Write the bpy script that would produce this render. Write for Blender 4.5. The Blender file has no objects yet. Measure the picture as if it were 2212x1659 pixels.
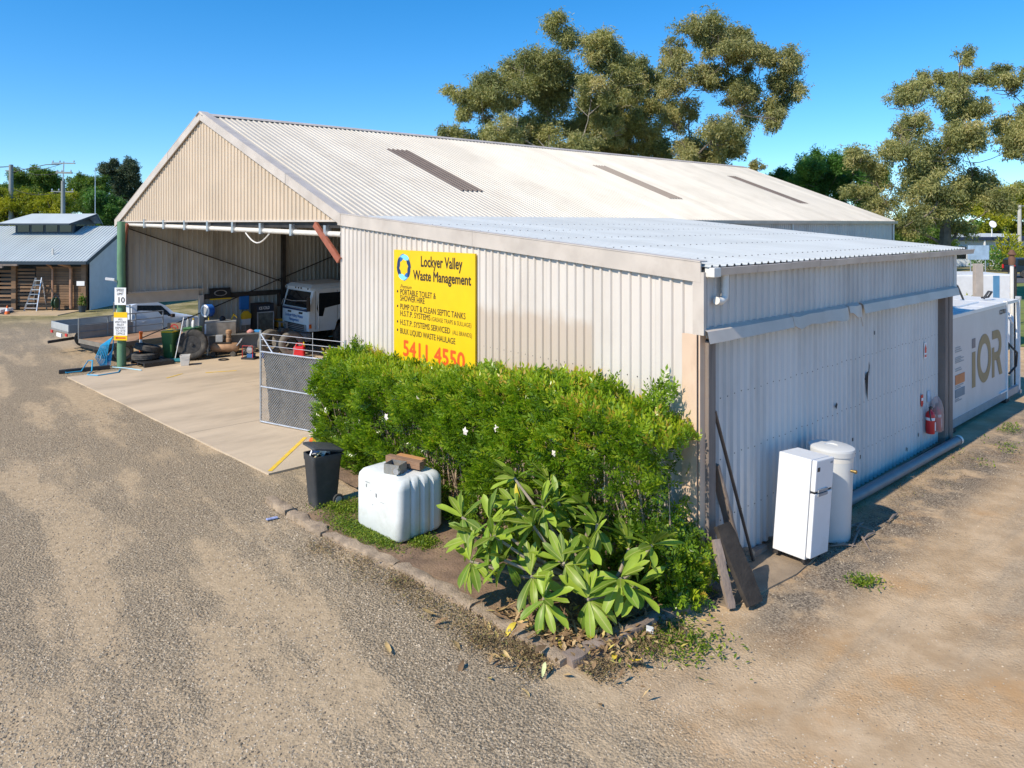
import bpy, bmesh, math, random
from mathutils import Vector, Matrix, noise
R = math.radians
random.seed(7)
scene = bpy.context.scene
COL = scene.collection

# ---------------------------------------------------------------- camera, sky, sun, exposure
cam_data = bpy.data.cameras.new('camera')
cam = bpy.data.objects.new('camera', cam_data)
COL.objects.link(cam)
cam.location = (0, 0, 5.0)
cam.rotation_euler = (R(90), 0, 0)
cam_data.sensor_width = 36
cam_data.lens = 36 * 1600 / 2212
cam_data.shift_y = -0.157
cam_data.clip_start = 0.1
cam_data.clip_end = 2500
scene.camera = cam

SUN_EL = R(42)
SUN_H = Vector((-0.758, -0.652))          # horizontal direction towards the sun
world = bpy.data.worlds.new('World')
scene.world = world
world.use_nodes = True
wn = world.node_tree
sky = wn.nodes.new('ShaderNodeTexSky')
sky.sky_type = 'NISHITA'
sky.sun_disc = False
sky.sun_elevation = SUN_EL
sky.sun_rotation = math.atan2(SUN_H.x, SUN_H.y)
sky.air_density = 1.0
sky.dust_density = 0.0
sky.ozone_density = 4.0
hsv = wn.nodes.new('ShaderNodeHueSaturation')
hsv.inputs['Saturation'].default_value = 1.36
gtc = wn.nodes.new('ShaderNodeTexCoord')
lift = wn.nodes.new('ShaderNodeVectorMath'); lift.operation = 'ADD'; lift.inputs[1].default_value = (0, 0, .05)
wn.links.new(gtc.outputs['Generated'], lift.inputs[0])
wn.links.new(lift.outputs[0], sky.inputs[0])
wn.links.new(sky.outputs[0], hsv.inputs['Color'])
wn.links.new(hsv.outputs[0], wn.nodes['Background'].inputs[0])
wn.nodes['Background'].inputs[1].default_value = 0.15

sd = bpy.data.lights.new('sun', 'SUN')
sd.energy = 4.05
sd.angle = R(0.5)
sd.color = (1.0, 0.895, 0.735)
sun = bpy.data.objects.new('sun', sd)
COL.objects.link(sun)
sun.location = (-20, -15, 30)
sdir = Vector((-SUN_H.x * math.cos(SUN_EL), -SUN_H.y * math.cos(SUN_EL), -math.sin(SUN_EL)))
sun.rotation_euler = sdir.to_track_quat('-Z', 'Y').to_euler()

scene.view_settings.view_transform = 'Standard'
scene.view_settings.look = 'None'
scene.view_settings.exposure = 0.45
scene.view_settings.gamma = 1.0
scene.view_settings.use_curve_mapping = False
scene.cycles.max_bounces = 6
scene.cycles.transparent_max_bounces = 12

# ---------------------------------------------------------------- helpers
def rot2(x, y, a):
    c, s = math.cos(a), math.sin(a)
    return (x * c - y * s, x * s + y * c)

class MB:
    """collects geometry; build() links it as one mesh object"""
    def __init__(s):
        s.v, s.f, s.c = [], [], None
    def add(s, vs, fs):
        o = len(s.v)
        s.v += [tuple(p) for p in vs]
        s.f += [tuple(i + o for i in f) for f in fs]
        return s
    def box(s, x0, x1, y0, y1, z0, z1):
        return s.add([(x0, y0, z0), (x1, y0, z0), (x1, y1, z0), (x0, y1, z0), (x0, y0, z1), (x1, y0, z1), (x1, y1, z1), (x0, y1, z1)],
                     [(0, 3, 2, 1), (4, 5, 6, 7), (0, 1, 5, 4), (1, 2, 6, 5), (2, 3, 7, 6), (3, 0, 4, 7)])
    def obox(s, c, a, b, d):
        """oriented box: centre and three half vectors"""
        c, a, b, d = map(Vector, (c, a, b, d))
        vs = [c + i * a + j * b + k * d for k in (-1, 1) for i, j in ((-1, -1), (1, -1), (1, 1), (-1, 1))]
        return s.add(vs, [(0, 3, 2, 1), (4, 5, 6, 7), (0, 1, 5, 4), (1, 2, 6, 5), (2, 3, 7, 6), (3, 0, 4, 7)])
    def bar(s, p, q, w, h=None, up=(0, 0, 1)):
        """square bar from p to q, w across, h along up"""
        p, q = Vector(p), Vector(q)
        d = q - p
        u = Vector(up)
        side = d.cross(u)
        if side.length < 1e-6:
            side = d.cross(Vector((1, 0, 0)))
        side.normalize()
        u2 = side.cross(d).normalized()
        return s.obox((p + q) / 2, d / 2, side * w / 2, u2 * (h or w) / 2)
    def tube(s, pts, r, n=8, cap=True):
        pts = [Vector(p) for p in pts]
        rs = r if isinstance(r, (list, tuple)) else [r] * len(pts)
        o = len(s.v)
        t0 = (pts[1] - pts[0]).normalized()
        ref = Vector((0, 0, 1)) if abs(t0.z) < .9 else Vector((1, 0, 0))
        nrm = t0.cross(ref).normalized()
        for i, p in enumerate(pts):
            if i == 0: t = pts[1] - pts[0]
            elif i == len(pts) - 1: t = pts[-1] - pts[-2]
            else: t = (pts[i + 1] - pts[i]).normalized() + (pts[i] - pts[i - 1]).normalized()
            if t.length < 1e-9: t = t0
            t.normalize()
            nrm = (nrm - t * nrm.dot(t))
            if nrm.length < 1e-6: nrm = t.orthogonal()
            nrm.normalize()
            b = t.cross(nrm)
            for k in range(n):
                a = 2 * math.pi * k / n
                s.v.append(tuple(p + (nrm * math.cos(a) + b * math.sin(a)) * rs[i]))
        m = len(pts)
        for i in range(m - 1):
            for k in range(n):
                a, b = o + i * n + k, o + i * n + (k + 1) % n
                s.f.append((a, b, b + n, a + n))
        if cap:
            s.f.append(tuple(o + k for k in reversed(range(n))))
            s.f.append(tuple(o + (m - 1) * n + k for k in range(n)))
        return s
    def lathe(s, prof, n=24, M=None, closed=False):
        """prof: (r, z) pairs turned about z, then moved by matrix M"""
        M = M or Matrix()
        o = len(s.v)
        for r, z in prof:
            for k in range(n):
                a = 2 * math.pi * k / n
                s.v.append(tuple(M @ Vector((r * math.cos(a), r * math.sin(a), z))))
        m = len(prof)
        for i in range(m if closed else m - 1):
            for k in range(n):
                a, b = o + i * n + k, o + i * n + (k + 1) % n
                j = ((i + 1) % m) * n - i * n
                s.f.append((a, b, b + j, a + j))
        if not closed:
            if prof[0][0] > 1e-4: s.f.append(tuple(o + k for k in reversed(range(n))))
            if prof[-1][0] > 1e-4: s.f.append(tuple(o + (m - 1) * n + k for k in range(n)))
        return s
    def prism(s, poly, p0, a, b, d):
        """polygon (in axes a, b from p0) pushed out by vector d"""
        p0, a, b, d = map(Vector, (p0, a, b, d))
        n = len(poly)
        vs = [p0 + a * x + b * y for x, y in poly] + [p0 + a * x + b * y + d for x, y in poly]
        return s.add(vs, [tuple(reversed(range(n))), tuple(range(n, 2 * n))] + [(i, (i + 1) % n, n + (i + 1) % n, n + i) for i in range(n)])
    def loft(s, secs, cap=True):
        """closed rings of equal length joined up"""
        o = len(s.v)
        n = len(secs[0])
        for r in secs: s.v += [tuple(p) for p in r]
        for i in range(len(secs) - 1):
            for k in range(n):
                a, b = o + i * n + k, o + i * n + (k + 1) % n
                s.f.append((a, b, b + n, a + n))
        if cap:
            s.f.append(tuple(o + k for k in reversed(range(n))))
            s.f.append(tuple(o + (len(secs) - 1) * n + k for k in range(n)))
        return s
    def mesh(s, name, mat, smooth=False, bevel=0, sub=0):
        me = bpy.data.meshes.new(name)
        me.from_pydata(s.v, [], s.f)
        if bevel or sub:
            bm = bmesh.new(); bm.from_mesh(me)
            bmesh.ops.recalc_face_normals(bm, faces=bm.faces)
            if bevel:
                bmesh.ops.bevel(bm, geom=bm.edges[:], offset=bevel, segments=2, profile=.6, affect='EDGES', clamp_overlap=True)
            bm.to_mesh(me); bm.free()
        if s.c is not None:
            at = me.attributes.new('tone', 'FLOAT', 'FACE')
            at.data.foreach_set('value', s.c)
        if mat: me.materials.append(mat)
        if smooth:
            me.polygons.foreach_set('use_smooth', [True] * len(me.polygons))
            try: me.set_sharp_from_angle(angle=R(40))
            except Exception: pass
        me.update()
        return me
    def build(s, name, mat, parent=None, smooth=False, bevel=0, world=False):
        if world and parent is not None:
            l = Vector(parent.location)
            pp = parent.parent
            while pp: l += pp.location; pp = pp.parent
            s.v = [(x - l.x, y - l.y, z - l.z) for x, y, z in s.v]
        o = bpy.data.objects.new(name, s.mesh(name, mat, smooth, bevel))
        COL.objects.link(o)
        o.parent = parent
        return o

def tag(o, label=None, cat=None, group=None, kind=None):
    if label: o['label'] = label
    if cat: o['category'] = cat
    if group: o['group'] = group
    if kind: o['kind'] = kind
    return o

def thing(name, label, cat, loc=(0, 0, 0), rz=0, group=None):
    o = bpy.data.objects.new(name, None)
    COL.objects.link(o)
    o.empty_display_size = .2
    o.location = loc
    o.rotation_euler = (0, 0, rz)
    return tag(o, label, cat, group)

def put(name, me, parent=None, M=None):
    o = bpy.data.objects.new(name, me)
    COL.objects.link(o)
    o.parent = parent
    if M is not None: o.matrix_local = M
    return o

def solo(mb, name, mat, label, cat, loc=(0, 0, 0), rz=0, group=None, smooth=False, bevel=0):
    o = mb.build(name, mat, None, smooth, bevel)
    o.location = loc
    o.rotation_euler = (0, 0, rz)
    return tag(o, label, cat, group)

def copy_tree(o, parent=None):
    c = o.copy(); COL.objects.link(c); c.parent = parent
    for ch in list(o.children): copy_tree(ch, c)
    return c

def clear_of(*a):
    return None

def text_mesh(body, size, mat, bold=0.0, align='LEFT', shear=0.0, spacing=1.0):
    cu = bpy.data.curves.new('lettering', 'FONT')
    cu.body = body; cu.size = size; cu.align_x = align; cu.shear = shear; cu.space_character = spacing
    cu.resolution_u = 3
    ob = bpy.data.objects.new('lettering', cu)
    COL.objects.link(ob)
    dg = bpy.context.evaluated_depsgraph_get()
    me = bpy.data.meshes.new_from_object(ob.evaluated_get(dg))
    bpy.data.objects.remove(ob)
    if bold > 0:                      # heavier strokes: the same outlines again, shifted a little each way
        vs = [v.co.copy() for v in me.vertices]; fs = [tuple(p.vertices) for p in me.polygons]
        mb = MB()
        for i, (dx, dy) in enumerate(((0, 0), (bold, 0), (-bold, 0), (0, bold), (0, -bold))):
            mb.add([(v.x + dx, v.y + dy, v.z + i * .0003) for v in vs], fs)
        me = mb.mesh('lettering', None)
    me.materials.clear(); me.materials.append(mat)
    return me

def lettering(body, size, mat, parent, M, sx=1.0, bold=0.0, align='LEFT', shear=0.0, width=None, name='lettering', spacing=1.0):
    """flat printed letters; M puts the text plane (x right, y up) in the parent's space"""
    me = text_mesh(body, size, mat, bold, align, shear, spacing)
    if width and len(me.vertices):
        xs = [v.co.x for v in me.vertices]
        sx = width / max(1e-6, max(xs) - min(xs))
    return put(name, me, parent, M @ Matrix.Diagonal((sx, 1, 1, 1)))

def frame(o, x, y):
    """matrix with origin o, x axis x, y axis y"""
    x, y = Vector(x).normalized(), Vector(y).normalized()
    z = x.cross(y).normalized()
    return Matrix(((x.x, y.x, z.x, o[0]), (x.y, y.y, z.y, o[1]), (x.z, y.z, z.z, o[2]), (0, 0, 0, 1)))

# ---------------------------------------------------------------- materials
MATS = {}
def mat(name, col, rough=.6, metal=0, var=.12, vs=2.5, bump=0, bs=40, dirt=None, dirt_amt=0, ds=1.5, stretch=(1, 1, 1), rnd=0, spec=.5, detail=4):
    """base colour broken up by noise, optional second colour in patches, fine bump, tone per object"""
    if name in MATS: return MATS[name]
    m = bpy.data.materials.new(name); m.use_nodes = True
    t = m.node_tree; N = t.nodes; L = t.links
    b = N['Principled BSDF']
    b.inputs['Roughness'].default_value = rough
    b.inputs['Metallic'].default_value = metal
    b.inputs['Specular IOR Level'].default_value = spec
    tc = N.new('ShaderNodeTexCoord')
    mp = N.new('ShaderNodeMapping'); mp.inputs['Scale'].default_value = stretch
    L.new(tc.outputs['Object'], mp.inputs[0])
    nz = N.new('ShaderNodeTexNoise'); nz.inputs['Scale'].default_value = vs; nz.inputs['Detail'].default_value = detail
    L.new(mp.outputs[0], nz.inputs['Vector'])
    mx = N.new('ShaderNodeMix'); mx.data_type = 'RGBA'
    lo = [c * (1 - var) for c in col]; hi = [min(1, c * (1 + var)) for c in col]
    mx.inputs[6].default_value = (*lo, 1); mx.inputs[7].default_value = (*hi, 1)
    cr = N.new('ShaderNodeMapRange'); cr.inputs[1].default_value = .3; cr.inputs[2].default_value = .7
    L.new(nz.outputs[0], cr.inputs[0]); L.new(cr.outputs[0], mx.inputs[0])
    out = mx.outputs[2]
    if dirt:
        n2 = N.new('ShaderNodeTexNoise'); n2.inputs['Scale'].default_value = ds; n2.inputs['Detail'].default_value = 6; n2.inputs['Roughness'].default_value = .65
        L.new(mp.outputs[0], n2.inputs['Vector'])
        r2 = N.new('ShaderNodeMapRange'); r2.inputs[1].default_value = .48; r2.inputs[2].default_value = .72; r2.inputs[4].default_value = dirt_amt
        L.new(n2.outputs[0], r2.inputs[0])
        m2 = N.new('ShaderNodeMix'); m2.data_type = 'RGBA'; m2.inputs[7].default_value = (*dirt, 1)
        L.new(out, m2.inputs[6]); L.new(r2.outputs[0], m2.inputs[0]); out = m2.outputs[2]
    if rnd:
        oi = N.new('ShaderNodeObjectInfo')
        rr = N.new('ShaderNodeMapRange'); rr.inputs[3].default_value = 1 - rnd; rr.inputs[4].default_value = 1 + rnd
        L.new(oi.outputs['Random'], rr.inputs[0])
        vm = N.new('ShaderNodeVectorMath'); vm.operation = 'SCALE'
        L.new(out, vm.inputs[0]); L.new(rr.outputs[0], vm.inputs['Scale']); out = vm.outputs[0]
    L.new(out, b.inputs['Base Color'])
    if bump:
        n3 = N.new('ShaderNodeTexNoise'); n3.inputs['Scale'].default_value = bs; n3.inputs['Detail'].default_value = 3
        L.new(mp.outputs[0], n3.inputs['Vector'])
        bp = N.new('ShaderNodeBump'); bp.inputs['Strength'].default_value = bump; bp.inputs['Distance'].default_value = .02
        L.new(n3.outputs[0], bp.inputs['Height']); L.new(bp.outputs[0], b.inputs['Normal'])
    MATS[name] = m
    return m

def leaf_mat(name, stops, rough=.5, trans=.35, spec=.4):
    """leaves coloured by the per-face attribute 'tone'"""
    m = bpy.data.materials.new(name); m.use_nodes = True
    t = m.node_tree; N = t.nodes; L = t.links
    b = N['Principled BSDF']; b.inputs['Roughness'].default_value = rough; b.inputs['Specular IOR Level'].default_value = spec
    at = N.new('ShaderNodeAttribute'); at.attribute_name = 'tone'
    cr = N.new('ShaderNodeValToRGB')
    e = cr.color_ramp.elements
    while len(e) < len(stops): e.new(.5)
    for i, (p, c) in enumerate(stops): e[i].position = p; e[i].color = (*c, 1)
    L.new(at.outputs['Fac'], cr.inputs[0]); L.new(cr.outputs[0], b.inputs['Base Color'])
    tr = N.new('ShaderNodeBsdfTranslucent')
    g = N.new('ShaderNodeVectorMath'); g.operation = 'MULTIPLY'; g.inputs[1].default_value = (1.3, 1.35, .5)
    L.new(cr.outputs[0], g.inputs[0]); L.new(g.outputs[0], tr.inputs[0])
    ms = N.new('ShaderNodeMixShader'); ms.inputs[0].default_value = trans
    L.new(b.outputs[0], ms.inputs[1]); L.new(tr.outputs[0], ms.inputs[2]); L.new(ms.outputs[0], N['Material Output'].inputs[0])
    return m

CREAM = (.62, .57, .50)
m_roof = mat('roof_cream', (.56, .515, .44), .5, 0, .06, .6, dirt=(.40, .35, .28), dirt_amt=.35, ds=.9, stretch=(1, 1, 1), rnd=.06)
m_roof2 = mat('roof_grey', (.43, .455, .46), .45, .05, .06, .7, dirt=(.36, .38, .38), dirt_amt=.4, ds=1.1, rnd=.05)
m_gable = mat('gable_cream', (.59, .475, .35), .5, 0, .06, .8, dirt=(.46, .37, .26), dirt_amt=.3, ds=.7, rnd=.03)
m_face = mat('facade_cream', (.64, .585, .525), .5, 0, .06, .5, dirt=(.44, .365, .29), dirt_amt=.6, ds=.45, stretch=(1, 1, .35), rnd=.035)
m_trim = mat('trim_cream', (.55, .485, .42), .5, 0, .1, 1.5, dirt=(.36, .30, .25), dirt_amt=.45, ds=1.6)
m_sidehi = mat('side_wall_cream', (.56, .54, .51), .5, .0, .08, .8, dirt=(.33, .30, .28), dirt_amt=.5, ds=1.0, stretch=(1, 1, .3), rnd=.04)
m_sidelo = mat('side_wall_zinc', (.62, .61, .59), .5, .0, .08, .6, dirt=(.40, .37, .33), dirt_amt=.55, ds=.9, stretch=(1, 1, .3), rnd=.03)
m_inwall = mat('inner_wall', (.50, .47, .42), .6, .1, .1, 1.0, dirt=(.20, .17, .14), dirt_amt=.6, ds=1.6, stretch=(1, 1, .25), rnd=.06)
m_skyl = mat('skylight_brown', (.13, .095, .075), .45, 0, .12, 2)
m_timber = mat('timber_weathered', (.26, .20, .16), .85, 0, .3, 3, bump=.6, bs=30, dirt=(.12, .09, .075), dirt_amt=.7, ds=2.2, stretch=(1, 1, .2))
m_tpost = mat('timber_post', (.23, .185, .155), .85, 0, .3, 4, bump=.5, bs=40, dirt=(.10, .08, .07), dirt_amt=.7, ds=2, stretch=(3, 3, .25))
m_steel = mat('steel_dark', (.05, .045, .042), .6, .4, .3, 4, rnd=.1)
m_redox = mat('red_oxide', (.32, .10, .055), .6, 0, .2, 6)
m_galv = mat('galvanised', (.55, .56, .57), .38, .7, .12, 8)
m_pvc = mat('pvc_white', (.70, .67, .61), .35, 0, .05, 5, dirt=(.5, .45, .38), dirt_amt=.35, ds=3)
m_dark = mat('dark_void', (.018, .018, .02), .7, 0, .2, 6)
m_black = mat('black_plastic', (.025, .026, .028), .45, 0, .15, 10)
m_rubber = mat('tyre_rubber', (.055, .052, .048), .85, 0, .25, 8, dirt=(.22, .19, .15), dirt_amt=.55, ds=5)
m_tread = mat('tyre_dusty', (.15, .135, .115), .9, 0, .25, 8, dirt=(.26, .23, .18), dirt_amt=.7, ds=4)
m_rim = mat('wheel_rim_dark', (.06, .055, .05), .6, .4, .3, 9)
m_white = mat('white_paint', (.80, .80, .79), .35, 0, .04, 4, dirt=(.55, .52, .47), dirt_amt=.2, ds=3)
m_glass = mat('dark_glass', (.012, .015, .018), .08, 0, .1, 3, spec=.6)
m_green_p = mat('post_green', (.13, .27, .15), .7, 0, .25, 3, dirt=(.13, .13, .10), dirt_amt=.7, ds=3, stretch=(1, 1, .4))
m_ink = mat('ink_dark', (.035, .022, .015), .6, 0, .05)
m_orange_ink = mat('ink_orange', (.80, .095, .008), .6, 0, .05)
m_blue_ink = mat('ink_blue', (.02, .16, .42), .6, 0, .05)
m_yellow = mat('sign_yellow', (.82, .52, .002), .45, 0, .04, 3)
m_red = mat('safety_red', (.62, .02, .025), .35, 0, .1, 5)
m_orange = mat('safety_orange', (.85, .16, .02), .5, 0, .1, 5)
m_white_p = mat('sign_white', (.82, .82, .82), .4, 0, .03)
m_grey_p = mat('grey_paint', (.30, .31, .32), .5, 0, .1, 4)
m_soil = None
D1 = Vector((.737, .675, 0)).normalized()       # along the shed
NS = Vector((D1.y, -D1.x, 0))                   # out of the lean-to's side wall
FD = Vector((-.658, .753, 0)).normalized()      # along the lean-to front, away from its corner
NF = Vector((-FD.y, FD.x, 0))                   # out of the lean-to front
UP = Vector((0, 0, 1))
CC = Vector((2.59, 10.2, 0))                    # outer front corner of the lean-to
LL = CC + FD * 10.2                             # where the lean-to meets the main shed
GG = Vector((-14.30, 27.05, 0))                 # far front corner of the main shed
# ---------------------------------------------------------------- ground
def ground_material():
    m = bpy.data.materials.new('gravel_ground'); m.use_nodes = True
    t = m.node_tree; N = t.nodes; L = t.links
    b = N['Principled BSDF']; b.inputs['Roughness'].default_value = .95; b.inputs['Specular IOR Level'].default_value = .15
    tc = N.new('ShaderNodeTexCoord')
    def nz(s, d=5, r=.6, vec=None):
        n = N.new('ShaderNodeTexNoise'); n.inputs['Scale'].default_value = s; n.inputs['Detail'].default_value = d; n.inputs['Roughness'].default_value = r
        L.new(vec or tc.outputs['Object'], n.inputs['Vector']); return n.outputs[0]
    def rng(x, a, b_, lo=0, hi=1):
        n = N.new('ShaderNodeMapRange'); n.interpolation_type = 'SMOOTHSTEP'
        n.inputs[1].default_value = a; n.inputs[2].default_value = b_; n.inputs[3].default_value = lo; n.inputs[4].default_value = hi
        L.new(x, n.inputs[0]); return n.outputs[0]
    def mix(f, a, c):
        n = N.new('ShaderNodeMix'); n.data_type = 'RGBA'; L.new(f, n.inputs[0])
        for i, x in ((6, a), (7, c)):
            if isinstance(x, tuple): n.inputs[i].default_value = (*x, 1)
            else: L.new(x, n.inputs[i])
        return n.outputs[2]
    def math_(op, a, c):
        n = N.new('ShaderNodeMath'); n.operation = op
        for i, x in ((0, a), (1, c)):
            if isinstance(x, (int, float)): n.inputs[i].default_value = x
            else: L.new(x, n.inputs[i])
        return n.outputs[0]
    # tracks run across the yard: stretch a noise along the driving direction
    mp = N.new('ShaderNodeMapping'); mp.vector_type = 'TEXTURE'; mp.inputs['Rotation'].default_value = (0, 0, R(-52)); mp.inputs['Scale'].default_value = (5.0, .9, 1)
    L.new(tc.outputs['Object'], mp.inputs[0])
    track = rng(nz(.9, 4, .55, mp.outputs[0]), .38, .66)
    patch = rng(nz(.35, 6, .62), .36, .66)
    fine = nz(42, 3, .7)
    mid = nz(9, 4, .65)
    gravel = mix(rng(fine, .36, .62), (.205, .157, .103), (.52, .41, .275))
    dust = mix(rng(mid, .3, .7), (.385, .288, .178), (.50, .38, .242))
    amt = math_('ADD', math_('MULTIPLY', track, .65), math_('MULTIPLY', patch, .35))
    g1 = mix(rng(math_('ADD', amt, math_('MULTIPLY', math_('SUBTRACT', mid, .5), .9)), .26, .72), gravel, dust)
    # plain earth on the right hand drive
    sp = N.new('ShaderNodeSeparateXYZ'); L.new(tc.outputs['Object'], sp.inputs[0])
    side = math_('ADD', sp.outputs[0], math_('MULTIPLY', math_('SUBTRACT', nz(.55, 5, .6), .5), 4.5))
    side = math_('ADD', side, math_('MULTIPLY', math_('SUBTRACT', sp.outputs[1], 7.5), .02))
    earth = mix(rng(nz(1.3, 7, .68), .34, .68), (.41, .285, .165), (.57, .42, .265))
    earth = mix(rng(nz(26, 4, .7), .58, .72, 0, .5), earth, (.22, .17, .12))
    orange = rng(nz(.6, 4), .5, .68, 0, .6)
    earth = mix(orange, earth, (.48, .27, .11))
    g2 = mix(rng(side, .5, 2.2), g1, earth)
    # wheel marks along the drive
    mw = N.new('ShaderNodeMapping'); mw.vector_type = 'TEXTURE'; mw.inputs['Rotation'].default_value = (0, 0, math.atan2(D1.y, D1.x)); mw.inputs['Scale'].default_value = (9.0, .85, 1)
    L.new(tc.outputs['Object'], mw.inputs[0])
    marks = math_('MULTIPLY', rng(nz(1.0, 5, .55, mw.outputs[0]), .50, .64), rng(side, 1.2, 3.0))
    g2 = mix(math_('MULTIPLY', marks, .55), g2, mix(rng(nz(30, 3, .7), .35, .65), (.21, .17, .125), (.42, .34, .24)))
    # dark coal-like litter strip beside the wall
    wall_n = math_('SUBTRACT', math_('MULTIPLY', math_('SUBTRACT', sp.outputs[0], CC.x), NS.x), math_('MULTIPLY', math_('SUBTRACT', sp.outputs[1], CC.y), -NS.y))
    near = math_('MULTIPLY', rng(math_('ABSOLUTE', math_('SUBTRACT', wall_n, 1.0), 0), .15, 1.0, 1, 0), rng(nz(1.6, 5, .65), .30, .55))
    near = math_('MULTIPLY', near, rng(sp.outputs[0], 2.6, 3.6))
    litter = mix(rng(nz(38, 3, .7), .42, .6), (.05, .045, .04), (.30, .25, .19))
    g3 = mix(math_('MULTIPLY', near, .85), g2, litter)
    # far away: dry grass and green verge
    far = rng(math_('ADD', sp.outputs[1], math_('MULTIPLY', nz(.2, 3), 6)), 36, 46)
    grass = mix(rng(nz(.6, 6, .65), .35, .68), (.16, .15, .05), (.40, .33, .17))
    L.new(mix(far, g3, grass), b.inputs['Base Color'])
    vo = N.new('ShaderNodeTexVoronoi'); vo.inputs['Scale'].default_value = 30; L.new(tc.outputs['Object'], vo.inputs['Vector'])
    hgt = math_('ADD', math_('ADD', math_('MULTIPLY', fine, .6), math_('MULTIPLY', vo.outputs['Distance'], -.5)), math_('ADD', math_('MULTIPLY', nz(110, 2, .6), .25), math_('MULTIPLY', mid, .8)))
    bp = N.new('ShaderNodeBump'); L.new(math_('MULTIPLY', rng(side, .5, 2.4, 1.0, .45), rng(amt, .3, .75, 1.0, .4)), bp.inputs['Strength']); bp.inputs['Distance'].default_value = .045
    L.new(hgt, bp.inputs['Height']); L.new(bp.outputs[0], b.inputs['Normal'])
    return m
m_ground = ground_material()

def spread(a0, a1, step, lo, hi):
    xs = []
    x = a0
    while x < a1 + 1e-6: xs.append(x); x += step
    g = step
    x = a0
    while x > lo: g *= 1.5; x -= g; xs.insert(0, x)
    g = step; x = xs[-1]
    while x < hi: g *= 1.5; x += g; xs.append(x)
    return xs
gx, gy = spread(-12, 14, .3, -700, 700), spread(4, 24, .3, -150, 1500)
mb = MB()
for y in gy:
    for x in gx:
        n = noise.noise(Vector((x * .5, y * .5, 0))) * .022 + noise.noise(Vector((x * 1.9, y * 1.9, 5))) * .008
        d = max(0.0, min(1.0, (20 - abs(y - 13)) / 8)) * max(0.0, min(1.0, (22 - abs(x)) / 8))
        mb.v.append((x, y, n * d - .012))
w = len(gx)
mb.f = [(j * w + i, j * w + i + 1, (j + 1) * w + i + 1, (j + 1) * w + i) for j in range(len(gy) - 1) for i in range(w - 1)]
tag(mb.build('ground', m_ground, None, True), kind='structure')

# loose stones lying on the yard near the gate and the garden
m_stone = leaf_mat('stone_mix', [(0, (.11, .092, .068)), (.3, (.28, .23, .17)), (.7, (.44, .36, .255)), (1, (.58, .48, .35))], .9, 0.0, .2)
def stones(name, n, region, smin, smax, seed, keep):
    rnd = random.Random(seed)
    mb = MB(); mb.c = []
    k = 0
    while k < n:
        x, y = region(rnd)
        if not keep(x, y, rnd): continue
        k += 1
        s = smin + (smax - smin) * rnd.random() ** 2.2
        a = rnd.random() * 6.28
        ex, ey = math.cos(a) * s, math.sin(a) * s
        q = .6 + rnd.random() * .4
        h = s * (.35 + rnd.random() * .4)
        j = [1 + (rnd.random() - .5) * .5 for _ in range(5)]
        z = noise.noise(Vector((x * .5, y * .5, 0))) * .022 + noise.noise(Vector((x * 1.9, y * 1.9, 5))) * .008 - .012
        mb.add([(x + ex * j[0], y + ey * j[0], z), (x - ey * q * j[1], y + ex * q * j[1], z), (x - ex * j[2], y - ey * j[2], z), (x + ey * q * j[3], y - ex * q * j[3], z), (x + (rnd.random() - .5) * s * .5, y + (rnd.random() - .5) * s * .5, z + h * j[4])],
               [(0, 1, 4), (1, 2, 4), (2, 3, 4), (3, 0, 4)])
        t = rnd.random()
        mb.c += [t] * 4
    return mb.build(name, m_stone)
def yard(rnd):
    y = 5.6 + 15 * rnd.random() ** 1.7
    half = .72 * y
    return (-half + rnd.random() * (half + 1.6 + .3 * y)), y
def in_slab(x, y): return (Vector((x, y, 0)) - Vector((-4.84, 14.73, 0))).dot(Vector((.697, .717, 0))) > -.12
def keep_yard(x, y, rnd):
    if in_slab(x, y): return False
    p = Vector((x, y, 0)) - CC
    if p.dot(NF) < 1.9 and p.dot(FD) > -1.6: return False      # garden bed and building
    m = noise.noise(Vector((x * .45, y * .45, 3))) * .5 + noise.noise(Vector((x * 1.6, y * 1.6, 9))) * .35
    if x > .3: m -= .35
    return rnd.random() < .5 + m * 1.5
tag(stones('gravel', 62000, yard, .006, .021, 3, keep_yard), 'loose grey gravel scattered over the dusty yard', 'gravel', kind='stuff')

# concrete apron and shed floor, cast in bays with open joints
def concrete_material():
    m = mat('concrete_worn', (.55, .44, .31), .85, 0, .10, 1.0, bump=.25, bs=60, dirt=(.27, .215, .155), dirt_amt=.65, ds=.55, stretch=(1, 1, 1))
    t = m.node_tree
    mp = [n for n in t.nodes if n.type == 'MAPPING'][0]
    mp.vector_type = 'TEXTURE'; mp.inputs['Rotation'].default_value = (0, 0, math.atan2(D1.y, D1.x)); mp.inputs['Scale'].default_value = (2.4, .95, 1)
    return m
m_conc = concrete_material()
SR, SL = Vector((-4.84, 14.73, 0)), Vector((-14.43, 24.02, 0))
slab = tag(thing('concrete_slab', None, None, SR), kind='structure')
cross = SL - SR
cols, rows = [0, .30, .64, 1.0], [0, 3.6, 8.5, 16, 26, 38]
for i in range(3):
    for j in range(5):
        a, b_ = cols[i], cols[i + 1]
        u0, u1 = rows[j] + (.008 if j else 0), rows[j + 1]
        e = .008 / cross.length
        q = [SR + cross * (a + e * (i > 0)) + D1 * u0, SR + cross * (a + e * (i > 0)) + D1 * u1, SR + cross * b_ + D1 * u1, SR + cross * b_ + D1 * u0]
        top = .022 + .002 * ((i + j) % 2)
        mb = MB().add([(p.x, p.y, -.1) for p in q] + [(p.x, p.y, top) for p in q], [(0, 1, 2, 3), (4, 7, 6, 5), (0, 4, 5, 1), (1, 5, 6, 2), (2, 6, 7, 3), (3, 7, 4, 0)])
        mb.build('concrete_panel', m_conc, slab, world=True)
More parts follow.
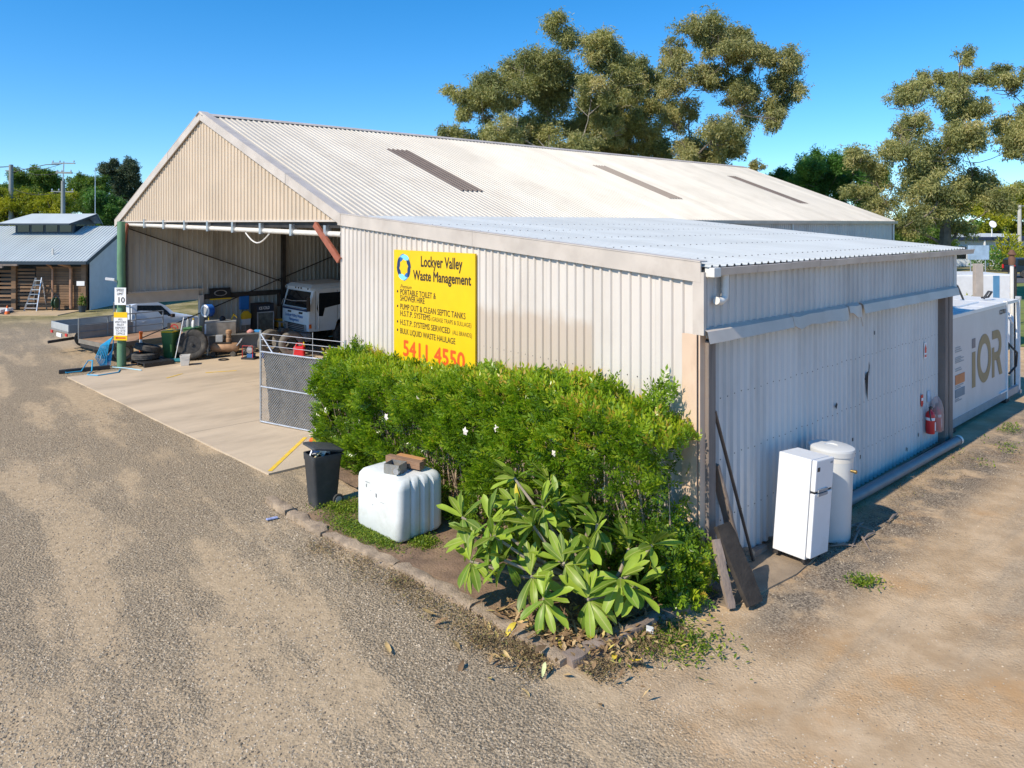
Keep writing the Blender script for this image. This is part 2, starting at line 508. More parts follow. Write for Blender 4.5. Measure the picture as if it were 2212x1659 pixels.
m_line = mat('line_yellow', (.80, .52, .03), .7, 0, .1, 4, dirt=(.47, .385, .28), dirt_amt=.5, ds=6)
def stripe(p, q, w):
    p, q = Vector((*p, 0)), Vector((*q, 0))
    s = (q - p).cross(UP).normalized() * w / 2
    MB().add([(v.x, v.y, .029) for v in (p - s, p + s, q + s, q - s)], [(0, 1, 2, 3)]).build('painted_line', m_line, slab, world=True)
stripe((-4.86, 14.86), (-4.80, 17.2), .09)
stripe((-9.3, 25.0), (-10.2, 24.65), .09)
stripe((-10.9, 24.5), (-11.1, 23.8), .07)

# ---------------------------------------------------------------- sheet metal cladding
def clad(name, parent, mt, PB, PT, nrm, length, sheet=.762, pitch=.1905, h=.03, corr=False, skip=None, jit=.002, crest=.016):
    """one ribbed sheet object per cover width; PB(u), PT(u) give the lower and upper ends"""
    n = max(1, math.ceil(length / sheet - .02))
    out = []
    rnd = random.Random(len(name) + int(length * 10))
    for k in range(n):
        u0, u1 = k * sheet, min(length, (k + 1) * sheet)
        if u1 - u0 < .02: continue
        pr = []
        u = u0
        while u < u1 - 1e-6:
            if corr:
                pr += [(u, 0), (u + pitch * .17, h * .25), (u + pitch * .33, h * .75), (u + pitch * .5, h), (u + pitch * .67, h * .75), (u + pitch * .83, h * .25)]
            else:
                c = u + pitch / 2
                pr += [(u, 0), (c - crest * 2, 0), (c - crest, h), (c + crest, h), (c + crest * 2, 0)]
            u += pitch
        pr.append((u1, 0))
        pr = [p for p in pr if p[0] <= u1 + 1e-6]
        off = (rnd.random() - .5) * jit
        if skip and skip(u0, u1): continue
        mb = MB()
        for (uu, hh) in pr:
            mb.v.append(tuple(PB(uu) + nrm * (hh + off))); mb.v.append(tuple(PT(uu) + nrm * (hh + off)))
        mb.f = [(2 * i, 2 * i + 2, 2 * i + 3, 2 * i + 1) for i in range(len(pr) - 1)]
        out.append(mb.build(name, mt, parent, corr, world=True))
    return out

# ---------------------------------------------------------------- main shed
shed = thing('machinery_shed', 'large cream shed with wide ribbed gable roof and open front', 'shed', GG)
AP = LL + (GG - LL) * .5276; AP.z = 8.33
RL, EL = 31.6, 34.2                        # ridge and eave lengths
FM = (GG - LL).normalized()                # along the gable
NM = Vector((-FM.y, FM.x, 0))              # out of the gable
GW = (GG - LL).length
def eave_r(u): return LL + D1 * u + Vector((0, 0, 5.2)) + (LL - AP).normalized() * .12
def ridge(u): return AP + D1 * u * RL / EL
rn = D1.cross(AP - (LL + UP * 5.2)).normalized()
if rn.z < 0: rn = -rn
clad('roof_sheet', shed, m_roof, eave_r, ridge, rn, EL, h=.034)
def eave_l(u): return GG + D1 * u + Vector((0, 0, 5.2)) + (GG + UP * 5.2 - AP).normalized() * .35
ln = D1.cross(AP - (GG + UP * 5.2)).normalized()
if ln.z < 0: ln = -ln
clad('roof_sheet', shed, m_roof, eave_l, ridge, ln, EL, sheet=7.62, h=.034)
# brown translucent roof lights laid over the sheets
for s0, s1 in ((.16, .189), (.4825, .5115), (.815, .844)):
    def rb(u, s0=s0): return ridge(s0 * EL + u).lerp(eave_r(s0 * EL + u), .73)
    def rt(u, s0=s0): return ridge(s0 * EL + u).lerp(eave_r(s0 * EL + u), .265)
    o = clad('roof_light', shed, m_skyl, rb, rt, rn, (s1 - s0) * EL, sheet=(s1 - s0) * EL, pitch=.1905, h=.034, jit=0)
    for q in o: q.location += rn * .022
# ridge capping
cap = MB()
for sgn, nn, e in ((1, rn, eave_r), (-1, ln, eave_l)):
    a, b_ = ridge(-.15), ridge(EL)
    d0, d1 = (e(0) - ridge(0)).normalized() * .2, (e(EL) - ridge(EL)).normalized() * .2
    lift = UP * .055
    cap.add([a + lift, b_ + lift, b_ + d1 + nn * .045, a + d0 + nn * .045], [(0, 1, 2, 3)])
cap.build('ridge_cap', m_trim, shed, world=True)
# gable cladding
def g_bot(u): return LL + FM * u + UP * 5.08
def g_top(u):
    ua = .5276 * GW
    p = LL + FM * u
    z = 5.2 + (8.33 - 5.2) * (u / ua if u < ua else (GW - u) / (GW - ua))
    return p + UP * max(5.09, z - .04)
clad('gable_sheet', shed, m_gable, g_bot, g_top, NM, GW, h=.03)
MB().bar(LL + UP * 5.06 + NM * .0, GG + UP * 5.06, .09, .05).build('gable_trim', m_trim, shed, world=True)
# barge boards, in lengths
def barge(p, q, n, side):
    for k in range(n):
        a, b_ = p.lerp(q, k / n), p.lerp(q, (k + 1) / n)
        g = (b_ - a).normalized() * .004
        mb = MB().obox((a + b_) / 2 + NM * (.075 + .004 * (k % 2)) - UP * .07, (b_ - a) / 2 - g, NM * .02, UP * .13)
        mb.obox((a + b_) / 2 + UP * (.066) - NM * .03, (b_ - a) / 2 - g, NM * .13, UP * .008)
        mb.build('barge_board', m_trim, shed, world=True)
er, el = LL + UP * 5.2, GG + UP * 5.2
barge(AP + UP * .03, er + (er - AP).normalized() * .1, 3, 1)
barge(AP + UP * .03, el + (el - AP).normalized() * .35, 3, -1)
# left long wall with a truck-side opening, seen from inside
def lw_skip(u0, u1): return False
def lw_bot(u): return GG + D1 * u + UP * (2.42 if u < 2.75 else 0)
def lw_top(u): return GG + D1 * u + UP * 5.16
clad('wall_sheet', shed, m_inwall, lw_bot, lw_top, NS, 18.3, h=.035, sheet=.762)
clad('wall_sheet', shed, m_inwall, lambda u: GG + D1 * (18.3 + u), lambda u: GG + D1 * (18.3 + u) + UP * 5.16, NS, EL - 18.3, sheet=EL - 18.3)
hd = MB().obox(GG + D1 * 1.32 + UP * 2.22 + NS * .05, D1 * 1.45, NS * .03, UP * .19)
hd.build('door_header', m_trim, shed, world=True)
MB().obox(GG + D1 * 1.5 + UP * 2.44 + NS * .12, D1 * 1.42, NS * .12, UP * .018).build('door_flashing', m_trim, shed, world=True)
MB().obox(GG + D1 * 2.85 + UP * 1.1 + NS * .08, D1 * .08, NS * .08, UP * 1.1).build('door_post', m_trim, shed, world=True)
# far end and the wall beyond the lean-to
clad('wall_sheet', shed, m_sidehi, lambda u: LL + D1 * (13.4 + u), lambda u: LL + D1 * (13.4 + u) + UP * 5.12, NS, EL - 13.6, h=.03)
clad('wall_sheet', shed, m_inwall, lambda u: LL + D1 * EL + FM * u, lambda u: LL + D1 * EL + FM * u + UP * 5.1, D1, GW, sheet=GW)
clad('wall_sheet', shed, m_inwall, lambda u: LL + D1 * (6 + u), lambda u: LL + D1 * (6 + u) + UP * 5.1, NS, 7.3, sheet=7.3)
gm = MB()
pr = [(0, .11), (0, 0), (.11, 0), (.13, .13)]
a, b_ = eave_r(11.5), eave_r(EL + .1)
for p, q in zip(pr, pr[1:]):
    gm.add([a + NS * p[0] + UP * (p[1] - .13), b_ + NS * p[0] + UP * (p[1] - .13), b_ + NS * q[0] + UP * (q[1] - .13), a + NS * q[0] + UP * (q[1] - .13)], [(0, 1, 2, 3)])
gm.build('gutter', m_trim, shed, world=True)
for t in (22.5, 34.0):
    MB().tube([LL + D1 * t + NS * .08 + UP * z for z in (5.05, 2.5, .05)], .05, 8).build('downpipe', m_pvc, shed, world=True)
# steel frame inside
for t in (.1, 6.2, 12.3, 18.4, 24.5):
    zc = 3.76 if t < 1 else 2.56
    MB().obox(GG + D1 * t + NS * .18 + UP * zc, D1 * .07, NS * .1, UP * (5.1 - zc)).build('column', m_steel, shed, world=True)
    for pa, pb in ((GG + D1 * t + UP * 5.1 + NS * .1, ridge(t) - UP * .16), (LL + D1 * t + UP * 5.02 - NS * .1, ridge(t) - UP * .16)):
        MB().bar(pa, pb, .12, .24).build('rafter', m_steel, shed, world=True)
for f in (.08, .26, .44, .62, .80, .95):
    for e in (eave_l, eave_r):
        MB().bar(ridge(.2).lerp(e(.2), f) - UP * .08, ridge(EL - .3).lerp(e(EL - .3), f) - UP * .08, .07, .13).build('purlin', m_steel, shed, world=True)
for z, t0 in ((2.12, 3.0), (4.92, .1)):
    MB().bar(GG + D1 * t0 + NS * .09 + UP * z, GG + D1 * 24 + NS * .09 + UP * z, .08, .2 if z < 4 else .1).build('girt', m_steel, shed, world=True)
for (t0, z0), (t1, z1) in (((.25, 4.8), (12.2, .25)), ((.25, .6), (12.2, 4.85))):
    MB().tube([GG + D1 * t0 + NS * .15 + UP * z0, GG + D1 * t1 + NS * .15 + UP * z1], .022, 6).build('brace_rod', m_steel, shed, world=True)
MB().bar(GG + UP * 4.98 - NM * .1, LL + UP * 4.96 - NM * .1, .1, .16).build('lintel_beam', m_steel, shed, world=True)
pa, pb = GG + FM * -.5 + UP * 4.96 - NM * .06, LL + FM * .05 + UP * 4.73 - NM * .06
MB().tube([pa, pb], .07, 10).build('door_track_pipe', m_pvc, shed, True, world=True)
for k in range(8):
    p = pa.lerp(pb, .13 + .118 * k)
    MB().obox(p + UP * .06 + NM * .03, FM * .05, NM * .085, UP * .15).build('track_bracket', m_galv, shed, world=True)
wire = [pa.lerp(pb, .655) + NM * .12 - UP * .06 + FM * 0]
wire = [pa.lerp(pb, .66 + .012 * k) + NM * .1 - UP * (.08 + .26 * math.sin(math.pi * k / 8)) for k in range(9)]
MB().tube(wire, .02, 6).build('slack_cable', m_pvc, shed, True, world=True)
MB().bar(LL + FM * 1.05 + UP * 4.98 + NM * .05, LL + FM * .0 + UP * 4.1 + NM * .05, .16, .07, up=NM).build('knee_brace', m_redox, shed, world=True)
MB().bar(GG - FM * .75 + UP * 4.98 + NM * .05, GG - FM * .42 + UP * 4.05 + NM * .05, .12, .07, up=NM).build('knee_brace', m_redox, shed, world=True)
MB().tube([(-13.69, 25.97, -.2), (-13.70, 25.99, 2), (-13.72, 26.0, 3.5), (-13.74, 26.05, 5.06)], [.15, .145, .135, .13], 14).build('corner_post', m_green_p, shed, True, world=True)
MB().obox(GG - FM * .15 + UP * 3.75 + NM * .05, FM * .06, NM * .1, UP * 1.3).build('column', m_steel, shed, world=True)

# ---------------------------------------------------------------- lean-to
lean = thing('lean_to_shed', 'low lean-to with cream ribbed front and pale grey roof beside the open shed', 'shed', CC)
WL = 10.2                                   # front width and side length
def f_top_z(u): return 4.36 + (5.12 - 4.36) * u / WL
def touch_up(m):
    """an old repaint in a warmer cream on the middle sheets, below a soft edge"""
    t = m.node_tree; N = t.nodes; L = t.links
    b = N['Principled BSDF']; src = b.inputs['Base Color'].links[0].from_socket
    tc = N.new('ShaderNodeTexCoord')
    dt = N.new('ShaderNodeVectorMath'); dt.operation = 'DOT_PRODUCT'; dt.inputs[1].default_value = FD; L.new(tc.outputs['Object'], dt.inputs[0])
    sp = N.new('ShaderNodeSeparateXYZ'); L.new(tc.outputs['Object'], sp.inputs[0])
    nz = N.new('ShaderNodeTexNoise'); nz.inputs['Scale'].default_value = 3; L.new(tc.outputs['Object'], nz.inputs['Vector'])
    def rg(x, a, c, lo=0, hi=1):
        n = N.new('ShaderNodeMapRange'); n.interpolation_type = 'SMOOTHSTEP'; n.inputs[1].default_value = a; n.inputs[2].default_value = c; n.inputs[3].default_value = lo; n.inputs[4].default_value = hi; L.new(x, n.inputs[0]); return n.outputs[0]
    def mu(a, c):
        n = N.new('ShaderNodeMath'); n.operation = 'MULTIPLY'; L.new(a, n.inputs[0]); L.new(c, n.inputs[1]); return n.outputs[0]
    zz = N.new('ShaderNodeMath'); zz.operation = 'MULTIPLY_ADD'; zz.inputs[1].default_value = .5; L.new(nz.outputs[0], zz.inputs[0]); L.new(sp.outputs[2], zz.inputs[2])
    f = mu(mu(rg(dt.outputs['Value'], 1.95, 2.0), rg(dt.outputs['Value'], 4.9, 6.5, 1, 0)), rg(zz.outputs[0], 3.55, 3.85, .75, 0))
    mx = N.new('ShaderNodeMix'); mx.data_type = 'RGBA'; mx.inputs[7].default_value = (.50, .40, .31, 1)
    L.new(f, mx.inputs[0]); L.new(src, mx.inputs[6]); L.new(mx.outputs[2], b.inputs['Base Color'])
touch_up(m_face)
clad('front_sheet', lean, m_face, lambda u: CC + FD * u + UP * .03, lambda u: CC + FD * u + UP * (f_top_z(u) - .14), NF, WL, h=.032)
for a, b_ in ((-.06, 4.98), (4.985, WL + .05)):
    p, q = CC + FD * a, CC + FD * b_
    zc = lambda u: f_top_z(u) - .02
    c = (p + q) / 2 + UP * ((zc(a) + zc(b_)) / 2)
    half = (q - p) / 2 + UP * ((zc(b_) - zc(a)) / 2)
    mb = MB().obox(c + NF * .065, half, NF * .012, UP * .145)
    mb.obox(c + NF * .0 + UP * .139, half, NF * .085, UP * .008)
    mb.build('fascia_flashing', m_trim, lean, world=True)
# roof: ribs run down from the main eave to the side gutter
LT, LB = 13.4, 10.75
def lr_b(u): return CC + D1 * (u - .05) + NS * .16 + UP * 4.40
def lr_t(u): return LL + D1 * ((u - .05) * LT / LB) + UP * 5.165 + (LL - CC).normalized() * .0
lnrm = D1.cross(lr_t(0) - lr_b(0)).normalized()
if lnrm.z < 0: lnrm = -lnrm
clad('roof_sheet', lean, m_roof2, lr_b, lr_t, lnrm, LB, h=.03)
# nail heads in rows over the roof
mb = MB()
for f in (.06, .22, .38, .54, .7):
    for k in range(56):
        p = lr_b(k * .1905 + .095).lerp(lr_t(k * .1905 + .095), f) + lnrm * .034
        mb.obox(p, D1 * .008, (lr_t(0) - lr_b(0)).normalized() * .008, lnrm * .006)
tag(mb.build('roof_screws', m_steel, lean, world=True), kind='stuff')
# side gutter in short lengths
ng = 11
for k in range(ng):
    a, b_ = CC + D1 * (.16 + k * 1.0), CC + D1 * (.16 + (k + 1) * 1.0 - .012)
    dz = (random.random() - .5) * .012
    mb = MB()
    pr = [(.10, .0), (.10, -.10), (.21, -.10), (.235, .005), (.215, .008)]
    for p, q in zip(pr, pr[1:]):
        mb.add([a + NS * p[0] + UP * (4.385 + p[1] + dz), b_ + NS * p[0] + UP * (4.385 + p[1] + dz), b_ + NS * q[0] + UP * (4.385 + q[1] + dz), a + NS * q[0] + UP * (4.385 + q[1] + dz)], [(0, 1, 2, 3)])
    mb.build('gutter_section', m_trim, lean, world=True)
MB().obox(CC + NS * .165 + D1 * .06 + UP * 4.33, D1 * .085, NS * .075, UP * .065).build('gutter_end', m_pvc, lean, world=True, bevel=.01)
MB().tube([CC + NS * .13 + D1 * .42 + UP * z for z in (4.3, 4.02)] + [CC + NS * .13 + D1 * .40 + UP * 3.95, CC + NS * .13 + D1 * .30 + UP * 3.91, CC + NS * .13 + D1 * .2 + UP * 3.93], .055, 10).build('downpipe_elbow', m_pvc, lean, True, world=True)
MB().tube([CC + NS * .06 + D1 * 10.28 + UP * z for z in (4.27, 3.5)], .05, 8).build('downpipe', m_pvc, lean, True, world=True)
# side wall, upper ribbed band and lower corrugated wall
clad('side_sheet', lean, m_sidehi, lambda u: CC + D1 * u + UP * 3.42 + NS * .04, lambda u: CC + D1 * u + UP * 4.36 + NS * .04, NS, WL, h=.028, pitch=.1905)
clad('lower_sheet', lean, m_sidelo, lambda u: CC + D1 * (.1 + u) + UP * .06 - NS * .08, lambda u: CC + D1 * (.1 + u) + UP * 3.5 - NS * .08, NS, 9.6, sheet=.762, pitch=.1905, h=.036, crest=.03)
# bent flashing between them
segs = [(-.05, 2.35, 0), (2.36, 4.4, 1), (4.43, 4.95, 2), (5.02, 7.0, 0), (7.01, 7.75, 0), (7.76, 10.25, 0)]
for a, b_, cr in segs:
    mb = MB()
    n = 10
    for k in range(n + 1):
        u = a + (b_ - a) * k / n
        wv = (noise.noise(Vector((u * 2.6, 1, 4))) * (.08 if cr else .012))
        w2 = (noise.noise(Vector((u * 4.1, 7, 2))) * (.09 if cr else .012))
        dz = -.05 * cr * (u - a) / (b_ - a) + .03 * (cr == 2)
        if cr == 2 and k == n: dz -= .14
        p = CC + D1 * u
        for (no, z) in ((.06, 3.56), (.15 + wv * .3, 3.52 + w2 * .4), (.19 + wv, 3.36 + w2 + dz), (.17 + wv, 3.355 + w2 + dz)):
            mb.v.append(tuple(p + NS * no + UP * z))
    mb.f = [(i * 4 + j, (i + 1) * 4 + j, (i + 1) * 4 + j + 1, i * 4 + j + 1) for i in range(n) for j in range(3)]
    mb.build('bent_flashing', m_trim, lean, True, world=True)
# corner: cream angle, timber posts
m_angle = mat('angle_peach', (.66, .48, .34), .6, 0, .1, 2, dirt=(.42, .26, .16), dirt_amt=.5, ds=3, stretch=(1, 1, .4))
mb = MB().obox(CC + FD * .12 + UP * 1.75 + NF * .07, FD * .12, NF * .012, UP * 1.72)
mb.obox(CC + UP * 1.75 + NF * .0 + NS * .035, NS * .012, NF * .07, UP * 1.72)
mb.build('corner_angle', m_angle, lean, world=True)
MB().obox(CC + FD * .03 + D1 * .0 + UP * 3.9 + NF * .045 + NS * .05, FD * .09, NF * .03, UP * .43).build('corner_trim', m_trim, lean, world=True)
MB().obox(CC + D1 * .14 + NS * .03 + UP * 1.68, D1 * .09, NS * .075, UP * 1.7).build('timber_post', m_tpost, lean, world=True, bevel=.012)
for t, w_ in ((9.62, .1), (9.9, .12)):
    MB().obox(CC + D1 * t + NS * .02 + UP * 1.68, D1 * w_, NS * .09, UP * 1.7).build('timber_post', m_tpost, lean, world=True, bevel=.01)
# screw rows, rust pits and the torn hole in the side wall
mb = MB()
for z in (.75, 1.62, 2.5):
    for k in range(50):
        u = .2 + k * .19
        mb.obox(CC + D1 * u + UP * (z + .012 * math.sin(u * 7)) - NS * .045, D1 * .007, NS * .006, UP * .007)
tag(mb.build('wall_screws', m_steel, lean, world=True), kind='stuff')
mb = MB()
for k in range(47):
    mb.obox(CC + FD * (.14 + k * .1905) + UP * 2.72 + NF * .006, FD * .008, NF * .006, UP * .008)
tag(mb.build('front_screws', m_steel, lean, world=True), kind='stuff')
def tear(u, z, poly):
    mb = MB().prism(poly, CC + D1 * u + UP * z - NS * .044, D1, UP, NS * .004)
    mb.build('wall_tear', m_dark, lean, world=True)
tear(5.55, 2.05, [(0, .0), (.10, -.03), (.13, -.40), (.05, -.02), (.15, .02), (.17, .14), (.08, .10)])
tear(5.75, 2.1, [(0, 0), (.03, .18), (.0, .26), (-.02, .1)])
tear(4.3, 1.75, [(0, 0), (.06, .06), (.09, .02), (.05, -.05)])
tear(5.0, 1.05, [(0, 0), (.05, 0), (.05, -.06), (0, -.06)])
tear(6.0, 2.85, [(0, 0), (.03, .0), (.03, .07), (0, .07)])
for k in range(9):
    u, z = random.uniform(3.2, 8.6), random.uniform(.2, .6)
    tear(u, z, [(0, 0), (.03, .01), (.035, .07), (.01, .08)])
# sheets inside so that no sky shows through the lean-to
ea, eb = CC + D1 * 10.18, LL + D1 * 13.2
MB().obox((ea + eb) / 2 + UP * 2.15, (eb - ea) / 2, D1 * .02, UP * 2.1).build('end_wall', m_sidehi, lean, world=True)

# ---------------------------------------------------------------- yellow billboard on the front
t0, t1, zt, zb = 7.72, 4.90, 4.43, 1.98
bo = CC + FD * t0 + NF * .06                # lower-left end of the board's top edge when facing it
board = thing('billboard', 'big yellow company sign board with dark lettering fixed to cream wall', 'sign', CC + FD * 6.31 + UP * zb + NF * .05)
W = t0 - t1
MB().obox(CC + FD * 6.31 + UP * (zt + zb) / 2 + NF * .055, FD * W / 2, NF * .018, UP * (zt - zb) / 2).build('panel', m_yellow, board, world=True)
BM = lambda x, y: frame(CC + FD * (t0 - x) + NF * .0755 + UP * (zt - y) - Vector(board.location), -FD, UP)
def bl(s, x0, x1, y, size, mt=m_ink, bold=0, shear=0):
    lettering(s, size, mt, board, BM(x0, y), bold=bold, width=x1 - x0, shear=shear)
bl('Lockyer Valley', 1.017, 2.42, .315, .31, bold=.008)
bl('Waste Management', .75, 2.71, .60, .285, bold=.008)
bl('Premium', .245, .68, .81, .12, shear=.5)
for y in (.885, 1.20, 1.53, 1.71):
    pts = [(.145 + .028 * math.cos(a * .6283), .028 * math.sin(a * .6283)) for a in range(10)]
    MB().prism(pts, CC + FD * t0 + NF * .0735 + UP * (zt - y), -FD, UP, NF * .002).build('bullet_dot', m_ink, board, world=True)
bl('PORTABLE TOILET &', .246, 1.55, .945, .17, bold=.002)
bl('SHOWER HIRE', .246, 1.16, 1.075, .17, bold=.002)
bl('PUMP OUT & CLEAN SEPTIC TANKS', .246, 2.52, 1.255, .17, bold=.002)
bl('H.S.T.P. SYSTEMS', .246, 1.36, 1.395, .165, bold=.002)
bl('(GREASE TRAPS & SULLAGE)', 1.405, 2.70, 1.395, .12)
bl('H.S.T.P. SYSTEMS SERVICED', .246, 2.03, 1.585, .165, bold=.002)
bl('(ALL BRANDS)', 2.11, 2.72, 1.585, .12)
bl('BULK LIQUID WASTE HAULAGE', .246, 2.20, 1.77, .165, bold=.002)
bl('5411 4550', .35, 2.50, 2.22, .46, m_orange_ink, bold=.012)
m_navy = mat('ink_navy', (.012, .035, .11), .6, 0, .05); m_mid = mat('ink_midblue', (.02, .13, .38), .6, 0, .05); m_cyan = mat('ink_cyan', (.22, .62, .85), .6, 0, .05)
for k in range(8):
    a0 = k * math.pi / 4
    outer, inner = [], []
    for s in range(9):
        f = s / 8
        a = a0 + f * 1.45
        ro = .275 - .03 * f
        ri = ro - .125 * math.sin(math.pi * min(1, f * .85 + .12)) * (1 - .15 * f)
        outer.append((ro * math.cos(a), ro * math.sin(a) * 1.05)); inner.append((ri * math.cos(a - .12), ri * math.sin(a - .12) * 1.05))
    mb = MB()
    po = CC + FD * (t0 - .385) + NF * (.0745 + .0006 * (k % 2)) + UP * (zt - .36)
    vs = [po - FD * x + UP * y for x, y in outer + inner]
    mb.add(vs, [(i, i + 1, 10 + i, 9 + i) for i in range(8)])
    mb.build('emblem_blade', (m_navy, m_cyan, m_mid, m_navy)[k % 4], board, world=True)
# ---------------------------------------------------------------- trees
m_bark = mat('bark_grey', (.34, .29, .23), .9, 0, .35, 3, bump=.6, bs=14, stretch=(1, 1, .3), dirt=(.10, .08, .065), dirt_amt=.6, ds=2)
m_bark_d = mat('bark_dark', (.15, .125, .10), .9, 0, .3, 3)
lm_gum = leaf_mat('leaves_gum', [(0, (.14, .16, .06)), (.45, (.30, .305, .11)), (.8, (.44, .415, .165)), (1, (.50, .42, .19))], .55, .3)
lm_gumb = leaf_mat('leaves_gum_brown', [(0, (.15, .165, .06)), (.5, (.33, .32, .12)), (1, (.50, .42, .19))], .55, .28)
lm_dark = leaf_mat('leaves_dark', [(0, (.04, .10, .02)), (.6, (.10, .24, .04)), (1, (.20, .34, .07))], .5, .3)
lm_mid = leaf_mat('leaves_mid', [(0, (.05, .10, .015)), (.6, (.13, .22, .03)), (1, (.24, .32, .05))], .5, .3)
lm_yel = leaf_mat('leaves_yellowgreen', [(0, (.14, .17, .012)), (.5, (.34, .36, .02)), (1, (.52, .48, .03))], .5, .35)
lm_pine = leaf_mat('leaves_bluegreen', [(0, (.035, .055, .03)), (.6, (.085, .12, .065)), (1, (.15, .17, .09))], .55, .2)

def leaf(mb, p, d, up, ln, wd, tone):
    """one pointed leaf folded along its midrib"""
    s = d.cross(up)
    if s.length < 1e-5: s = Vector((1, 0, 0))
    s.normalize()
    n = s.cross(d).normalized()
    m_ = p + d * ln * .45
    o = len(mb.v)
    mb.v += [tuple(p), tuple(m_ + s * wd * .5 + n * wd * .15), tuple(p + d * ln), tuple(m_ - s * wd * .5 + n * wd * .15)]
    mb.f += [(o, o + 1, o + 2), (o, o + 2, o + 3)]
    mb.c += [tone, tone]

def rdir(rnd):
    z = rnd.uniform(-1, 1); a = rnd.uniform(0, 6.283); r = math.sqrt(1 - z * z)
    return Vector((r * math.cos(a), r * math.sin(a), z))

def tree(name, label, cat_loc, lobes, lm, bark, dens, lsize, trunk_r, fork, seed, droop=.8, depth=.5, group=None, clump=.26, cl_n=32, twigs=6, grow=1.2, subs=10):
    rnd = random.Random(seed)
    bx, by = cat_loc
    t = thing(name, label, 'tree', (bx, by, 0), 0, group)
    L3 = []
    xs = [l[0] for l in lobes]
    half = (max(xs) - min(xs)) / 2 + .5
    for dx, dz, r in lobes:
        r *= grow
        L3.append((Vector((dx, rnd.uniform(-1, 1) * half * depth, dz)), r))
    tb = MB()
    cx = sum(l[0].x for l in L3) / len(L3)
    zmin = min(l[0].z for l in L3)
    ftop = Vector((cx * .25, 0, fork))
    tb.tube([(0, 0, -.2), (0, 0, .3), (cx * .08, 0, fork * .55), tuple(ftop)], [trunk_r * 1.35, trunk_r, trunk_r * .85, trunk_r * .72], 8, False)
    nodes = [(ftop, trunk_r * .62)]
    for c, r in sorted(L3, key=lambda q: (q[0] - ftop).length):
        if c.z < fork - .3:
            st, r0 = Vector((0, 0, max(.5, c.z * .75))), trunk_r * .3
        else:
            st, r0 = min(nodes, key=lambda q: (q[0] - c).length + 1.2 * max(0, q[0].z - c.z + .2) + .15 * (q[0] - ftop).length)
        rr = max(.028, min(r0 * .8, trunk_r * .36))
        d = c - st
        sag = Vector((rnd.uniform(-.12, .12), rnd.uniform(-.12, .12), rnd.uniform(-.10, .04))) * d.length
        mid = st.lerp(c, .5) + sag
        tb.tube([st, st.lerp(c, .25) + sag * .8, mid, st.lerp(c, .78) + sag * .6, c], [rr, rr * .9, rr * .8, rr * .68, rr * .55], 6, False)
        nodes += [(mid, rr * .8), (c, rr * .55)]
        for _ in range(twigs):
            e = c + rdir(rnd) * r * .9
            k = rnd.random()
            tb.tube([mid.lerp(c, k), mid.lerp(c, k).lerp(e, .55) + rdir(rnd) * .15, e], [max(.03, rr * .45), max(.022, rr * .3), .015], 4, False)
    tb.build('trunk', bark, t, True)
    cb = MB(); cb.c = []
    for c, r in L3:
        for _ in range(subs):
            d = rdir(rnd); d.z = d.z * .8 + .05
            sc = c + d * r * rnd.uniform(.35, .95)
            sr = r * rnd.uniform(.18, .42)
            st = Vector((rnd.uniform(.8, 1.5), rnd.uniform(.8, 1.5), rnd.uniform(.7, 1.3)))
            tone0 = rnd.gauss(.45, .22)
            for _ in range(int(dens * 6.2 * (sr / .45) ** 2)):
                cc = sc + Vector((rnd.gauss(0, .5) * st.x, rnd.gauss(0, .5) * st.y, rnd.gauss(0, .5) * st.z)) * sr
                tn = tone0 + rnd.gauss(0, .12)
                hang = rdir(rnd); hang.z -= droop; hang.normalize()
                for _ in range(rnd.randint(4, 8)):
                    ld = (hang + rdir(rnd) * .75).normalized()
                    leaf(cb, cc + rdir(rnd) * lsize * .8, ld, rdir(rnd), lsize * rnd.uniform(.7, 1.4), lsize * rnd.uniform(.22, .34), max(0, min(1, tn + rnd.gauss(0, .13))))
    cb.build('crown', lm, t)
    return t

LB = {}
LB['gum_a'] = ((3.98, 60), [(-7.89, 15.05, 1.2), (-5.75, 16.63, 1.2), (-4.03, 18.2, 1.07), (-6.46, 14.19, 1.47), (-4.74, 14.91, 1.2), (-1.73, 18.2, 1.47), (-0.02, 19.92, 1.13), (-2.88, 16.2, 1.47), (0.41, 17.06, 1.6), (-0.59, 14.77, 1.73), (2.56, 18.92, 1.47), (3.71, 17.63, 1.47), (2.13, 15.05, 1.33), (-3.45, 12.76, 1.47), (-1.45, 12.04, 1.47), (-4.6, 12.33, 1.2), (2.85, 14.19, 1.47), (1.42, 12.76, 1.2), (-5.75, 11.76, 0.8), (-3.2, 10.9, 1.2), (-1.2, 10.4, 1.2), (1.0, 10.8, 1.2), (3.6, 12.3, 1.3), (4.6, 15.6, 1.2)])
LB['gum_b'] = ((11.30, 66), [(-0.17, 18.58, 1.03), (-0.64, 17.0, 1.61), (1.56, 17.95, 0.88), (-2.22, 15.11, 1.47), (-0.17, 14.17, 1.47), (-2.22, 12.91, 1.47), (0.62, 12.28, 1.61), (-4.11, 12.59, 1.47), (2.51, 15.43, 1.61), (-1.43, 11.96, 1.32), (-3.4, 10.9, 1.3), (-.8, 10.4, 1.3), (1.8, 10.8, 1.4), (-3.8, 14.6, 1.2)])
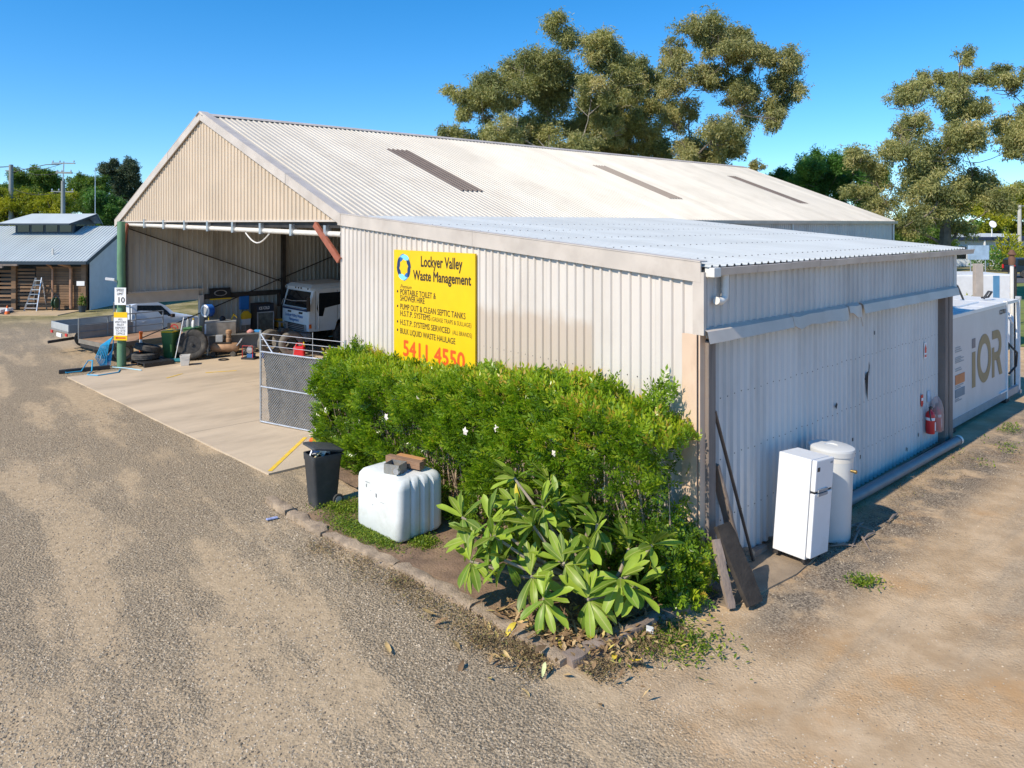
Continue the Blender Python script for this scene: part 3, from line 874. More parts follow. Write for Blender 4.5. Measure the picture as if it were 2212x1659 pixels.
LB['gum_c'] = ((13.56, 58), [(0.93, 19.7, 1.42), (2.59, 19.84, 1.42), (4.67, 19.7, 0.77), (-0.59, 18.73, 1.03), (-0.87, 16.93, 1.29), (1.35, 16.24, 1.16), (2.73, 17.9, 1.29), (4.53, 17.9, 1.29), (6.2, 18.18, 1.03), (7.58, 17.21, 1.29), (5.5, 15.96, 1.55), (7.58, 15.55, 1.29), (4.12, 14.72, 1.16), (6.33, 14.16, 1.16), (3.43, 16.52, 1.16), (8.13, 14.72, 0.64), (6.06, 12.78, 0.77), (-1.14, 15.27, 1.16), (2.04, 11.67, 1.42), (3.84, 11.95, 1.42), (0.79, 11.12, 1.16), (4.67, 10.84, 0.77), (5.5, 13.33, 0.64), (.6, 13.9, .9), (-.6, 13.2, 1.0), (2.4, 10.2, 1.2), (-.2, 10.2, 1.1)])
LB['gum_d'] = ((26.80, 46), [(-0.01, 14.81, 0.46), (0.49, 14.23, 0.46), (-0.91, 14.07, 0.69), (-1.49, 13.41, 0.84), (-2.56, 12.75, 0.61), (-0.5, 12.66, 0.84), (1.73, 14.15, 0.61), (1.4, 12.91, 0.69), (1.31, 11.92, 0.77), (3.05, 14.23, 0.46), (3.46, 13.57, 0.61), (4.37, 14.48, 0.61), (3.95, 13.9, 0.46), (-2.48, 11.1, 0.69), (-1.24, 11.26, 0.61), (0.65, 11.59, 0.61), (-3.31, 9.45, 0.77), (-4.38, 9.36, 0.61), (-2.48, 9.94, 0.54), (-0.01, 10.11, 0.84), (0.98, 10.27, 0.84), (2.3, 10.6, 0.69), (3.46, 10.77, 0.84), (4.61, 11.1, 0.84), (4.28, 9.78, 0.84), (4.78, 11.92, 0.61), (3.13, 9.61, 0.77), (-1.99, 8.79, 0.92), (-3.14, 8.29, 0.84), (-1.08, 7.96, 1.0), (0.16, 7.55, 0.92), (1.4, 7.3, 0.92), (2.63, 7.47, 0.84), (-4.3, 6.89, 0.69), (-3.14, 6.31, 0.92), (-1.66, 6.31, 1.0), (-0.25, 5.9, 0.84), (1.15, 6.06, 0.92), (2.3, 6.31, 0.84), (-2.73, 5.24, 0.77), (-1.49, 4.83, 0.69), (0.98, 4.83, 0.61), (5.6, 12.6, .8), (5.9, 10.4, .9), (5.4, 14.0, .6)])
LB['round'] = ((28.42, 66), [(-3.96, 9.13, 0.77), (-2.42, 9.72, 0.99), (-0.88, 10.08, 0.99), (0.54, 10.2, 0.99), (1.96, 9.72, 0.99), (2.67, 8.66, 0.99), (3.15, 9.37, 0.55), (-1.59, 8.54, 1.1), (0.19, 8.78, 1.21), (1.73, 7.83, 1.21), (2.56, 7.24, 0.88), (-2.77, 8.54, 0.88)])
LB['dark1'] = ((-48.09, 75), [(-1.41, 9.66, 0.73), (-0.47, 10.05, 0.65), (0.55, 9.89, 0.73), (1.56, 9.66, 0.65), (-1.8, 8.88, 0.65), (-0.47, 9.03, 0.8), (0.94, 8.96, 0.87), (1.95, 9.03, 0.58), (-.9, 8.1, .9), (.5, 7.9, .9), (1.8, 8.0, .8)])
LB['wattle'] = ((-36.09, 56), [(-2.16, 6.49, 0.65), (-1.28, 6.84, 0.71), (-0.47, 6.96, 0.54), (0.18, 6.73, 0.65), (0.99, 6.84, 0.6), (1.81, 6.96, 0.6), (2.51, 6.73, 0.49), (-0.87, 6.14, 0.76), (0.29, 6.09, 0.71), (1.46, 6.14, 0.65), (2.51, 6.14, 0.49), (-2.16, 5.62, 0.71), (-1.75, 7.31, 0.33), (-3.0, 6.3, .8), (-1.0, 5.3, .9), (.6, 5.2, .9), (2.0, 5.3, .8), (-2.8, 4.9, .9), (-.2, 4.5, .9), (1.5, 4.4, .8)])
LB['mid'] = ((-40.51, 70), [(-1.31, 8.91, 0.61), (-0.44, 9.13, 0.54), (0.37, 8.84, 0.61), (1.24, 8.98, 0.54), (-0.73, 8.33, 0.75), (0.51, 8.18, 0.75), (1.46, 8.33, 0.61), (-0.22, 7.45, 0.75), (-0.58, 6.72, 0.47), (.9, 7.4, .8), (.4, 6.6, .8), (-1.4, 7.6, .7), (-1.3, 6.5, .8)])
LB['bright'] = ((-34.33, 62), [(-0.26, 6.98, 0.66), (-0.77, 6.66, 0.54), (0.39, 6.78, 0.66), (-0.13, 6.14, 0.72), (0.65, 6.27, 0.6), (-0.58, 5.69, 0.48), (1.3, 6.3, .6), (.8, 5.6, .7), (0, 5.2, .7)])
LB['pine'] = ((-42.20, 80), [(0.4, 11.39, 0.62), (-0.43, 11.39, 0.47), (-1.01, 10.72, 0.7), (-0.1, 10.72, 0.78), (1.07, 10.72, 0.7), (1.82, 10.89, 0.47), (-1.43, 10.22, 0.47), (-0.6, 9.89, 0.7), (0.57, 9.8, 0.78), (1.65, 10.05, 0.54), (-1.01, 9.05, 0.62), (-0.1, 8.89, 0.7), (0.57, 8.3, 0.54), (-0.1, 7.8, 0.47), (1.4, 9.1, .6), (1.2, 8.2, .6), (-.8, 8.1, .6), (.2, 7.0, .7)])
LB['edge'] = ((-56.27, 82), [(-0.07, 8.9, 0.56), (-0.24, 8.3, 0.48), (-0.92, 8.73, 0.64), (-.5, 7.6, .8), (.6, 7.9, .6)])
LB['small1'] = ((-4.54, 60), [(-0.67, 12.47, 0.8), (0.62, 12.04, 0.8), (-0.1, 11.33, 0.8)])
LB['small2'] = ((23.06, 70), [(0.11, 10.29, 0.62), (-0.22, 9.63, 0.54)])
GT = 'gum trees behind the sheds'
tree('gum_tree', 'broad olive gum tree rising behind the middle of the cream roof', *LB['gum_a'], lm_gum, m_bark, 13, .25, .42, 10, 11, group=GT, grow=1.38)
tree('gum_tree', 'lower olive gum tree between the two tall gums behind the roof', *LB['gum_b'], lm_gum, m_bark, 13, .25, .35, 10, 12, group=GT, grow=1.4)
tree('gum_tree', 'tallest brownish gum tree with bare curved limbs behind the cream roof', *LB['gum_c'], lm_gumb, m_bark_d, 10, .25, .40, 9.5, 13, group=GT, twigs=9, grow=1.3)
tree('gum_tree', 'dense gum tree with thick trunk at the right edge behind the grey roof', *LB['gum_d'], lm_gum, m_bark_d, 14, .2, .42, 5.4, 14, group=GT, grow=1.5, subs=11)
tree('shade_tree', 'dark green rounded tree between the roof end and the right-hand gum', *LB['round'], lm_dark, m_bark_d, 17, .26, .35, 4, 15, droop=.1, grow=1.45, subs=12)
tree('gum_tree', 'small olive treetop just peeping over the roof ridge, left of the gums', *LB['small1'], lm_gum, m_bark, 13, .25, .25, 9, 16, group=GT)
tree('gum_tree', 'tiny brownish treetop beside the far end of the roof ridge', *LB['small2'], lm_gumb, m_bark, 13, .25, .2, 8, 17, group=GT)
LT_ = 'trees beyond the site office'
tree('leafy_tree', 'dark green tree behind the two power poles on the left', *LB['dark1'], lm_mid, m_bark_d, 22, .26, .3, 6, 18, droop=.1, group=LT_)
tree('wattle_tree', 'bright yellow-green tree right behind the office roof', *LB['wattle'], lm_yel, m_bark_d, 24, .2, .3, 3, 19, droop=.1, group=LT_)
tree('leafy_tree', 'mid-green tree behind the aerial mast', *LB['mid'], lm_mid, m_bark_d, 22, .24, .3, 5, 20, droop=.1, group=LT_)
tree('leafy_tree', 'deep green tree between office lantern and shed gable', *LB['bright'], lm_dark, m_bark_d, 24, .22, .25, 3.5, 21, droop=.1, group=LT_)
tree('pine_tree', 'tall bluish dark tree standing left of the shed gable', *LB['pine'], lm_pine, m_bark_d, 18, .26, .3, 6, 22, droop=.0, group=LT_, clump=.25)
tree('leafy_tree', 'dull green tree at the left edge behind the first power pole', *LB['edge'], lm_mid, m_bark_d, 22, .26, .3, 5, 23, droop=.1, group=LT_)
tree('leafy_tree', 'pale green spreading tree behind the right-hand power pole', (64, 96), [(-3.5, 7.0, 1.5), (-1.5, 8.0, 1.7), (.8, 8.6, 1.8), (3, 8.4, 1.8), (-2.2, 5.6, 1.5), (.4, 6.4, 1.7), (2.6, 6.2, 1.7), (5, 8, 2), (5, 5.8, 1.8), (-1, 4.2, 1.4), (2, 4, 1.5)], lm_yel, m_bark_d, 9, .36, .35, 3, 24, droop=.1)
tree('leafy_tree', 'low green tree filling the gap below the right-hand gum', (42, 80), [(-3, 3.5, 1.3), (-1, 4.2, 1.4), (1, 4.6, 1.4), (3, 4.0, 1.3), (5, 4.4, 1.4), (0, 2.8, 1.4), (3, 2.6, 1.4)], lm_mid, m_bark_d, 10, .32, .3, 2, 25, droop=.1)

# wooded skyline far off all round
rw = random.Random(91)
mb = MB(); mb.c = []
for k in range(230):
    a = R(-75 + 150 * k / 230) + rw.uniform(-.01, .01)
    d = rw.uniform(170, 230)
    c = Vector((math.sin(a) * d, math.cos(a) * d, 0))
    h = rw.uniform(4, 7.5); w_ = rw.uniform(3.5, 7)
    t0_ = rw.uniform(.1, .8)
    for _ in range(110):
        e = rdir(rw)
        p = c + Vector((e.x * w_, e.y * w_, h * .5 + e.z * h * .5)) * 1.0
        leaf(mb, p, rdir(rw), rdir(rw), rw.uniform(.9, 2.0), rw.uniform(.5, 1.0), min(1, max(0, t0_ + rw.gauss(0, .15))))
tag(mb.build('distant_trees', lm_mid), 'low wooded skyline far beyond the yard', 'trees', kind='stuff')
# low shrubs in front of the far house
def shrub(label, loc, w, h, lm, seed, ls=.12, n=900, group=None):
    rnd = random.Random(seed)
    t = thing('shrub', label, 'shrub', (*loc, 0), 0, group)
    mb = MB(); mb.c = []
    for _ in range(n):
        d = rdir(rnd); d.z = abs(d.z)
        p = Vector((d.x * w / 2, d.y * w / 2, h * .12 + d.z * h * .85)) * (rnd.random() ** .35)
        ld = (d + rdir(rnd) * .8 + UP * .2).normalized()
        leaf(mb, p, ld, rdir(rnd), ls * rnd.uniform(.7, 1.4), ls * .4, min(1, max(0, rnd.gauss(.5, .25))))
    mb.build('foliage', lm, t)
    sb = MB()
    for k in range(5):
        d = rdir(rnd)
        sb.tube([(0, 0, -.05), (d.x * w * .15, d.y * w * .15, h * .4), (d.x * w * .35, d.y * w * .35, h * .75)], [.03, .02, .006], 4, False)
    sb.build('stems', m_bark_d, t)
    return t
shrub('dark shrub in front of the far pale house', (49.5, 77), 3.2, 2.7, lm_dark, 31, .3, 900)
shrub('yellow-green palm-like bush by the far house wall', (53.5, 80), 3.0, 4.2, lm_yel, 32, .45, 700)
shrub('bright rounded bush behind the parked dark vehicle', (51.9, 76.2), 2.2, 2.6, lm_yel, 33, .25, 800)
shrub('feathery light green shrub growing over the white tank', (17.35, 28.4), 1.7, 2.35, lm_yel, 34, .1, 1700)

# ---------------------------------------------------------------- site office on the left
m_oroof = mat('office_roof', (.50, .54, .53), .5, .0, .06, .8, rnd=.03)
m_odark = mat('office_fascia', (.03, .045, .06), .5, 0, .1, 3)
m_board = mat('stained_board', (.20, .12, .065), .7, 0, .3, 2.5, rnd=.2, stretch=(.3, 1, 1))
m_pale = mat('pale_cladding', (.66, .68, .70), .5, .1, .05, 2)
m_copper = mat('copper_pipe', (.42, .24, .15), .5, .2, .15, 4)
OX, OY = -24.3, 42.6
off = thing('site_office', 'timber-slatted site office with grey metal roof and raised roof lantern', 'building', (OX, OY, 0))
OLX = -36.0
# roof sheets: eave at front, ridge behind
RY, RZ = OY + 3.6, 4.82
clad('roof_sheet', off, m_oroof, lambda u: Vector((OX + .25 - u, OY - .75, 2.84)), lambda u: Vector((OX + .25 - u, RY, RZ)), Vector((0, -.48, .88)), 12.2, sheet=.76, pitch=.19, h=.03)
clad('roof_sheet', off, m_oroof, lambda u: Vector((OX + .25 - u, OY + 8, 2.84)), lambda u: Vector((OX + .25 - u, RY, RZ)), Vector((0, .48, .88)), 12.2, sheet=12.2)
MB().bar((OX + .28, OY - .8, 2.76), (OLX, OY - .8, 2.76), .08, .18).build('gutter', m_odark, off, world=True)
MB().bar((OX + .28, OY - .78, 2.74), (OX + .28, RY, RZ - .1), .05, .2).bar((OX + .28, RY, RZ - .1), (OX + .28, OY + 8, 2.74), .05, .2).build('barge_board', m_odark, off, world=True)
MB().add([(OX, OY, 0), (OX, OY + 7.4, 0), (OX, OY + 7.4, 2.85), (OX, RY, RZ - .18), (OX, OY, 2.9)], [(0, 1, 2, 3, 4)]).build('side_wall', m_pale, off, world=True)
for k in range(24):
    z = .15 + k * .17
    y0, y1 = OY + .02, OY + 7.2
    if z > 2.75:
        y0 = OY + (z - 2.75) / (RZ - 2.85) * 3.6 + .1; y1 = RY + (RY - y0)
    if y1 - y0 > .2: MB().box(OX + .003, OX + .02, y0, y1, z, z + .15).build('cladding_board', m_pale, off, world=True)
# front wall: dark recess, posts and horizontal boards
MB().box(OLX, OX - .2, OY + .6, OY + .7, 0, 2.8).build('recess_wall', m_odark, off, world=True)
for k in range(17):
    z = .05 + k * .145
    MB().box(-27.4, OX - .35, OY + .05, OY + .1, z, z + .125).build('wall_board', m_board, off, world=True)
for k in range(10):
    z = .06 + k * .235
    MB().box(OLX, -28.75, OY - .05, OY + .0, z, z + .13).build('screen_slat', m_board, off, world=True)
for k in range(12):
    z = .06 + k * .2
    MB().box(-28.5, -27.45, OY + .02, OY + .07, z, z + .12).build('wall_board', m_board, off, world=True)
for x in (-28.6, OX - .28):
    MB().box(x - .13, x + .13, OY - .12, OY + .12, 0, 2.8).build('post', m_board, off, world=True)
MB().box(-29.9 - 1.1, -29.8, OY + .5, OY + .58, .9, 2.1).build('window_pane', m_glass, off, world=True)
for k, (x1, z) in enumerate(((-27.6, 2.62), (-28.2, 2.52), (-28.8, 2.40), (-29.4, 2.27))):
    MB().box(OLX, x1, OY - 1.3 - k * .35, OY - 1.18 - k * .35, z, z + .1).build('pergola_slat', m_tpost, off, world=True)
for x, r in ((-26.35, .06), (-25.3, .09)):
    MB().tube([(x - (.35 if r > .08 else 0), OY - .75, 2.72), (x, OY - .3, 2.55), (x, OY - .12, 2.4), (x, OY - .12, .1)], r, 8).build('downpipe', m_copper, off, True, world=True)
MB().box(-24.95, -24.5, OY - .16, OY - .13, 1.42, 1.68).build('notice_plate', m_white_p, off, world=True)
MB().tube([(-26.4, OY + .0, 3.05), (-26.4, OY + .0, 3.55)], .06, 8).build('roof_vent', m_pvc, off, world=True)
# lantern (raised clerestory)
lx0, lx1, ly0, ly1 = -30.3, -26.75, RY - 1.0, RY + 1.4
MB().box(lx0, lx1, ly0, ly1, 4.2, 4.98).build('lantern_frame', m_odark, off, world=True)
for k in range(4):
    x = lx0 + .15 + k * .86
    MB().box(x, x + .70, ly0 - .03, ly0 - .004, 4.48, 4.90).build('window_pane', m_glass, off, world=True)
for k in range(2):
    MB().box(lx1 + .004, lx1 + .03, ly0 + .2 + k * 1.1, ly0 + 1.1 + k * 1.1, 4.5, 4.92).build('window_pane', m_glass, off, world=True)
ry = (ly0 + ly1) / 2
rl = MB()
rl.add([(lx0 - .75, ly0 - .6, 4.98), (lx1 + .1, ly0 - .6, 4.98), (lx1 + .75, ry, 5.6), (lx0 + .25, ry, 5.6), (lx0 - .75, ly1 + .6, 4.98), (lx1 + .1, ly1 + .6, 4.98)], [(0, 1, 2, 3), (4, 3, 2, 5)])
rl.build('lantern_roof', m_oroof, off, world=True)
MB().bar((lx0 - .75, ly0 - .62, 4.94), (lx1 + .1, ly0 - .62, 4.94), .04, .1).bar((lx1 + .1, ly0 - .6, 4.93), (lx1 + .76, ry, 5.54), .04, .1).bar((lx1 + .1, ly1 + .6, 4.93), (lx1 + .76, ry, 5.54), .04, .1).build('lantern_barge', m_odark, off, world=True)
MB().add([(lx1 + .02, ly0, 4.9), (lx1 + .02, ly1, 4.9), (lx1 + .02, ry, 5.55)], [(0, 1, 2)]).build('lantern_gable', m_odark, off, world=True)
mast = solo(MB().tube([(0, 0, 0), (0, 0, 8.6)], [.035, .02], 6), 'aerial_mast', m_galv, 'thin upright aerial mast behind the office roof', 'mast', (-26.9, 47.8, 0))
# green-roofed building behind
gb = thing('green_shed', 'low shed with plain green roof behind the site office', 'building', (-36, 64, 0))
m_groof = mat('roof_green', (.13, .30, .12), .5, 0, .06, 1)
MB().box(-3, 6, 0, 5, 0, 4.1).build('wall', mat('wall_green', (.20, .32, .18), .6), gb)
MB().add([(-3.3, -.5, 4.55), (6.3, -.5, 4.55), (6.3, 2.5, 5.45), (-3.3, 2.5, 5.45), (-3.3, 5.5, 4.55), (6.3, 5.5, 4.55)], [(0, 1, 2, 3), (3, 2, 5, 4)]).build('roof', m_groof, gb)

# things standing about at the office
lad = thing('step_ladder', 'silver step ladder leaning open against the office wall', 'ladder', (-25.95 - 1.3, OY - .6, 0))
for s in (-1, 1):
    MB().bar((s * .36, -.1, 0), (s * .17 + .2, .35, 1.9), .05, .07).build('rail', m_galv, lad)
    MB().bar((s * .4, .75, 0), (s * .17 + .2, .38, 1.85), .04, .05).build('rear_rail', m_galv, lad)
for k in range(7):
    f = .1 + k * .135
    MB().bar((-.36 + f * .39, -.1 + .45 * f, 1.9 * f), (.36 - f * -.01, -.1 + .45 * f, 1.9 * f), .07, .05).build('rung', m_galv, lad)
def cone(loc, label):
    c = thing('traffic_cone', label, 'traffic cone', loc, 0, 'cones by the office path')
    MB().box(-.18, .18, -.18, .18, 0, .03).build('base', m_orange, c)
    MB().lathe([(.13, .03), (.095, .2)], 12).build('cone', m_orange, c, True)
    MB().lathe([(.096, .2), (.06, .36)], 12).build('white_band', m_white_p, c, True)
    MB().lathe([(.06, .36), (.025, .5)], 12).build('tip', m_orange, c, True)
cone((-27.6, 40.5, 0), 'orange traffic cone at the near corner of the white boards')
cone((-30.2, 41.4, 0), 'orange traffic cone partly behind the stacked white boards')
ps = thing('stacked_panels', 'stack of white boards on dark battens before the office', 'panels', (-29.0, 40.9, 0))
for k in range(3): MB().box(-1.2, 1.1, -.5, .55, .12 + k * .055, .165 + k * .055).build('panel', m_white, ps)
for y in (-.35, .35): MB().box(-1.35, 1.25, y - .05, y + .05, 0, .115).build('batten', m_tpost, ps)
tag(MB().box(-33, -24.6, 40.1, 42.4, -.05, .03).build('office_path', mat('path_pale', (.48, .36, .22), .8, 0, .1, 1.5)), kind='structure')
hr = thing('hose_reel', 'dark green hose reel standing against the office wall', 'hose reel', (-25.95, OY - .45, 0))
MB().tube([(-.2, 0, 0), (-.2, 0, .7), (0, 0, .95), (.2, 0, .7), (.2, 0, 0)], .03, 6).build('stand', m_odark, hr)
MB().lathe([(.3, -.1), (.3, -.07), (.12, -.07), (.12, .07), (.3, .07), (.3, .1)], 16, Matrix.Translation((0, -.02, .48)) @ Matrix.Rotation(R(90), 4, 'Y')).build('reel', mat('hose_green', (.03, .09, .05), .5), hr)
pot = thing('potted_plant', 'small green plant in a dark pot by the office corner', 'plant', (-24.2, OY - .9, 0))
MB().lathe([(.16, 0), (.22, .35), (.18, .35)], 12).build('pot', m_odark, pot, True)
mb = MB(); mb.c = []
rp = random.Random(5)
for _ in range(160): leaf(mb, Vector((0, 0, .35)) + rdir(rp) * .15 + UP * rp.random() * .5, (rdir(rp) + UP * .5).normalized(), UP, .2, .07, rp.random())
mb.build('foliage', lm_mid, pot)

# ---------------------------------------------------------------- power poles and wires
m_pole = mat('power_pole', (.24, .26, .24), .8, 0, .2, 2, stretch=(1, 1, .2))
def cross(t, z, a, b_, w=.1):
    MB().bar((a, 0, z), (b_, 0, z - .02), w, w).build('crossarm', m_pole, t)
    for x in (a + .08, a + (b_ - a) * .35, b_ - .08): MB().lathe([(.035, 0), (.05, .05), (.02, .14)], 8, Matrix.Translation((x, 0, z + .05))).build('insulator', m_galv, t)
pa_ = thing('power_pole', 'nearer round power pole with street-light arm at left edge', 'power pole', (-37.2, 55, 0))
MB().tube([(0, 0, -.3), (0, 0, 9.35)], [.2, .15], 10).build('pole', m_pole, pa_, True)
MB().tube([(0, 0, 8.75), (1.2, 0, 9.05), (2.6, 0, 9.35), (3.1, 0, 9.37)], .03, 6).build('light_arm', m_steel, pa_, True)
MB().obox((3.3, 0, 9.36), (.3, 0, 0), (0, .08, 0), (0, 0, .03)).build('lamp_head', m_steel, pa_, bevel=.02)
MB().bar((-.4, 0, 8.9), (.1, 0, 8.9), .08).build('crossarm', m_pole, pa_)
pb_ = thing('power_pole', 'power pole with two stacked crossarms behind the office', 'power pole', (-29.7, 49, 0))
MB().tube([(0, 0, -.3), (0, 0, 7.8)], [.17, .12], 10).build('pole', m_pole, pb_, True)
MB().tube([(0, 0, 7.7), (.05, 0, 9.1)], .04, 6).build('riser', m_galv, pb_)
cross(pb_, 8.98, -.75, .8, .07); cross(pb_, 8.35, -.45, .6, .12); cross(pb_, 7.1, -.8, .7, .06)
for k, (z0, z1, y0, y1) in enumerate(((9.25, 8.95, 55, 49), (9.2, 8.35, 55, 49), (7.6, 7.1, 55, 49))):
    for s in (0, 1):
        p, q = ((-37.2, 55, z0), (-29.7, 49, z1)) if s else ((-60, 62, z0 + .3), (-37.2, 55, z0))
        pts = [Vector(p).lerp(Vector(q), f / 8) - UP * .35 * math.sin(math.pi * f / 8) for f in range(9)]
        solo(MB().tube([v - Vector(p) for v in pts], .016, 4, False), 'power_line', m_steel, ('upper', 'middle', 'lower')[k] + ' overhead wire ' + ('between the two left power poles' if s else 'running off left from the first power pole'), 'wire', p)
pr_ = thing('power_pole', 'slim pale power pole at the right edge above the far house', 'power pole', (55.5, 81, 0))
MB().tube([(0, 0, -.3), (0, 0, 7.0)], [.22, .18], 8).build('pole', mat('pole_pale', (.50, .48, .42), .8), pr_, True)
MB().bar((-.9, 0, 6.9), (.6, 0, 6.9), .12).build('crossarm', m_pole, pr_)

# ---------------------------------------------------------------- right-hand background
tag(MB().add([(25, 62, .02), (140, 62, .02), (140, 73, .02), (25, 73, .02)], [(0, 1, 2, 3)]).build('road', mat('asphalt', (.10, .10, .105), .9, 0, .1, 1)), kind='structure')
m_gv = mat('verge_green', (.16, .20, .035), .9, 0, .3, .8, dirt=(.30, .26, .10), dirt_amt=.6, ds=1.2)
tag(MB().add([(17, 30, .012), (140, 30, .012), (140, 61.5, .012), (17, 61.5, .012)], [(0, 1, 2, 3)]).build('grass_verge', m_gv), kind='structure')
fh = thing('house', 'low pale house with dark flat fascia across the road', 'house', (54, 86, 0))
m_hw = mat('house_wall', (.62, .66, .68), .6, 0, .06, 1)
MB().box(-3.5, 16, 0, 7, 0, 3.0).build('wall', m_hw, fh)
MB().box(-4.6, 17, -.9, 8, 3.05, 3.4).build('roof', mat('fascia_navy', (.02, .03, .06), .5), fh)
MB().box(-2, 5, .5, 6, 3.41, 3.75).build('upper_roof', m_hw, fh)
for x in (-2.6, 2.6, 4.2, 8):
    w_ = MB().box(x, x + 1.3, -.06, -.01, .9, 2.3).build('window', m_glass, fh)
    MB().box(x - .06, x, -.09, -.004, .84, 2.36).box(x + 1.3, x + 1.36, -.09, -.004, .84, 2.36).box(x, x + 1.3, -.09, -.004, 2.3, 2.36).build('frame', m_white_p, w_)
for x in (-3.6, .4): MB().box(x - .07, x + .07, -.8, -.66, 0, 3.03).build('veranda_post', m_white_p, fh)
dish = thing('satellite_dish', 'white dish on a short post above the far house roof', 'dish', (55.0, 84.9, 3.75))
MB().tube([(0, 0, -.3), (0, 0, .9)], .06, 6).build('post', m_white_p, dish)
MB().lathe([(.01, .0), (.25, .04), (.42, .14)], 12, Matrix.Translation((0, -.05, 1.1)) @ Matrix.Rotation(R(70), 4, 'X')).build('dish', m_white_p, dish, True)
ns = thing('notice_board', 'pale blue notice board on posts below the far house', 'sign', (44.2, 70.2, 0))
MB().box(-1.0, 1.0, -.04, .0, 1.55, 2.9).build('panel', mat('board_blue', (.36, .48, .60), .5, 0, .2, 1.5), ns)
for s in (-.7, .7): MB().tube([(s, .06, 0), (s, .06, 2.9)], .05, 6).build('post', m_galv, ns)

def suv():
    t = thing('parked_car', 'dark blue four-wheel-drive parked on the road at the right edge', 'car', (48.0, 68, 0))
    m_body = mat('car_navy', (.02, .035, .055), .3, .3, .1, 2)
    prof = [(-2.35, .55), (-2.4, 1.05), (-2.25, 1.75), (-1.9, 1.82), (.4, 1.82), (1.0, 1.75), (1.65, 1.15), (2.7, 1.05), (2.8, .6)]
    MB().prism(prof, (0, -.88, 0), (1, 0, 0), (0, 0, 1), (0, 1.76, 0)).build('body', m_body, t, bevel=.07)
    for x0, x1 in ((-2.1, -1.0), (-.95, .1), (.15, 1.1)):
        MB().box(x0, x1, -.9, -.87, 1.18, 1.66).build('window', m_glass, t)
    MB().box(-2.43, -2.36, -.8, .8, 1.2, 1.65).build('rear_window', m_glass, t)
    for y in (-.86, .7): MB().box(-2.46, -2.36, y, y + .16, .85, 1.2).build('tail_light', m_red, t)
    MB().box(-2.5, -2.38, -.85, .85, .5, .68).build('rear_bumper', m_steel, t)
    for x in (-1.5, 1.75):
        for y in (-.8, .8):
            w_ = MB().lathe([(.2, -.12), (.36, -.12), (.39, 0), (.36, .12), (.2, .12)], 16, Matrix.Translation((x, y, .39)) @ Matrix.Rotation(R(90), 4, 'X')).build('wheel', m_rubber, t, True)
            MB().lathe([(.02, -.13), (.2, -.13), (.22, .11)], 12, Matrix.Translation((x, y, .39)) @ Matrix.Rotation(R(-90 if y > 0 else 90), 4, 'X')).build('rim', m_galv, w_, True)
suv()
# white tank and posts behind the fuel container
wt = thing('white_tank', 'white rectangular tank with a blue stripe behind the fuel container', 'tank', (18.6, 29.5, 0), R(8))
MB().box(-1.6, 1.55, 0, 2, .15, 2.95).build('body', m_white, wt, bevel=.06)
MB().box(.62, .9, -.012, .0, .3, 2.9).build('stripe', mat('stripe_blue', (.10, .27, .45), .4), wt)
for x in (-1.2, 1.1): MB().box(x - .12, x + .12, .2, 1.8, 0, .15).build('skid', m_steel, wt)
solo(MB().box(-.14, .14, -.1, .1, -.2, 3.5), 'timber_pole', mat('post_pale', (.42, .37, .32), .8, 0, .15, 3), 'square pale timber post in front of the white tank', 'post', (17.3, 27.5, 0), bevel=.01)
solo(MB().tube([(0, 0, -.2), (0, 0, 2.6)], .05, 8), 'steel_post', m_galv, 'thin steel post on the grass right of the white tank', 'post', (24.2, 36, 0))
vp = thing('vent_pipe', 'pale upright pipe with rusty cap rising beside the fuel container', 'pipe', (15.05, 22.3, 0))
MB().tube([(0, 0, 0), (0, 0, 3.75)], .055, 10).build('pipe', m_pvc, vp, True)
MB().tube([(.12, .02, 0), (.12, .02, 3.7)], .035, 8).build('side_pipe', m_steel, vp, True)
MB().lathe([(.09, 3.74), (.1, 3.95), (.06, 4.02), (.12, 4.06), (.05, 4.2)], 12).build('cap', mat('rust', (.14, .07, .04), .8), vp, True)
# ---------------------------------------------------------------- garden bed
def W(t, o, z=0): return CC + FD * t + NF * o + UP * z        # along the front, out from it, up
m_soil = mat('garden_soil', (.21, .135, .085), .95, 0, .3, 4, bump=.9, bs=28, dirt=(.30, .20, .115), dirt_amt=.8, ds=2.2)
edge_pts = [Vector((-4.39, 13.36, 0)), Vector((-3.8, 12.72, 0)), Vector((-2.98, 11.85, 0)), Vector((-1.66, 10.77, 0)), Vector((-.47, 9.6, 0)), Vector((.62, 8.40, 0)), Vector((1.89, 9.4, 0)), Vector((2.45, 9.8, 0))]
def edge_o(t):
    """distance of the sleepers from the wall at t"""
    best = 2.0
    for a, b_ in zip(edge_pts, edge_pts[1:]):
        ta, tb = (a - CC).dot(FD), (b_ - CC).dot(FD)
        if min(ta, tb) <= t <= max(ta, tb) and abs(ta - tb) > 1e-3:
            f = (t - ta) / (tb - ta)
            best = (a - CC).dot(NF) * (1 - f) + (b_ - CC).dot(NF) * f
    return best
mb = MB()
nt, no = 46, 16
for i in range(nt + 1):
    t = -.35 + 8.6 * i / nt
    eo = edge_o(max(.05, min(5.9, t)))
    if t < .05: eo = max(.25, 1.2 + t * 2)
    if t > 5.9: eo = 1.75
    for j in range(no + 1):
        o = eo * j / no
        p = W(t, o)
        n = noise.noise(Vector((p.x * 2.2, p.y * 2.2, 1))) * .03 + noise.noise(Vector((p.x * 7, p.y * 7, 3))) * .014
        mb.v.append((p.x, p.y, .05 + n - .06 * max(0, (t - 7.4))))
mb.f = [(i * (no + 1) + j, i * (no + 1) + j + 1, (i + 1) * (no + 1) + j + 1, (i + 1) * (no + 1) + j) for i in range(nt) for j in range(no)]
tag(mb.build('garden_soil', m_soil, None, True), kind='structure')

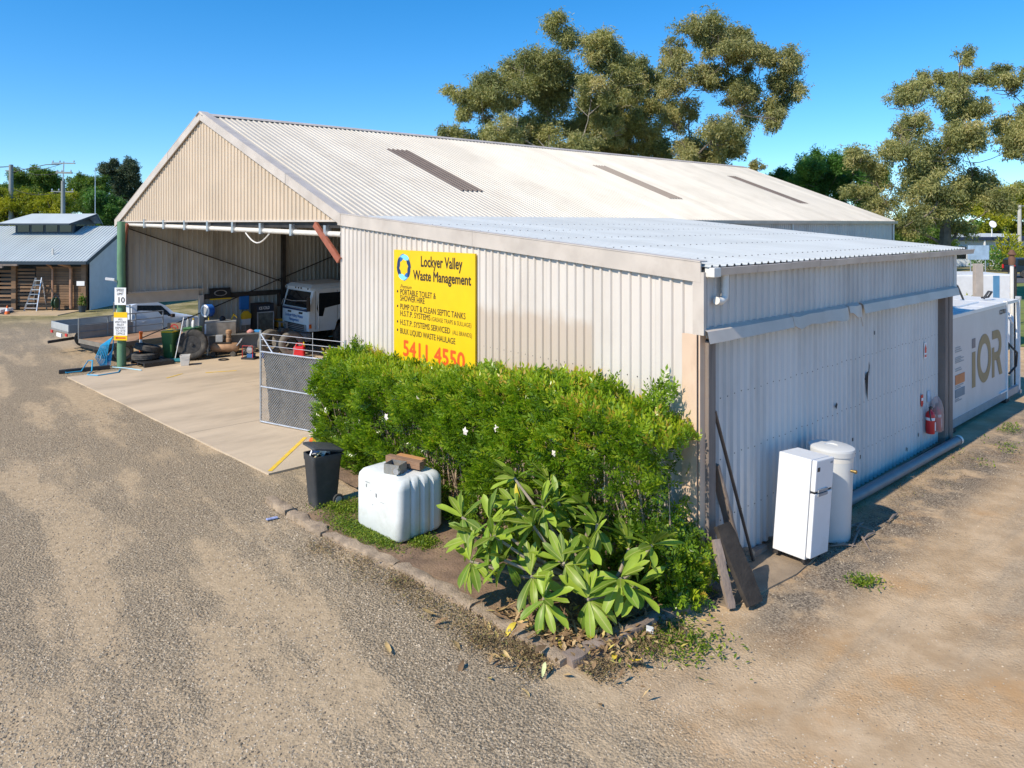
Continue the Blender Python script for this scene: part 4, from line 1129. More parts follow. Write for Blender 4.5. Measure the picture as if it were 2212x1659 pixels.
def rough_timber(a, b_, w, h, amp, seed, z0=.0, nseg=14):
    """weathered baulk: a box cut into slices, each slice displaced"""
    a, b_ = Vector(a), Vector(b_)
    d = (b_ - a).normalized(); s = d.cross(UP).normalized()
    u = s.cross(d)
    secs = []
    ring = [(-.5, 0), (-.5, .5), (-.46, .92), (-.2, 1), (.2, 1.0), (.46, .92), (.5, .5), (.5, 0)]
    for k in range(nseg + 1):
        f = k / nseg
        p = a.lerp(b_, f)
        taper = 1 - .10 * (abs(f - .5) * 2) ** 6
        r = []
        for (x, y) in ring:
            q = p + s * x * w * taper + u * (y * h * taper)
            nn = noise.noise(Vector((q.x * 5 + seed, q.y * 5, q.z * 8))) * amp + noise.noise(Vector((q.x * 16, q.y * 16 + seed, q.z * 20))) * amp * .5
            r.append(q + (s * x * 2 + u * (y - .5)) * nn + UP * z0)
        secs.append(r)
    return MB().loft(secs)
m_sleeper = mat('sleeper_grey', (.37, .28, .19), .9, 0, .35, 5, bump=1.0, bs=45, dirt=(.15, .115, .085), dirt_amt=.8, ds=3.5)
sl_lab = ['split end sleeper of the garden edging, nearest the wheelie bin', 'short weathered sleeper next along from the split end one', 'long pale sleeper lying before the white tank', 'sleeper in the middle of the garden edge below the weeds', 'half-buried sleeper running to the garden corner', 'dark cracked sleeper at the corner, turning towards the lean-to', 'last sleeper stub tucked under the hedge at the lean-to corner']
for k in range(7):
    a, b_ = edge_pts[k], edge_pts[k + 1]
    d = (b_ - a).normalized() * .02
    o = rough_timber(a + d - a, b_ - d - a, .20, (.13, .12, .11, .11, .10, .12, .10)[k], .05, k * 3.1, z0=-.03).build('garden_sleeper', m_sleeper if k < 5 else m_timber, None, True)
    o.location = a
    tag(o, sl_lab[k], 'sleeper', 'sleepers edging the garden bed')

# ---------------------------------------------------------------- hedge
lm_hedge = leaf_mat('leaves_hedge', [(0, (.05, .10, .010)), (.35, (.15, .27, .018)), (.7, (.32, .45, .028)), (.92, (.50, .54, .04)), (1, (.50, .36, .06))], .3, .42, .6)
rh = random.Random(21)
def hedge_top(t):
    pts = [(0, 2.1), (.5, 2.25), (1.1, 2.45), (2.2, 2.5), (3.4, 2.40), (5.0, 2.14), (6.5, 2.02), (7.8, 2.05), (8.6, 2.14), (9.0, 1.95), (9.4, 1.7)]
    for (a, za), (b_, zb_) in zip(pts, pts[1:]):
        if a <= t <= b_: return za + (zb_ - za) * (t - a) / (b_ - a)
    return 1.8
def hedge_depth(t, z):
    base = 1.45 - .25 * max(0, z - 1.6) - .35 * max(0, .6 - z)
    if t < .8: base *= .62 + .48 * t
    if t > 8.3: base *= 1 - .45 * (t - 8.3)
    return base
hedge = thing('hedge', 'dense clipped green hedge along the cream wall below the yellow sign', 'hedge', W(5, .8))
hb = MB(); hb.c = []
hl = Vector(hedge.location)
def sprig(p, d, size, tone):
    side = d.cross(rdir(rh)).normalized()
    nrm = side.cross(d).normalized()
    n = rh.randint(3, 4)
    for k in range(n):
        q = p + d * size * .55 * k
        for s in (-1, 1):
            ld = (d * .75 + side * s * .9 + nrm * rh.uniform(-.2, .45)).normalized()
            leaf(hb, q, ld, nrm, size * rh.uniform(.8, 1.25), size * rh.uniform(.42, .55), min(1, max(0, tone + rh.gauss(0, .13))))
    leaf(hb, p + d * size * .55 * n, d, nrm, size * 1.1, size * .5, min(1, max(0, tone + .1)))
k = 0
while k < 10500:
    t = rh.uniform(-.05, 8.95)
    face = rh.random()
    zt = hedge_top(max(0, t)) + noise.noise(Vector((t * 1.3, 4, 0))) * .14 + noise.noise(Vector((t * 4.2, 9, 0))) * .13
    if face < .66:      # front
        z = rh.uniform(.06, zt)
        lump = noise.noise(Vector((t * 1.5, z * 1.7, 2))) * .26 + noise.noise(Vector((t * 4.0, z * 4.0, 7))) * .16
        o = hedge_depth(t, z) + lump - abs(rh.gauss(0, .10)) + .02
        gap = noise.noise(Vector((t * 1.1, z * 1.5, 12)))
        if .2 < z < 1.45 and gap > -.02 and rh.random() < .85: continue
        if noise.noise(Vector((t * 3.1, z * 3.1, 40))) > .3 and rh.random() < .75: continue
        d = (NF * rh.uniform(.5, 1.1) + UP * rh.uniform(.1, .9) + FD * rh.uniform(-.7, .7)).normalized()
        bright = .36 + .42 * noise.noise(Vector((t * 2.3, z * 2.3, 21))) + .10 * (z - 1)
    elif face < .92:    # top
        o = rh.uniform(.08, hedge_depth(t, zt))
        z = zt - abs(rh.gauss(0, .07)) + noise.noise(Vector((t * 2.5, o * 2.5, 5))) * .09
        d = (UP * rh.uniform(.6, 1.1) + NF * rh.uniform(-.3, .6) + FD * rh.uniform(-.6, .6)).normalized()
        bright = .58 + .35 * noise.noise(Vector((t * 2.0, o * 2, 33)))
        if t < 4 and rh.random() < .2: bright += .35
    else:               # left end and thin upright shoots
        if rh.random() < .72:
            t = rh.gauss(8.85, .1); z = rh.uniform(.1, 1.9); o = rh.uniform(.3, 1.25)
            d = (FD + UP * rh.uniform(0, .8) + NF * rh.uniform(-.4, .8)).normalized()
        else:
            ct, co, ch = rh.choice(((.42, .3, 2.75), (.55, .34, 2.6), (8.3, .7, 2.42), (2.0, .8, 2.66), (1.3, .5, 2.72), (3.3, .9, 2.62)))
            z = rh.uniform(1.9, ch); t = ct + rh.gauss(0, .07 + .05 * (ch - z)); o = co + rh.gauss(0, .07)
            d = (UP * .8 + rdir(rh) * .6).normalized()
        bright = .4
    k += 1
    sprig(W(t, o, z) - hl, d, rh.uniform(.055, .095), max(0, min(1, bright + rh.gauss(0, .13))))
# low growth wrapping the corner of the lean-to
for _ in range(420):
    t = rh.uniform(-.35, .15); z = rh.uniform(.05, 1.1 - 1.6 * max(0, -t)); o = rh.uniform(.12, .95)
    sprig(W(t, o, z) - hl, (rdir(rh) + UP * .4).normalized(), rh.uniform(.055, .09), min(1, max(0, rh.gauss(.4, .25))))
# shaded inner leaves so that the wall hardly shows through
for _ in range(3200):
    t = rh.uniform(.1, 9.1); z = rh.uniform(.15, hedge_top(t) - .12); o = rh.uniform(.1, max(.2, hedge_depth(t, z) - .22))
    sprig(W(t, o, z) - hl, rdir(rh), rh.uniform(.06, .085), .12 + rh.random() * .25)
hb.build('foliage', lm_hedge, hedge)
sb = MB()
for k in range(170):
    t = rh.uniform(.2, 9.0); o = rh.uniform(.4, .95)
    p = W(t, o) - hl
    h = hedge_top(t) * rh.uniform(.6, .92)
    q = W(t + rh.uniform(-.35, .35), min(hedge_depth(t, h) - .04, o + rh.uniform(-.2, .55)), h) - hl
    m_ = p.lerp(q, .5) + rdir(rh) * .08
    sb.tube([p, m_, q], [.02, .015, .006], 5, False)
sb.build('stems', mat('hedge_stem', (.42, .32, .23), .85, 0, .3, 8), hedge)
fm = MB()
for k in range(5):
    a = k * 1.2566
    d = Vector((math.cos(a), math.sin(a), .25)); s = Vector((-math.sin(a), math.cos(a), 0))
    fm.add([(0, 0, 0), tuple(d * .03 + s * .018), tuple(d * .055), tuple(d * .03 - s * .018)], [(0, 1, 2, 3)])
m_fl = mat('petal_white', (.82, .74, .68), .6, 0, .05)
fmesh = fm.mesh('flower', m_fl)
for (t, o, z) in ((8.9, .95, 1.62), (8.7, 1.15, 1.66), (8.5, 1.25, 1.58), (7.5, 1.3, 2.0), (4.7, 1.5, 2.0), (5.6, 1.58, 1.5), (3.3, 1.55, 1.72), (8.2, 1.45, 1.1), (2.6, 1.5, 1.9), (1.4, 1.45, 1.8), (6.6, 1.55, 1.2), (.7, 1.2, 1.4), (1.0, 1.35, 1.0)):
    put('flower', fmesh, hedge, frame(W(t, o, z) - hl, FD, UP) @ Matrix.Scale(rh.uniform(.8, 1.4), 4) @ Matrix.Rotation(rh.uniform(0, 6), 4, 'Z'))

# ---------------------------------------------------------------- broad-leaved plant at the corner of the bed
def leaf_surface(ln, wd, curl, seed):
    mb = MB()
    n = 7
    for k in range(n + 1):
        f = k / n
        w_ = wd * (math.sin(math.pi * min(1, (f * .86 + .06) ** 1.25)) ** .8) * .5
        if k == n: w_ = .002
        x = ln * f * (1 - .12 * curl * f)
        z = -curl * ln * .35 * f * f
        wob = math.sin(f * 9 + seed) * .006
        mb.v += [(x, -w_, z + w_ * .35 + wob), (x, 0, z), (x, w_, z + w_ * .35 - wob)]
    for k in range(n):
        a = k * 3
        mb.f += [(a, a + 3, a + 4, a + 1), (a + 1, a + 4, a + 5, a + 2)]
    return mb
def broad_mat(name, col, rib):
    m = bpy.data.materials.new(name); m.use_nodes = True
    t = m.node_tree; N = t.nodes; L = t.links
    b = N['Principled BSDF']; b.inputs['Roughness'].default_value = .42; b.inputs['Specular IOR Level'].default_value = .4
    tc = N.new('ShaderNodeTexCoord'); sx = N.new('ShaderNodeSeparateXYZ'); L.new(tc.outputs['Object'], sx.inputs[0])
    ab = N.new('ShaderNodeMath'); ab.operation = 'ABSOLUTE'; L.new(sx.outputs[1], ab.inputs[0])
    mr = N.new('ShaderNodeMapRange'); mr.inputs[1].default_value = .002; mr.inputs[2].default_value = .008; L.new(ab.outputs[0], mr.inputs[0])
    oi = N.new('ShaderNodeObjectInfo')
    rr = N.new('ShaderNodeMapRange'); rr.inputs[3].default_value = .7; rr.inputs[4].default_value = 1.25; L.new(oi.outputs['Random'], rr.inputs[0])
    nz = N.new('ShaderNodeTexNoise'); nz.inputs['Scale'].default_value = 9; L.new(tc.outputs['Object'], nz.inputs['Vector'])
    m0 = N.new('ShaderNodeMix'); m0.data_type = 'RGBA'; m0.inputs[6].default_value = (*[c * .8 for c in col], 1); m0.inputs[7].default_value = (*[min(1, c * 1.25) for c in col], 1); L.new(nz.outputs[0], m0.inputs[0])
    vs = N.new('ShaderNodeVectorMath'); vs.operation = 'SCALE'; L.new(m0.outputs[2], vs.inputs[0]); L.new(rr.outputs[0], vs.inputs['Scale'])
    mx = N.new('ShaderNodeMix'); mx.data_type = 'RGBA'; mx.inputs[6].default_value = (*rib, 1); L.new(vs.outputs[0], mx.inputs[7]); L.new(mr.outputs[0], mx.inputs[0])
    L.new(mx.outputs[2], b.inputs['Base Color'])
    tr = N.new('ShaderNodeBsdfTranslucent'); L.new(mx.outputs[2], tr.inputs[0])
    ms = N.new('ShaderNodeMixShader'); ms.inputs[0].default_value = .3
    L.new(b.outputs[0], ms.inputs[1]); L.new(tr.outputs[0], ms.inputs[2]); L.new(ms.outputs[0], N['Material Output'].inputs[0])
    return m
bm_g = [broad_mat('broad_leaf_green', (.17, .275, .03), (.34, .40, .10)), broad_mat('broad_leaf_light', (.27, .37, .04), (.43, .47, .13)), broad_mat('broad_leaf_yellow', (.66, .54, .03), (.70, .58, .12))]
leaf_meshes = {}
for mi in range(3):
    for ci, curl in enumerate((.15, .6, 1.1)):
        leaf_meshes[mi, ci] = leaf_surface(.39, .104, curl, mi * 3 + ci).mesh('leaf', bm_g[mi], True)
PB_ = Vector((1.07, 9.3, .04))
plant = thing('broad_leaved_shrub', 'spreading shrub with long glossy paddle leaves at the garden corner', 'shrub', PB_)
ros = [(0.03, 10.3, 1.48), (0.51, 10.2, 1.46), (-0.69, 10.2, .97), (-0.30, 9.8, 1.09), (-0.24, 9.6, .97), (0.26, 9.6, 1.12), (0.97, 9.8, 1.26), (1.09, 9.5, 1.16), (0.64, 9.2, .80), (0.24, 9.3, .59), (1.33, 9.05, .68), (1.76, 9.3, .98), (-0.51, 9.9, .83), (0.05, 10.0, 1.19), (0.61, 9.9, 1.32), (-.55, 9.65, .62), (.40, 9.75, 1.30), (.95, 9.3, .95), (-.1, 9.45, .72), (.75, 9.65, 1.05), (1.5, 9.5, .85), (.92, 8.98, .46), (.38, 9.02, .44), (1.55, 9.2, .5)]
rl_ = random.Random(77)
stm = MB(); m_stem = mat('plant_stem', (.30, .25, .19), .85, 0, .25, 9)
hubs = [PB_ + Vector((-.25, .15, .4)), PB_ + Vector((.15, -.05, .38)), PB_ + Vector((-.05, .35, .45))]
fork_ = PB_ + Vector((-.04, .02, .12))
stems = [MB().tube([Vector((.12, -.06, -.05)), Vector((.02, .0, .08)), fork_ - PB_], [.055, .05, .045], 8)]
for h_ in hubs: stems.append(MB().tube([fork_ - PB_, (fork_ - PB_).lerp(h_ - PB_, .5) + rdir(rl_) * .03, h_ - PB_], [.042, .036, .03], 7))
for r_ in ros:
    c = Vector(r_)
    hb_ = min(hubs, key=lambda q: (q - c).length)
    stems.append(MB().tube([hb_ - PB_, (hb_ - PB_).lerp(c - PB_, .5) - UP * .06 + rdir(rl_) * .03, c - PB_ - UP * .02], [.028, .023, .018], 7))
for s_ in stems: s_.build('stem', m_stem, plant, True)
more_leaves = MB()
for ri, r_ in enumerate(ros):
    c = Vector(r_) - PB_
    out = Vector((c.x, c.y, 0)); out = out.normalized() if out.length > .01 else Vector((0, -1, 0))
    axis = (UP * 1.0 + out * .35 + Vector((-.1, -.15, 0))).normalized()
    side = axis.cross(Vector((.3, 1, .1))).normalized(); fw = side.cross(axis)
    nl = 17
    for k in range(nl):
        f = ((k * 7) % nl) / (nl - 1)
        az = k * 2.39996 + ri
        el = 58 - 132 * f + rl_.uniform(-12, 12)        # upright in the middle, hanging outside
        d = (side * math.cos(az) + fw * math.sin(az)) * math.cos(R(el)) + axis * math.sin(R(el))
        sc = (.62 + .5 * math.sin(math.pi * min(1, .2 + f * .75))) * rl_.uniform(.85, 1.1)
        u_ = rl_.random()
        mi = 0 if u_ < .52 else 1
        if f > .75 and u_ > .78: mi = 2
        ci = 0 if f < .4 else (1 if rl_.random() < .6 else 2)
        y = axis.cross(d)
        if y.length < .05: y = side.copy()
        M_ = frame(c - axis * .10 * f + d * .015, d, y) @ Matrix.Rotation(rl_.uniform(-.35, .35), 4, 'X') @ Matrix.Scale(sc, 4)
        if k % 17 < 12: put('leaf', leaf_meshes[mi, ci], plant, M_)
        else:
            lm_ = leaf_meshes[mi, ci]
            more_leaves.add([M_ @ v.co for v in lm_.vertices], [tuple(p.vertices) for p in lm_.polygons])

tag(more_leaves.build('hanging_leaves', bm_g[1], plant, True), kind='stuff')
# dried leaves dropped round the plant
m_dry = [mat('dry_leaf_tan', (.50, .34, .14), .8, 0, .25, 8, rnd=.25), mat('dry_leaf_yellow', (.62, .47, .05), .7, 0, .2, 8, rnd=.2), mat('dry_leaf_pale', (.52, .55, .26), .7, 0, .15, 8), mat('dry_leaf_brown', (.26, .16, .08), .85, 0, .3, 8, rnd=.3)]
dry_me = {(i, c): leaf_surface(.26, .085, (.3, 1.2, -1.0)[c], i + c * 4).mesh('fallen_leaf', m_dry[i], True) for i in range(4) for c in range(3)}
rd = random.Random(55)
spots = [(-.72, 8.86), (-.3, 8.55), (-.55, 8.42), (-.2, 8.32), (.0, 8.4), (.33, 8.1), (.45, 8.25), (.75, 8.25), (1.2, 8.55), (1.35, 8.42), (1.5, 8.3), (-.95, 9.4), (-.8, 9.3), (-1.5, 8.8), (.1, 7.9), (-.1, 9.2), (.05, 9.1), (.2, 9.0), (.35, 9.05), (.5, 8.95), (.3, 8.8), (.55, 8.75), (.7, 8.85), (.85, 8.7), (.95, 8.95), (.6, 9.1), (.15, 8.75), (.8, 9.05), (1.2, 9.1), (1.35, 9.2), (1.5, 9.3), (.4, 8.6), (0, 8.85), (-.2, 9.35), (1.05, 8.8), (.9, 8.55)]
for k, (x, y) in enumerate(spots):
    i = rd.choice((0, 0, 0, 1, 3, 2)) if k < 15 else rd.choice((0, 0, 3, 3, 1))
    o = put('fallen_leaf', dry_me[i, rd.choice((0, 1, 2))])
    inside = k >= 15
    o.location = (x, y, .10 if inside else .035)
    o.rotation_euler = (rd.uniform(-.5, .5), rd.uniform(-.3, .3), rd.uniform(0, 6.28))
    o.scale = [rd.uniform(.5, .95)] * 3
    tag(o, 'curled dry leaf fallen on the bare soil under the paddle-leaved shrub' if inside else 'large yellowed leaf lying outside the sleeper edging near the garden corner', 'leaf', 'fallen leaves under the shrub' if inside else 'fallen leaves outside the sleepers')

# weeds, dead runners and litter: nobody could count them
lm_weed = leaf_mat('weed_leaves', [(0, (.05, .11, .01)), (.5, (.15, .24, .015)), (1, (.30, .36, .03))], .5, .35)
lm_deadw = leaf_mat('dead_weed', [(0, (.09, .06, .03)), (.5, (.19, .13, .065)), (.85, (.30, .22, .10)), (1, (.24, .25, .07))], .8, .15)
def ground_leaves(name, label, n, fn, ln, lm, seed, zmax, cat_):
    r_ = random.Random(seed); mb = MB(); mb.c = []
    for _ in range(n):
        p, dens = fn(r_)
        if r_.random() > dens: continue
        q = Vector((p.x, p.y, p.z + r_.random() ** 1.6 * zmax))
        d = rdir(r_); d.z = abs(d.z) * .6; d.normalize()
        leaf(mb, q, d, UP, ln * r_.uniform(.6, 1.5), ln * r_.uniform(.3, .6), r_.random())
    return tag(mb.build(name, lm), label, cat_, kind='stuff')
def weeds(r_):
    c = r_.choice(((4.45, 2.68, .32, .13), (4.9, 2.72, .3, .14), (4.1, 2.6, .25, .08), (5.75, 2.45, .22, .2), (5.5, 2.3, .2, .2), (3.55, 2.15, .12, .1), None))
    if c:
        t, o = r_.gauss(c[0], c[2]), r_.gauss(c[1], c[3])
        return W(t, min(o, edge_o(min(5.9, t)) - .12), .055), .9
    t = r_.uniform(.3, 6.2)
    o = r_.uniform(.9, edge_o(min(5.9, t)) - .12)
    p = W(t, o, .05)
    return p, max(0, noise.noise(Vector((p.x * 2.5, p.y * 2.5, 8))) * 2.0 - .2)
ground_leaves('weeds', 'low bright green weeds in the garden bed round the white tank', 9000, weeds, .04, lm_weed, 61, .055, 'weeds')
def deadweeds(r_):
    k = r_.choice((2, 3, 3, 4, 4, 4, 5, 5))
    a, b_ = edge_pts[k], edge_pts[k + 1]
    d = (b_ - a).normalized(); s = Vector((d.y, -d.x, 0))
    if s.dot(NF) < 0 and k < 5: s = -s
    if k >= 5: s = Vector((.62, -.78, 0))
    off_ = abs(r_.gauss(.22, .16)) + .1
    p = a.lerp(b_, r_.random()) + s * off_
    return p, .35 + max(0, noise.noise(Vector((p.x * 2, p.y * 2, 4)))) * 1.6
ground_leaves('dead_weeds', 'brown dead runners and litter along the outside of the sleepers', 12000, deadweeds, .034, lm_deadw, 62, .07, 'weeds')
def verge(r_):
    a = r_.random()
    if a < .35: p = Vector((2.0 + r_.gauss(0, .3), 8.85 + r_.gauss(0, .25), 0)); return p, .45
    if a < .5: p = Vector((4.9 + r_.gauss(0, .12), 10.3 + r_.gauss(0, .08), 0)); return p, .4
    q = CC + D1 * r_.uniform(8.6, 12.8) + NS * (.45 + abs(r_.gauss(0, .5)))
    return Vector((q.x, q.y, 0)), max(0, noise.noise(Vector((q.x * 1.6, q.y * 1.6, 4))) * 2)
def wall_litter(r_):
    q = S(r_.uniform(2.0, 9.6), abs(r_.gauss(.35, .35)) + .05)
    return Vector((q.x, q.y, .005)), .3 + max(0, noise.noise(Vector((q.x * 1.8, q.y * 1.8, 6)))) * 1.5
def litter_later(): ground_leaves('leaf_litter', 'brown leaf litter strewn along the foot of the lean-to side wall', 5200, wall_litter, .03, lm_deadw, 64, .02, 'litter')
lm_dry = leaf_mat('dry_litter', [(0, (.16, .095, .05)), (.5, (.36, .23, .11)), (.9, (.54, .38, .19)), (1, (.58, .48, .10))], .8, .15)
def bed_litter(r_):
    p = Vector((.55 + r_.gauss(0, .55), 8.95 + r_.gauss(0, .38), .06))
    inside = (p - CC).dot(NF) < edge_o(max(.05, min(5.9, (p - CC).dot(FD)))) - .05
    return Vector((p.x, p.y, .07 if inside else -.008)), (.9 if inside else .35)
ground_leaves('dry_leaf_litter', 'curled tan leaf litter carpeting the soil at the garden corner', 900, bed_litter, .10, lm_dry, 65, .01, 'litter')
ground_leaves('grass_tufts', 'short green grass tufts beside the lean-to and by the drain pipe', 4200, verge, .06, lm_weed, 63, .05, 'grass')

# ---------------------------------------------------------------- white plastic tank with things on it
TK = Vector((-1.83, 12.06, .06))
tk_rz = math.atan2(-.8, .83)
tank = thing('plastic_tank', 'white ribbed plastic tank cube standing in the garden bed', 'tank', TK, tk_rz)
m_hdpe = mat('hdpe_white', (.72, .74, .71), .42, 0, .06, 3, dirt=(.46, .47, .40), dirt_amt=.5, ds=2.4)
def tank_ring(inset, z, groove=1.0):
    w_, d_, rc = .57 - inset, .46 - inset, .11
    pts = []
    def corner(cx, cy, a0):
        for k in range(5):
            a = a0 + math.pi / 2 * k / 4
            pts.append((cx + rc * math.cos(a), cy + rc * math.sin(a)))
    sides = []
    def edge(p, q, nx, ny, grooves):
        n = 26
        for k in range(1, n):
            f = k / n
            dpt = sum(g * math.exp(-((f - c) / s) ** 4) for c, s, g in grooves) * groove
            pts.append((p[0] + (q[0] - p[0]) * f - nx * dpt, p[1] + (q[1] - p[1]) * f - ny * dpt))
    deep = [(.22, .045, .035), (.5, .05, .035), (.78, .045, .035)]
    soft = [(.2, .05, .006), (.5, .05, .006), (.8, .05, .006)]
    corner(w_ - rc, -d_ + rc, -math.pi / 2); edge((w_, -d_ + rc), (w_, d_ - rc), 1, 0, deep)
    corner(w_ - rc, d_ - rc, 0); edge((w_ - rc, d_), (-w_ + rc, d_), 0, 1, soft)
    corner(-w_ + rc, d_ - rc, math.pi / 2); edge((-w_, d_ - rc), (-w_, -d_ + rc), -1, 0, deep)
    corner(-w_ + rc, -d_ + rc, math.pi); edge((-w_ + rc, -d_), (w_ - rc, -d_), 0, -1, soft)
    return [(x, y, z) for x, y in pts]
secs = [tank_ring(i, z, g) for i, z, g in ((.09, 0, .3), (.03, .02, .6), (0, .08, 1), (0, .40, 1), (.0, .80, 1), (.012, .87, .9), (.05, .925, .6), (.10, .945, .2), (.28, .95, 0), (.40, .945, 0))]
MB().loft(secs).build('body', m_hdpe, tank, True)
MB().lathe([(.17, .9), (.17, .965), (.13, .985), (.05, .985)], 20, Matrix.Translation((-.05, .05, -.02))).build('lid', m_hdpe, tank, True)
for x, z, a, b2 in ((-.28, .70, .02, .05), (-.16, .66, .03, .012), (-.02, .60, .03, .06), (-.3, .78, .13, .008), (.1, .55, .1, .006), (-.1, .45, .015, .02)):
    MB().box(x, x + a, -.4625, -.4605, z, z + b2).build('scuff_mark', m_grey_p, tank)
tM = Matrix.Translation(TK) @ Matrix.Rotation(tk_rz, 4, 'Z')
def on_tank(x, y, z): return tM @ Vector((x, y, z))
m_blk = mat('timber_block', (.27, .155, .09), .8, 0, .25, 5, bump=.4, bs=60, stretch=(.3, 1, 1), dirt=(.15, .09, .06), dirt_amt=.6, ds=3)
m_blk2 = mat('timber_orange', (.52, .25, .09), .75, 0, .2, 5, bump=.3, bs=60, stretch=(.3, 1, 1))
o = solo(MB().box(-.36, .36, -.06, .06, 0, .12), 'timber_block', m_blk, 'brown timber block lying across the top of the white tank', 'timber', on_tank(.03, .08, .985), tk_rz + R(12), bevel=.006)
o = solo(MB().box(-.27, .27, -.055, .055, 0, .11), 'timber_block', m_blk2, 'shorter orange timber block resting behind the brown one on the tank', 'timber', on_tank(.02, .22, .99), tk_rz + R(12), bevel=.006)
bx_ = thing('metal_box', 'open grey metal electrical box on top of the white tank', 'box', on_tank(.10, -.16, .955), tk_rz + R(20))
mm_ = mat('box_grey', (.27, .27, .25), .6, .3, .25, 7, dirt=(.22, .14, .06), dirt_amt=.6, ds=6)
for (x0, x1, y0, y1) in ((-.14, .14, -.12, -.11), (-.14, .14, .11, .12), (-.14, -.13, -.11, .11), (.13, .14, -.11, .11)):
    MB().box(x0, x1, y0, y1, .0, .15).build('side', mm_, bx_)
MB().box(-.13, .13, -.11, .11, .0, .012).build('base', mat('box_rust', (.36, .20, .06), .8, 0, .3, 9), bx_)
MB().lathe([(.04, 0), (.05, .0), (.05, .05), (.04, .05)], 14, Matrix.Translation((.12, -.125, .07)) @ Matrix.Rotation(R(90), 4, 'X')).build('conduit_ring', m_galv, bx_, True)

# ---------------------------------------------------------------- wheelie bins
def bin_(label, loc, rz, body_m, lid_m, open_lid, h=.9, group=None):
    t = thing('wheelie_bin', label, 'bin', loc, rz, group)
    def rr(w_, d_, z, rc=.05):
        p = []
        for cx, cy, a0 in ((w_ - rc, -d_ + rc, -90), (w_ - rc, d_ - rc, 0), (-w_ + rc, d_ - rc, 90), (-w_ + rc, -d_ + rc, 180)):
            for k in range(4):
                a = R(a0 + 30 * k); p.append((cx + rc * math.cos(a), cy + rc * math.sin(a), z))
        return p
    MB().loft([rr(.175, .20, 0), rr(.18, .205, .04), rr(.225, .26, h * .86), rr(.235, .27, h * .88), rr(.24, .275, h), rr(.215, .25, h), rr(.205, .24, h * .8)]).build('body', body_m, t, True)
    MB().tube([(-.2, .30, h - .04), (.2, .30, h - .04)], .016, 8).build('handle', body_m, t, True)
    for s in (-1, 1):
        w_ = MB().lathe([(.06, -.025), (.095, -.025), (.1, 0), (.095, .025), (.06, .025)], 16, Matrix.Translation((s * .21, .2, .1)) @ Matrix.Rotation(R(90), 4, 'Y')).build('wheel', m_rubber, t, True)
        MB().lathe([(.01, -.03), (.06, -.028), (.06, .028), (.01, .03)], 12, Matrix.Translation((s * .21, .2, .1)) @ Matrix.Rotation(R(90), 4, 'Y')).build('hub', m_grey_p, w_, True)
    a = R(open_lid)
    M_ = Matrix.Translation((0, .27, h + .015)) @ Matrix.Rotation(-a, 4, 'X')
    secs_ = [[M_ @ Vector((x, y - .27, z + zz)) for x, y, z in rr(w_, d_, 0, .06)] for w_, d_, zz in ((.255, .30, 0), (.255, .30, .03), (.2, .245, .055), (.1, .13, .06))]
    MB().loft(secs_).build('lid', lid_m, t, True)
    return t
m_bing = mat('bin_charcoal', (.045, .05, .055), .5, 0, .12, 6, dirt=(.12, .11, .095), dirt_amt=.35, ds=3)
BIN = Vector((-3.36, 13.14, .02))
wb = bin_('overfull charcoal wheelie bin with its lid propped by rubbish', BIN, R(-52), m_bing, m_bing, 13, .92)
MB().box(-.155, -.02, -.238, -.232, .55, .68).build('blue_sticker', mat('sticker_blue', (.02, .16, .55), .4), wb)
MB().add([(-.165, -.228, .40), (-.03, -.222, .30), (-.02, -.236, .54), (-.17, -.236, .54)], [(0, 1, 2, 3)]).build('torn_label', m_white_p, wb)
rb_ = random.Random(8)
for k in range(18):
    c = rb_.choice([(.8, .8, .82), (.8, .8, .82), (.75, .72, .66), (.15, .15, .3), (.6, .1, .1), (.7, .6, .35), (.25, .35, .6)])
    p = Vector((rb_.uniform(-.19, .19), rb_.uniform(-.24, .12), .90 + rb_.uniform(0, .07)))
    q = MB().obox(p, rdir(rb_) * rb_.uniform(.03, .09), rdir(rb_) * rb_.uniform(.02, .05), rdir(rb_) * .012)
    tag(solo(q, 'rubbish', mat('rubbish_%.2f_%.2f' % (c[0], c[2]), c, .6), 'crumpled bit of rubbish bulging from the overfull charcoal bin', 'rubbish', BIN, R(-52), 'rubbish in the overfull bin'))
# paint bucket by the hedge end
bk = thing('bucket', 'white bucket with a red rag in it behind the charcoal bin', 'bucket', (-4.30, 16.75, .03))
MB().lathe([(.12, 0), (.15, .3), (.158, .3), (.158, .32), (.14, .32), (.12, .04)], 18).build('pail', m_white, bk, True)
MB().lathe([(.12, .0), (.13, .05), (.08, .1), (.0, .11)], 14, Matrix.Translation((0, 0, .3))).build('rag', m_red, bk, True)
MB().box(-.26, -.1, -.12, .06, 0, .12).build('orange_tray', m_orange, bk, bevel=.02)
lt_ = solo(MB().obox((0, 0, .02), (.09, .02, 0), (-.01, .03, 0), (0, 0, .012)), 'litter', mat('litter_blue', (.35, .40, .62), .5, 0, .4, 20), 'scrap of blue-white plastic on the gravel by the split sleeper', 'litter', (-4.05, 12.5, 0), .4, bevel=.008)
solo(MB().lathe([(.03, 0), (.035, .05), (.03, .1), (.0, .1)], 12, Matrix.Rotation(R(80), 4, 'Y')), 'cup', mat('cup_blue', (.15, .40, .62), .4), 'small blue cup lying in the shade under the paddle-leaved shrub', 'cup', (.53, 9.15, .12))
solo(MB().obox((0, 0, .03), (.05, .02, 0), (-.02, .04, .01), (0, 0, .02)), 'litter', m_white_p, 'white scrap lying by the dark corner sleeper', 'litter', (1.68, 9.02, .02), 1, bevel=.008)

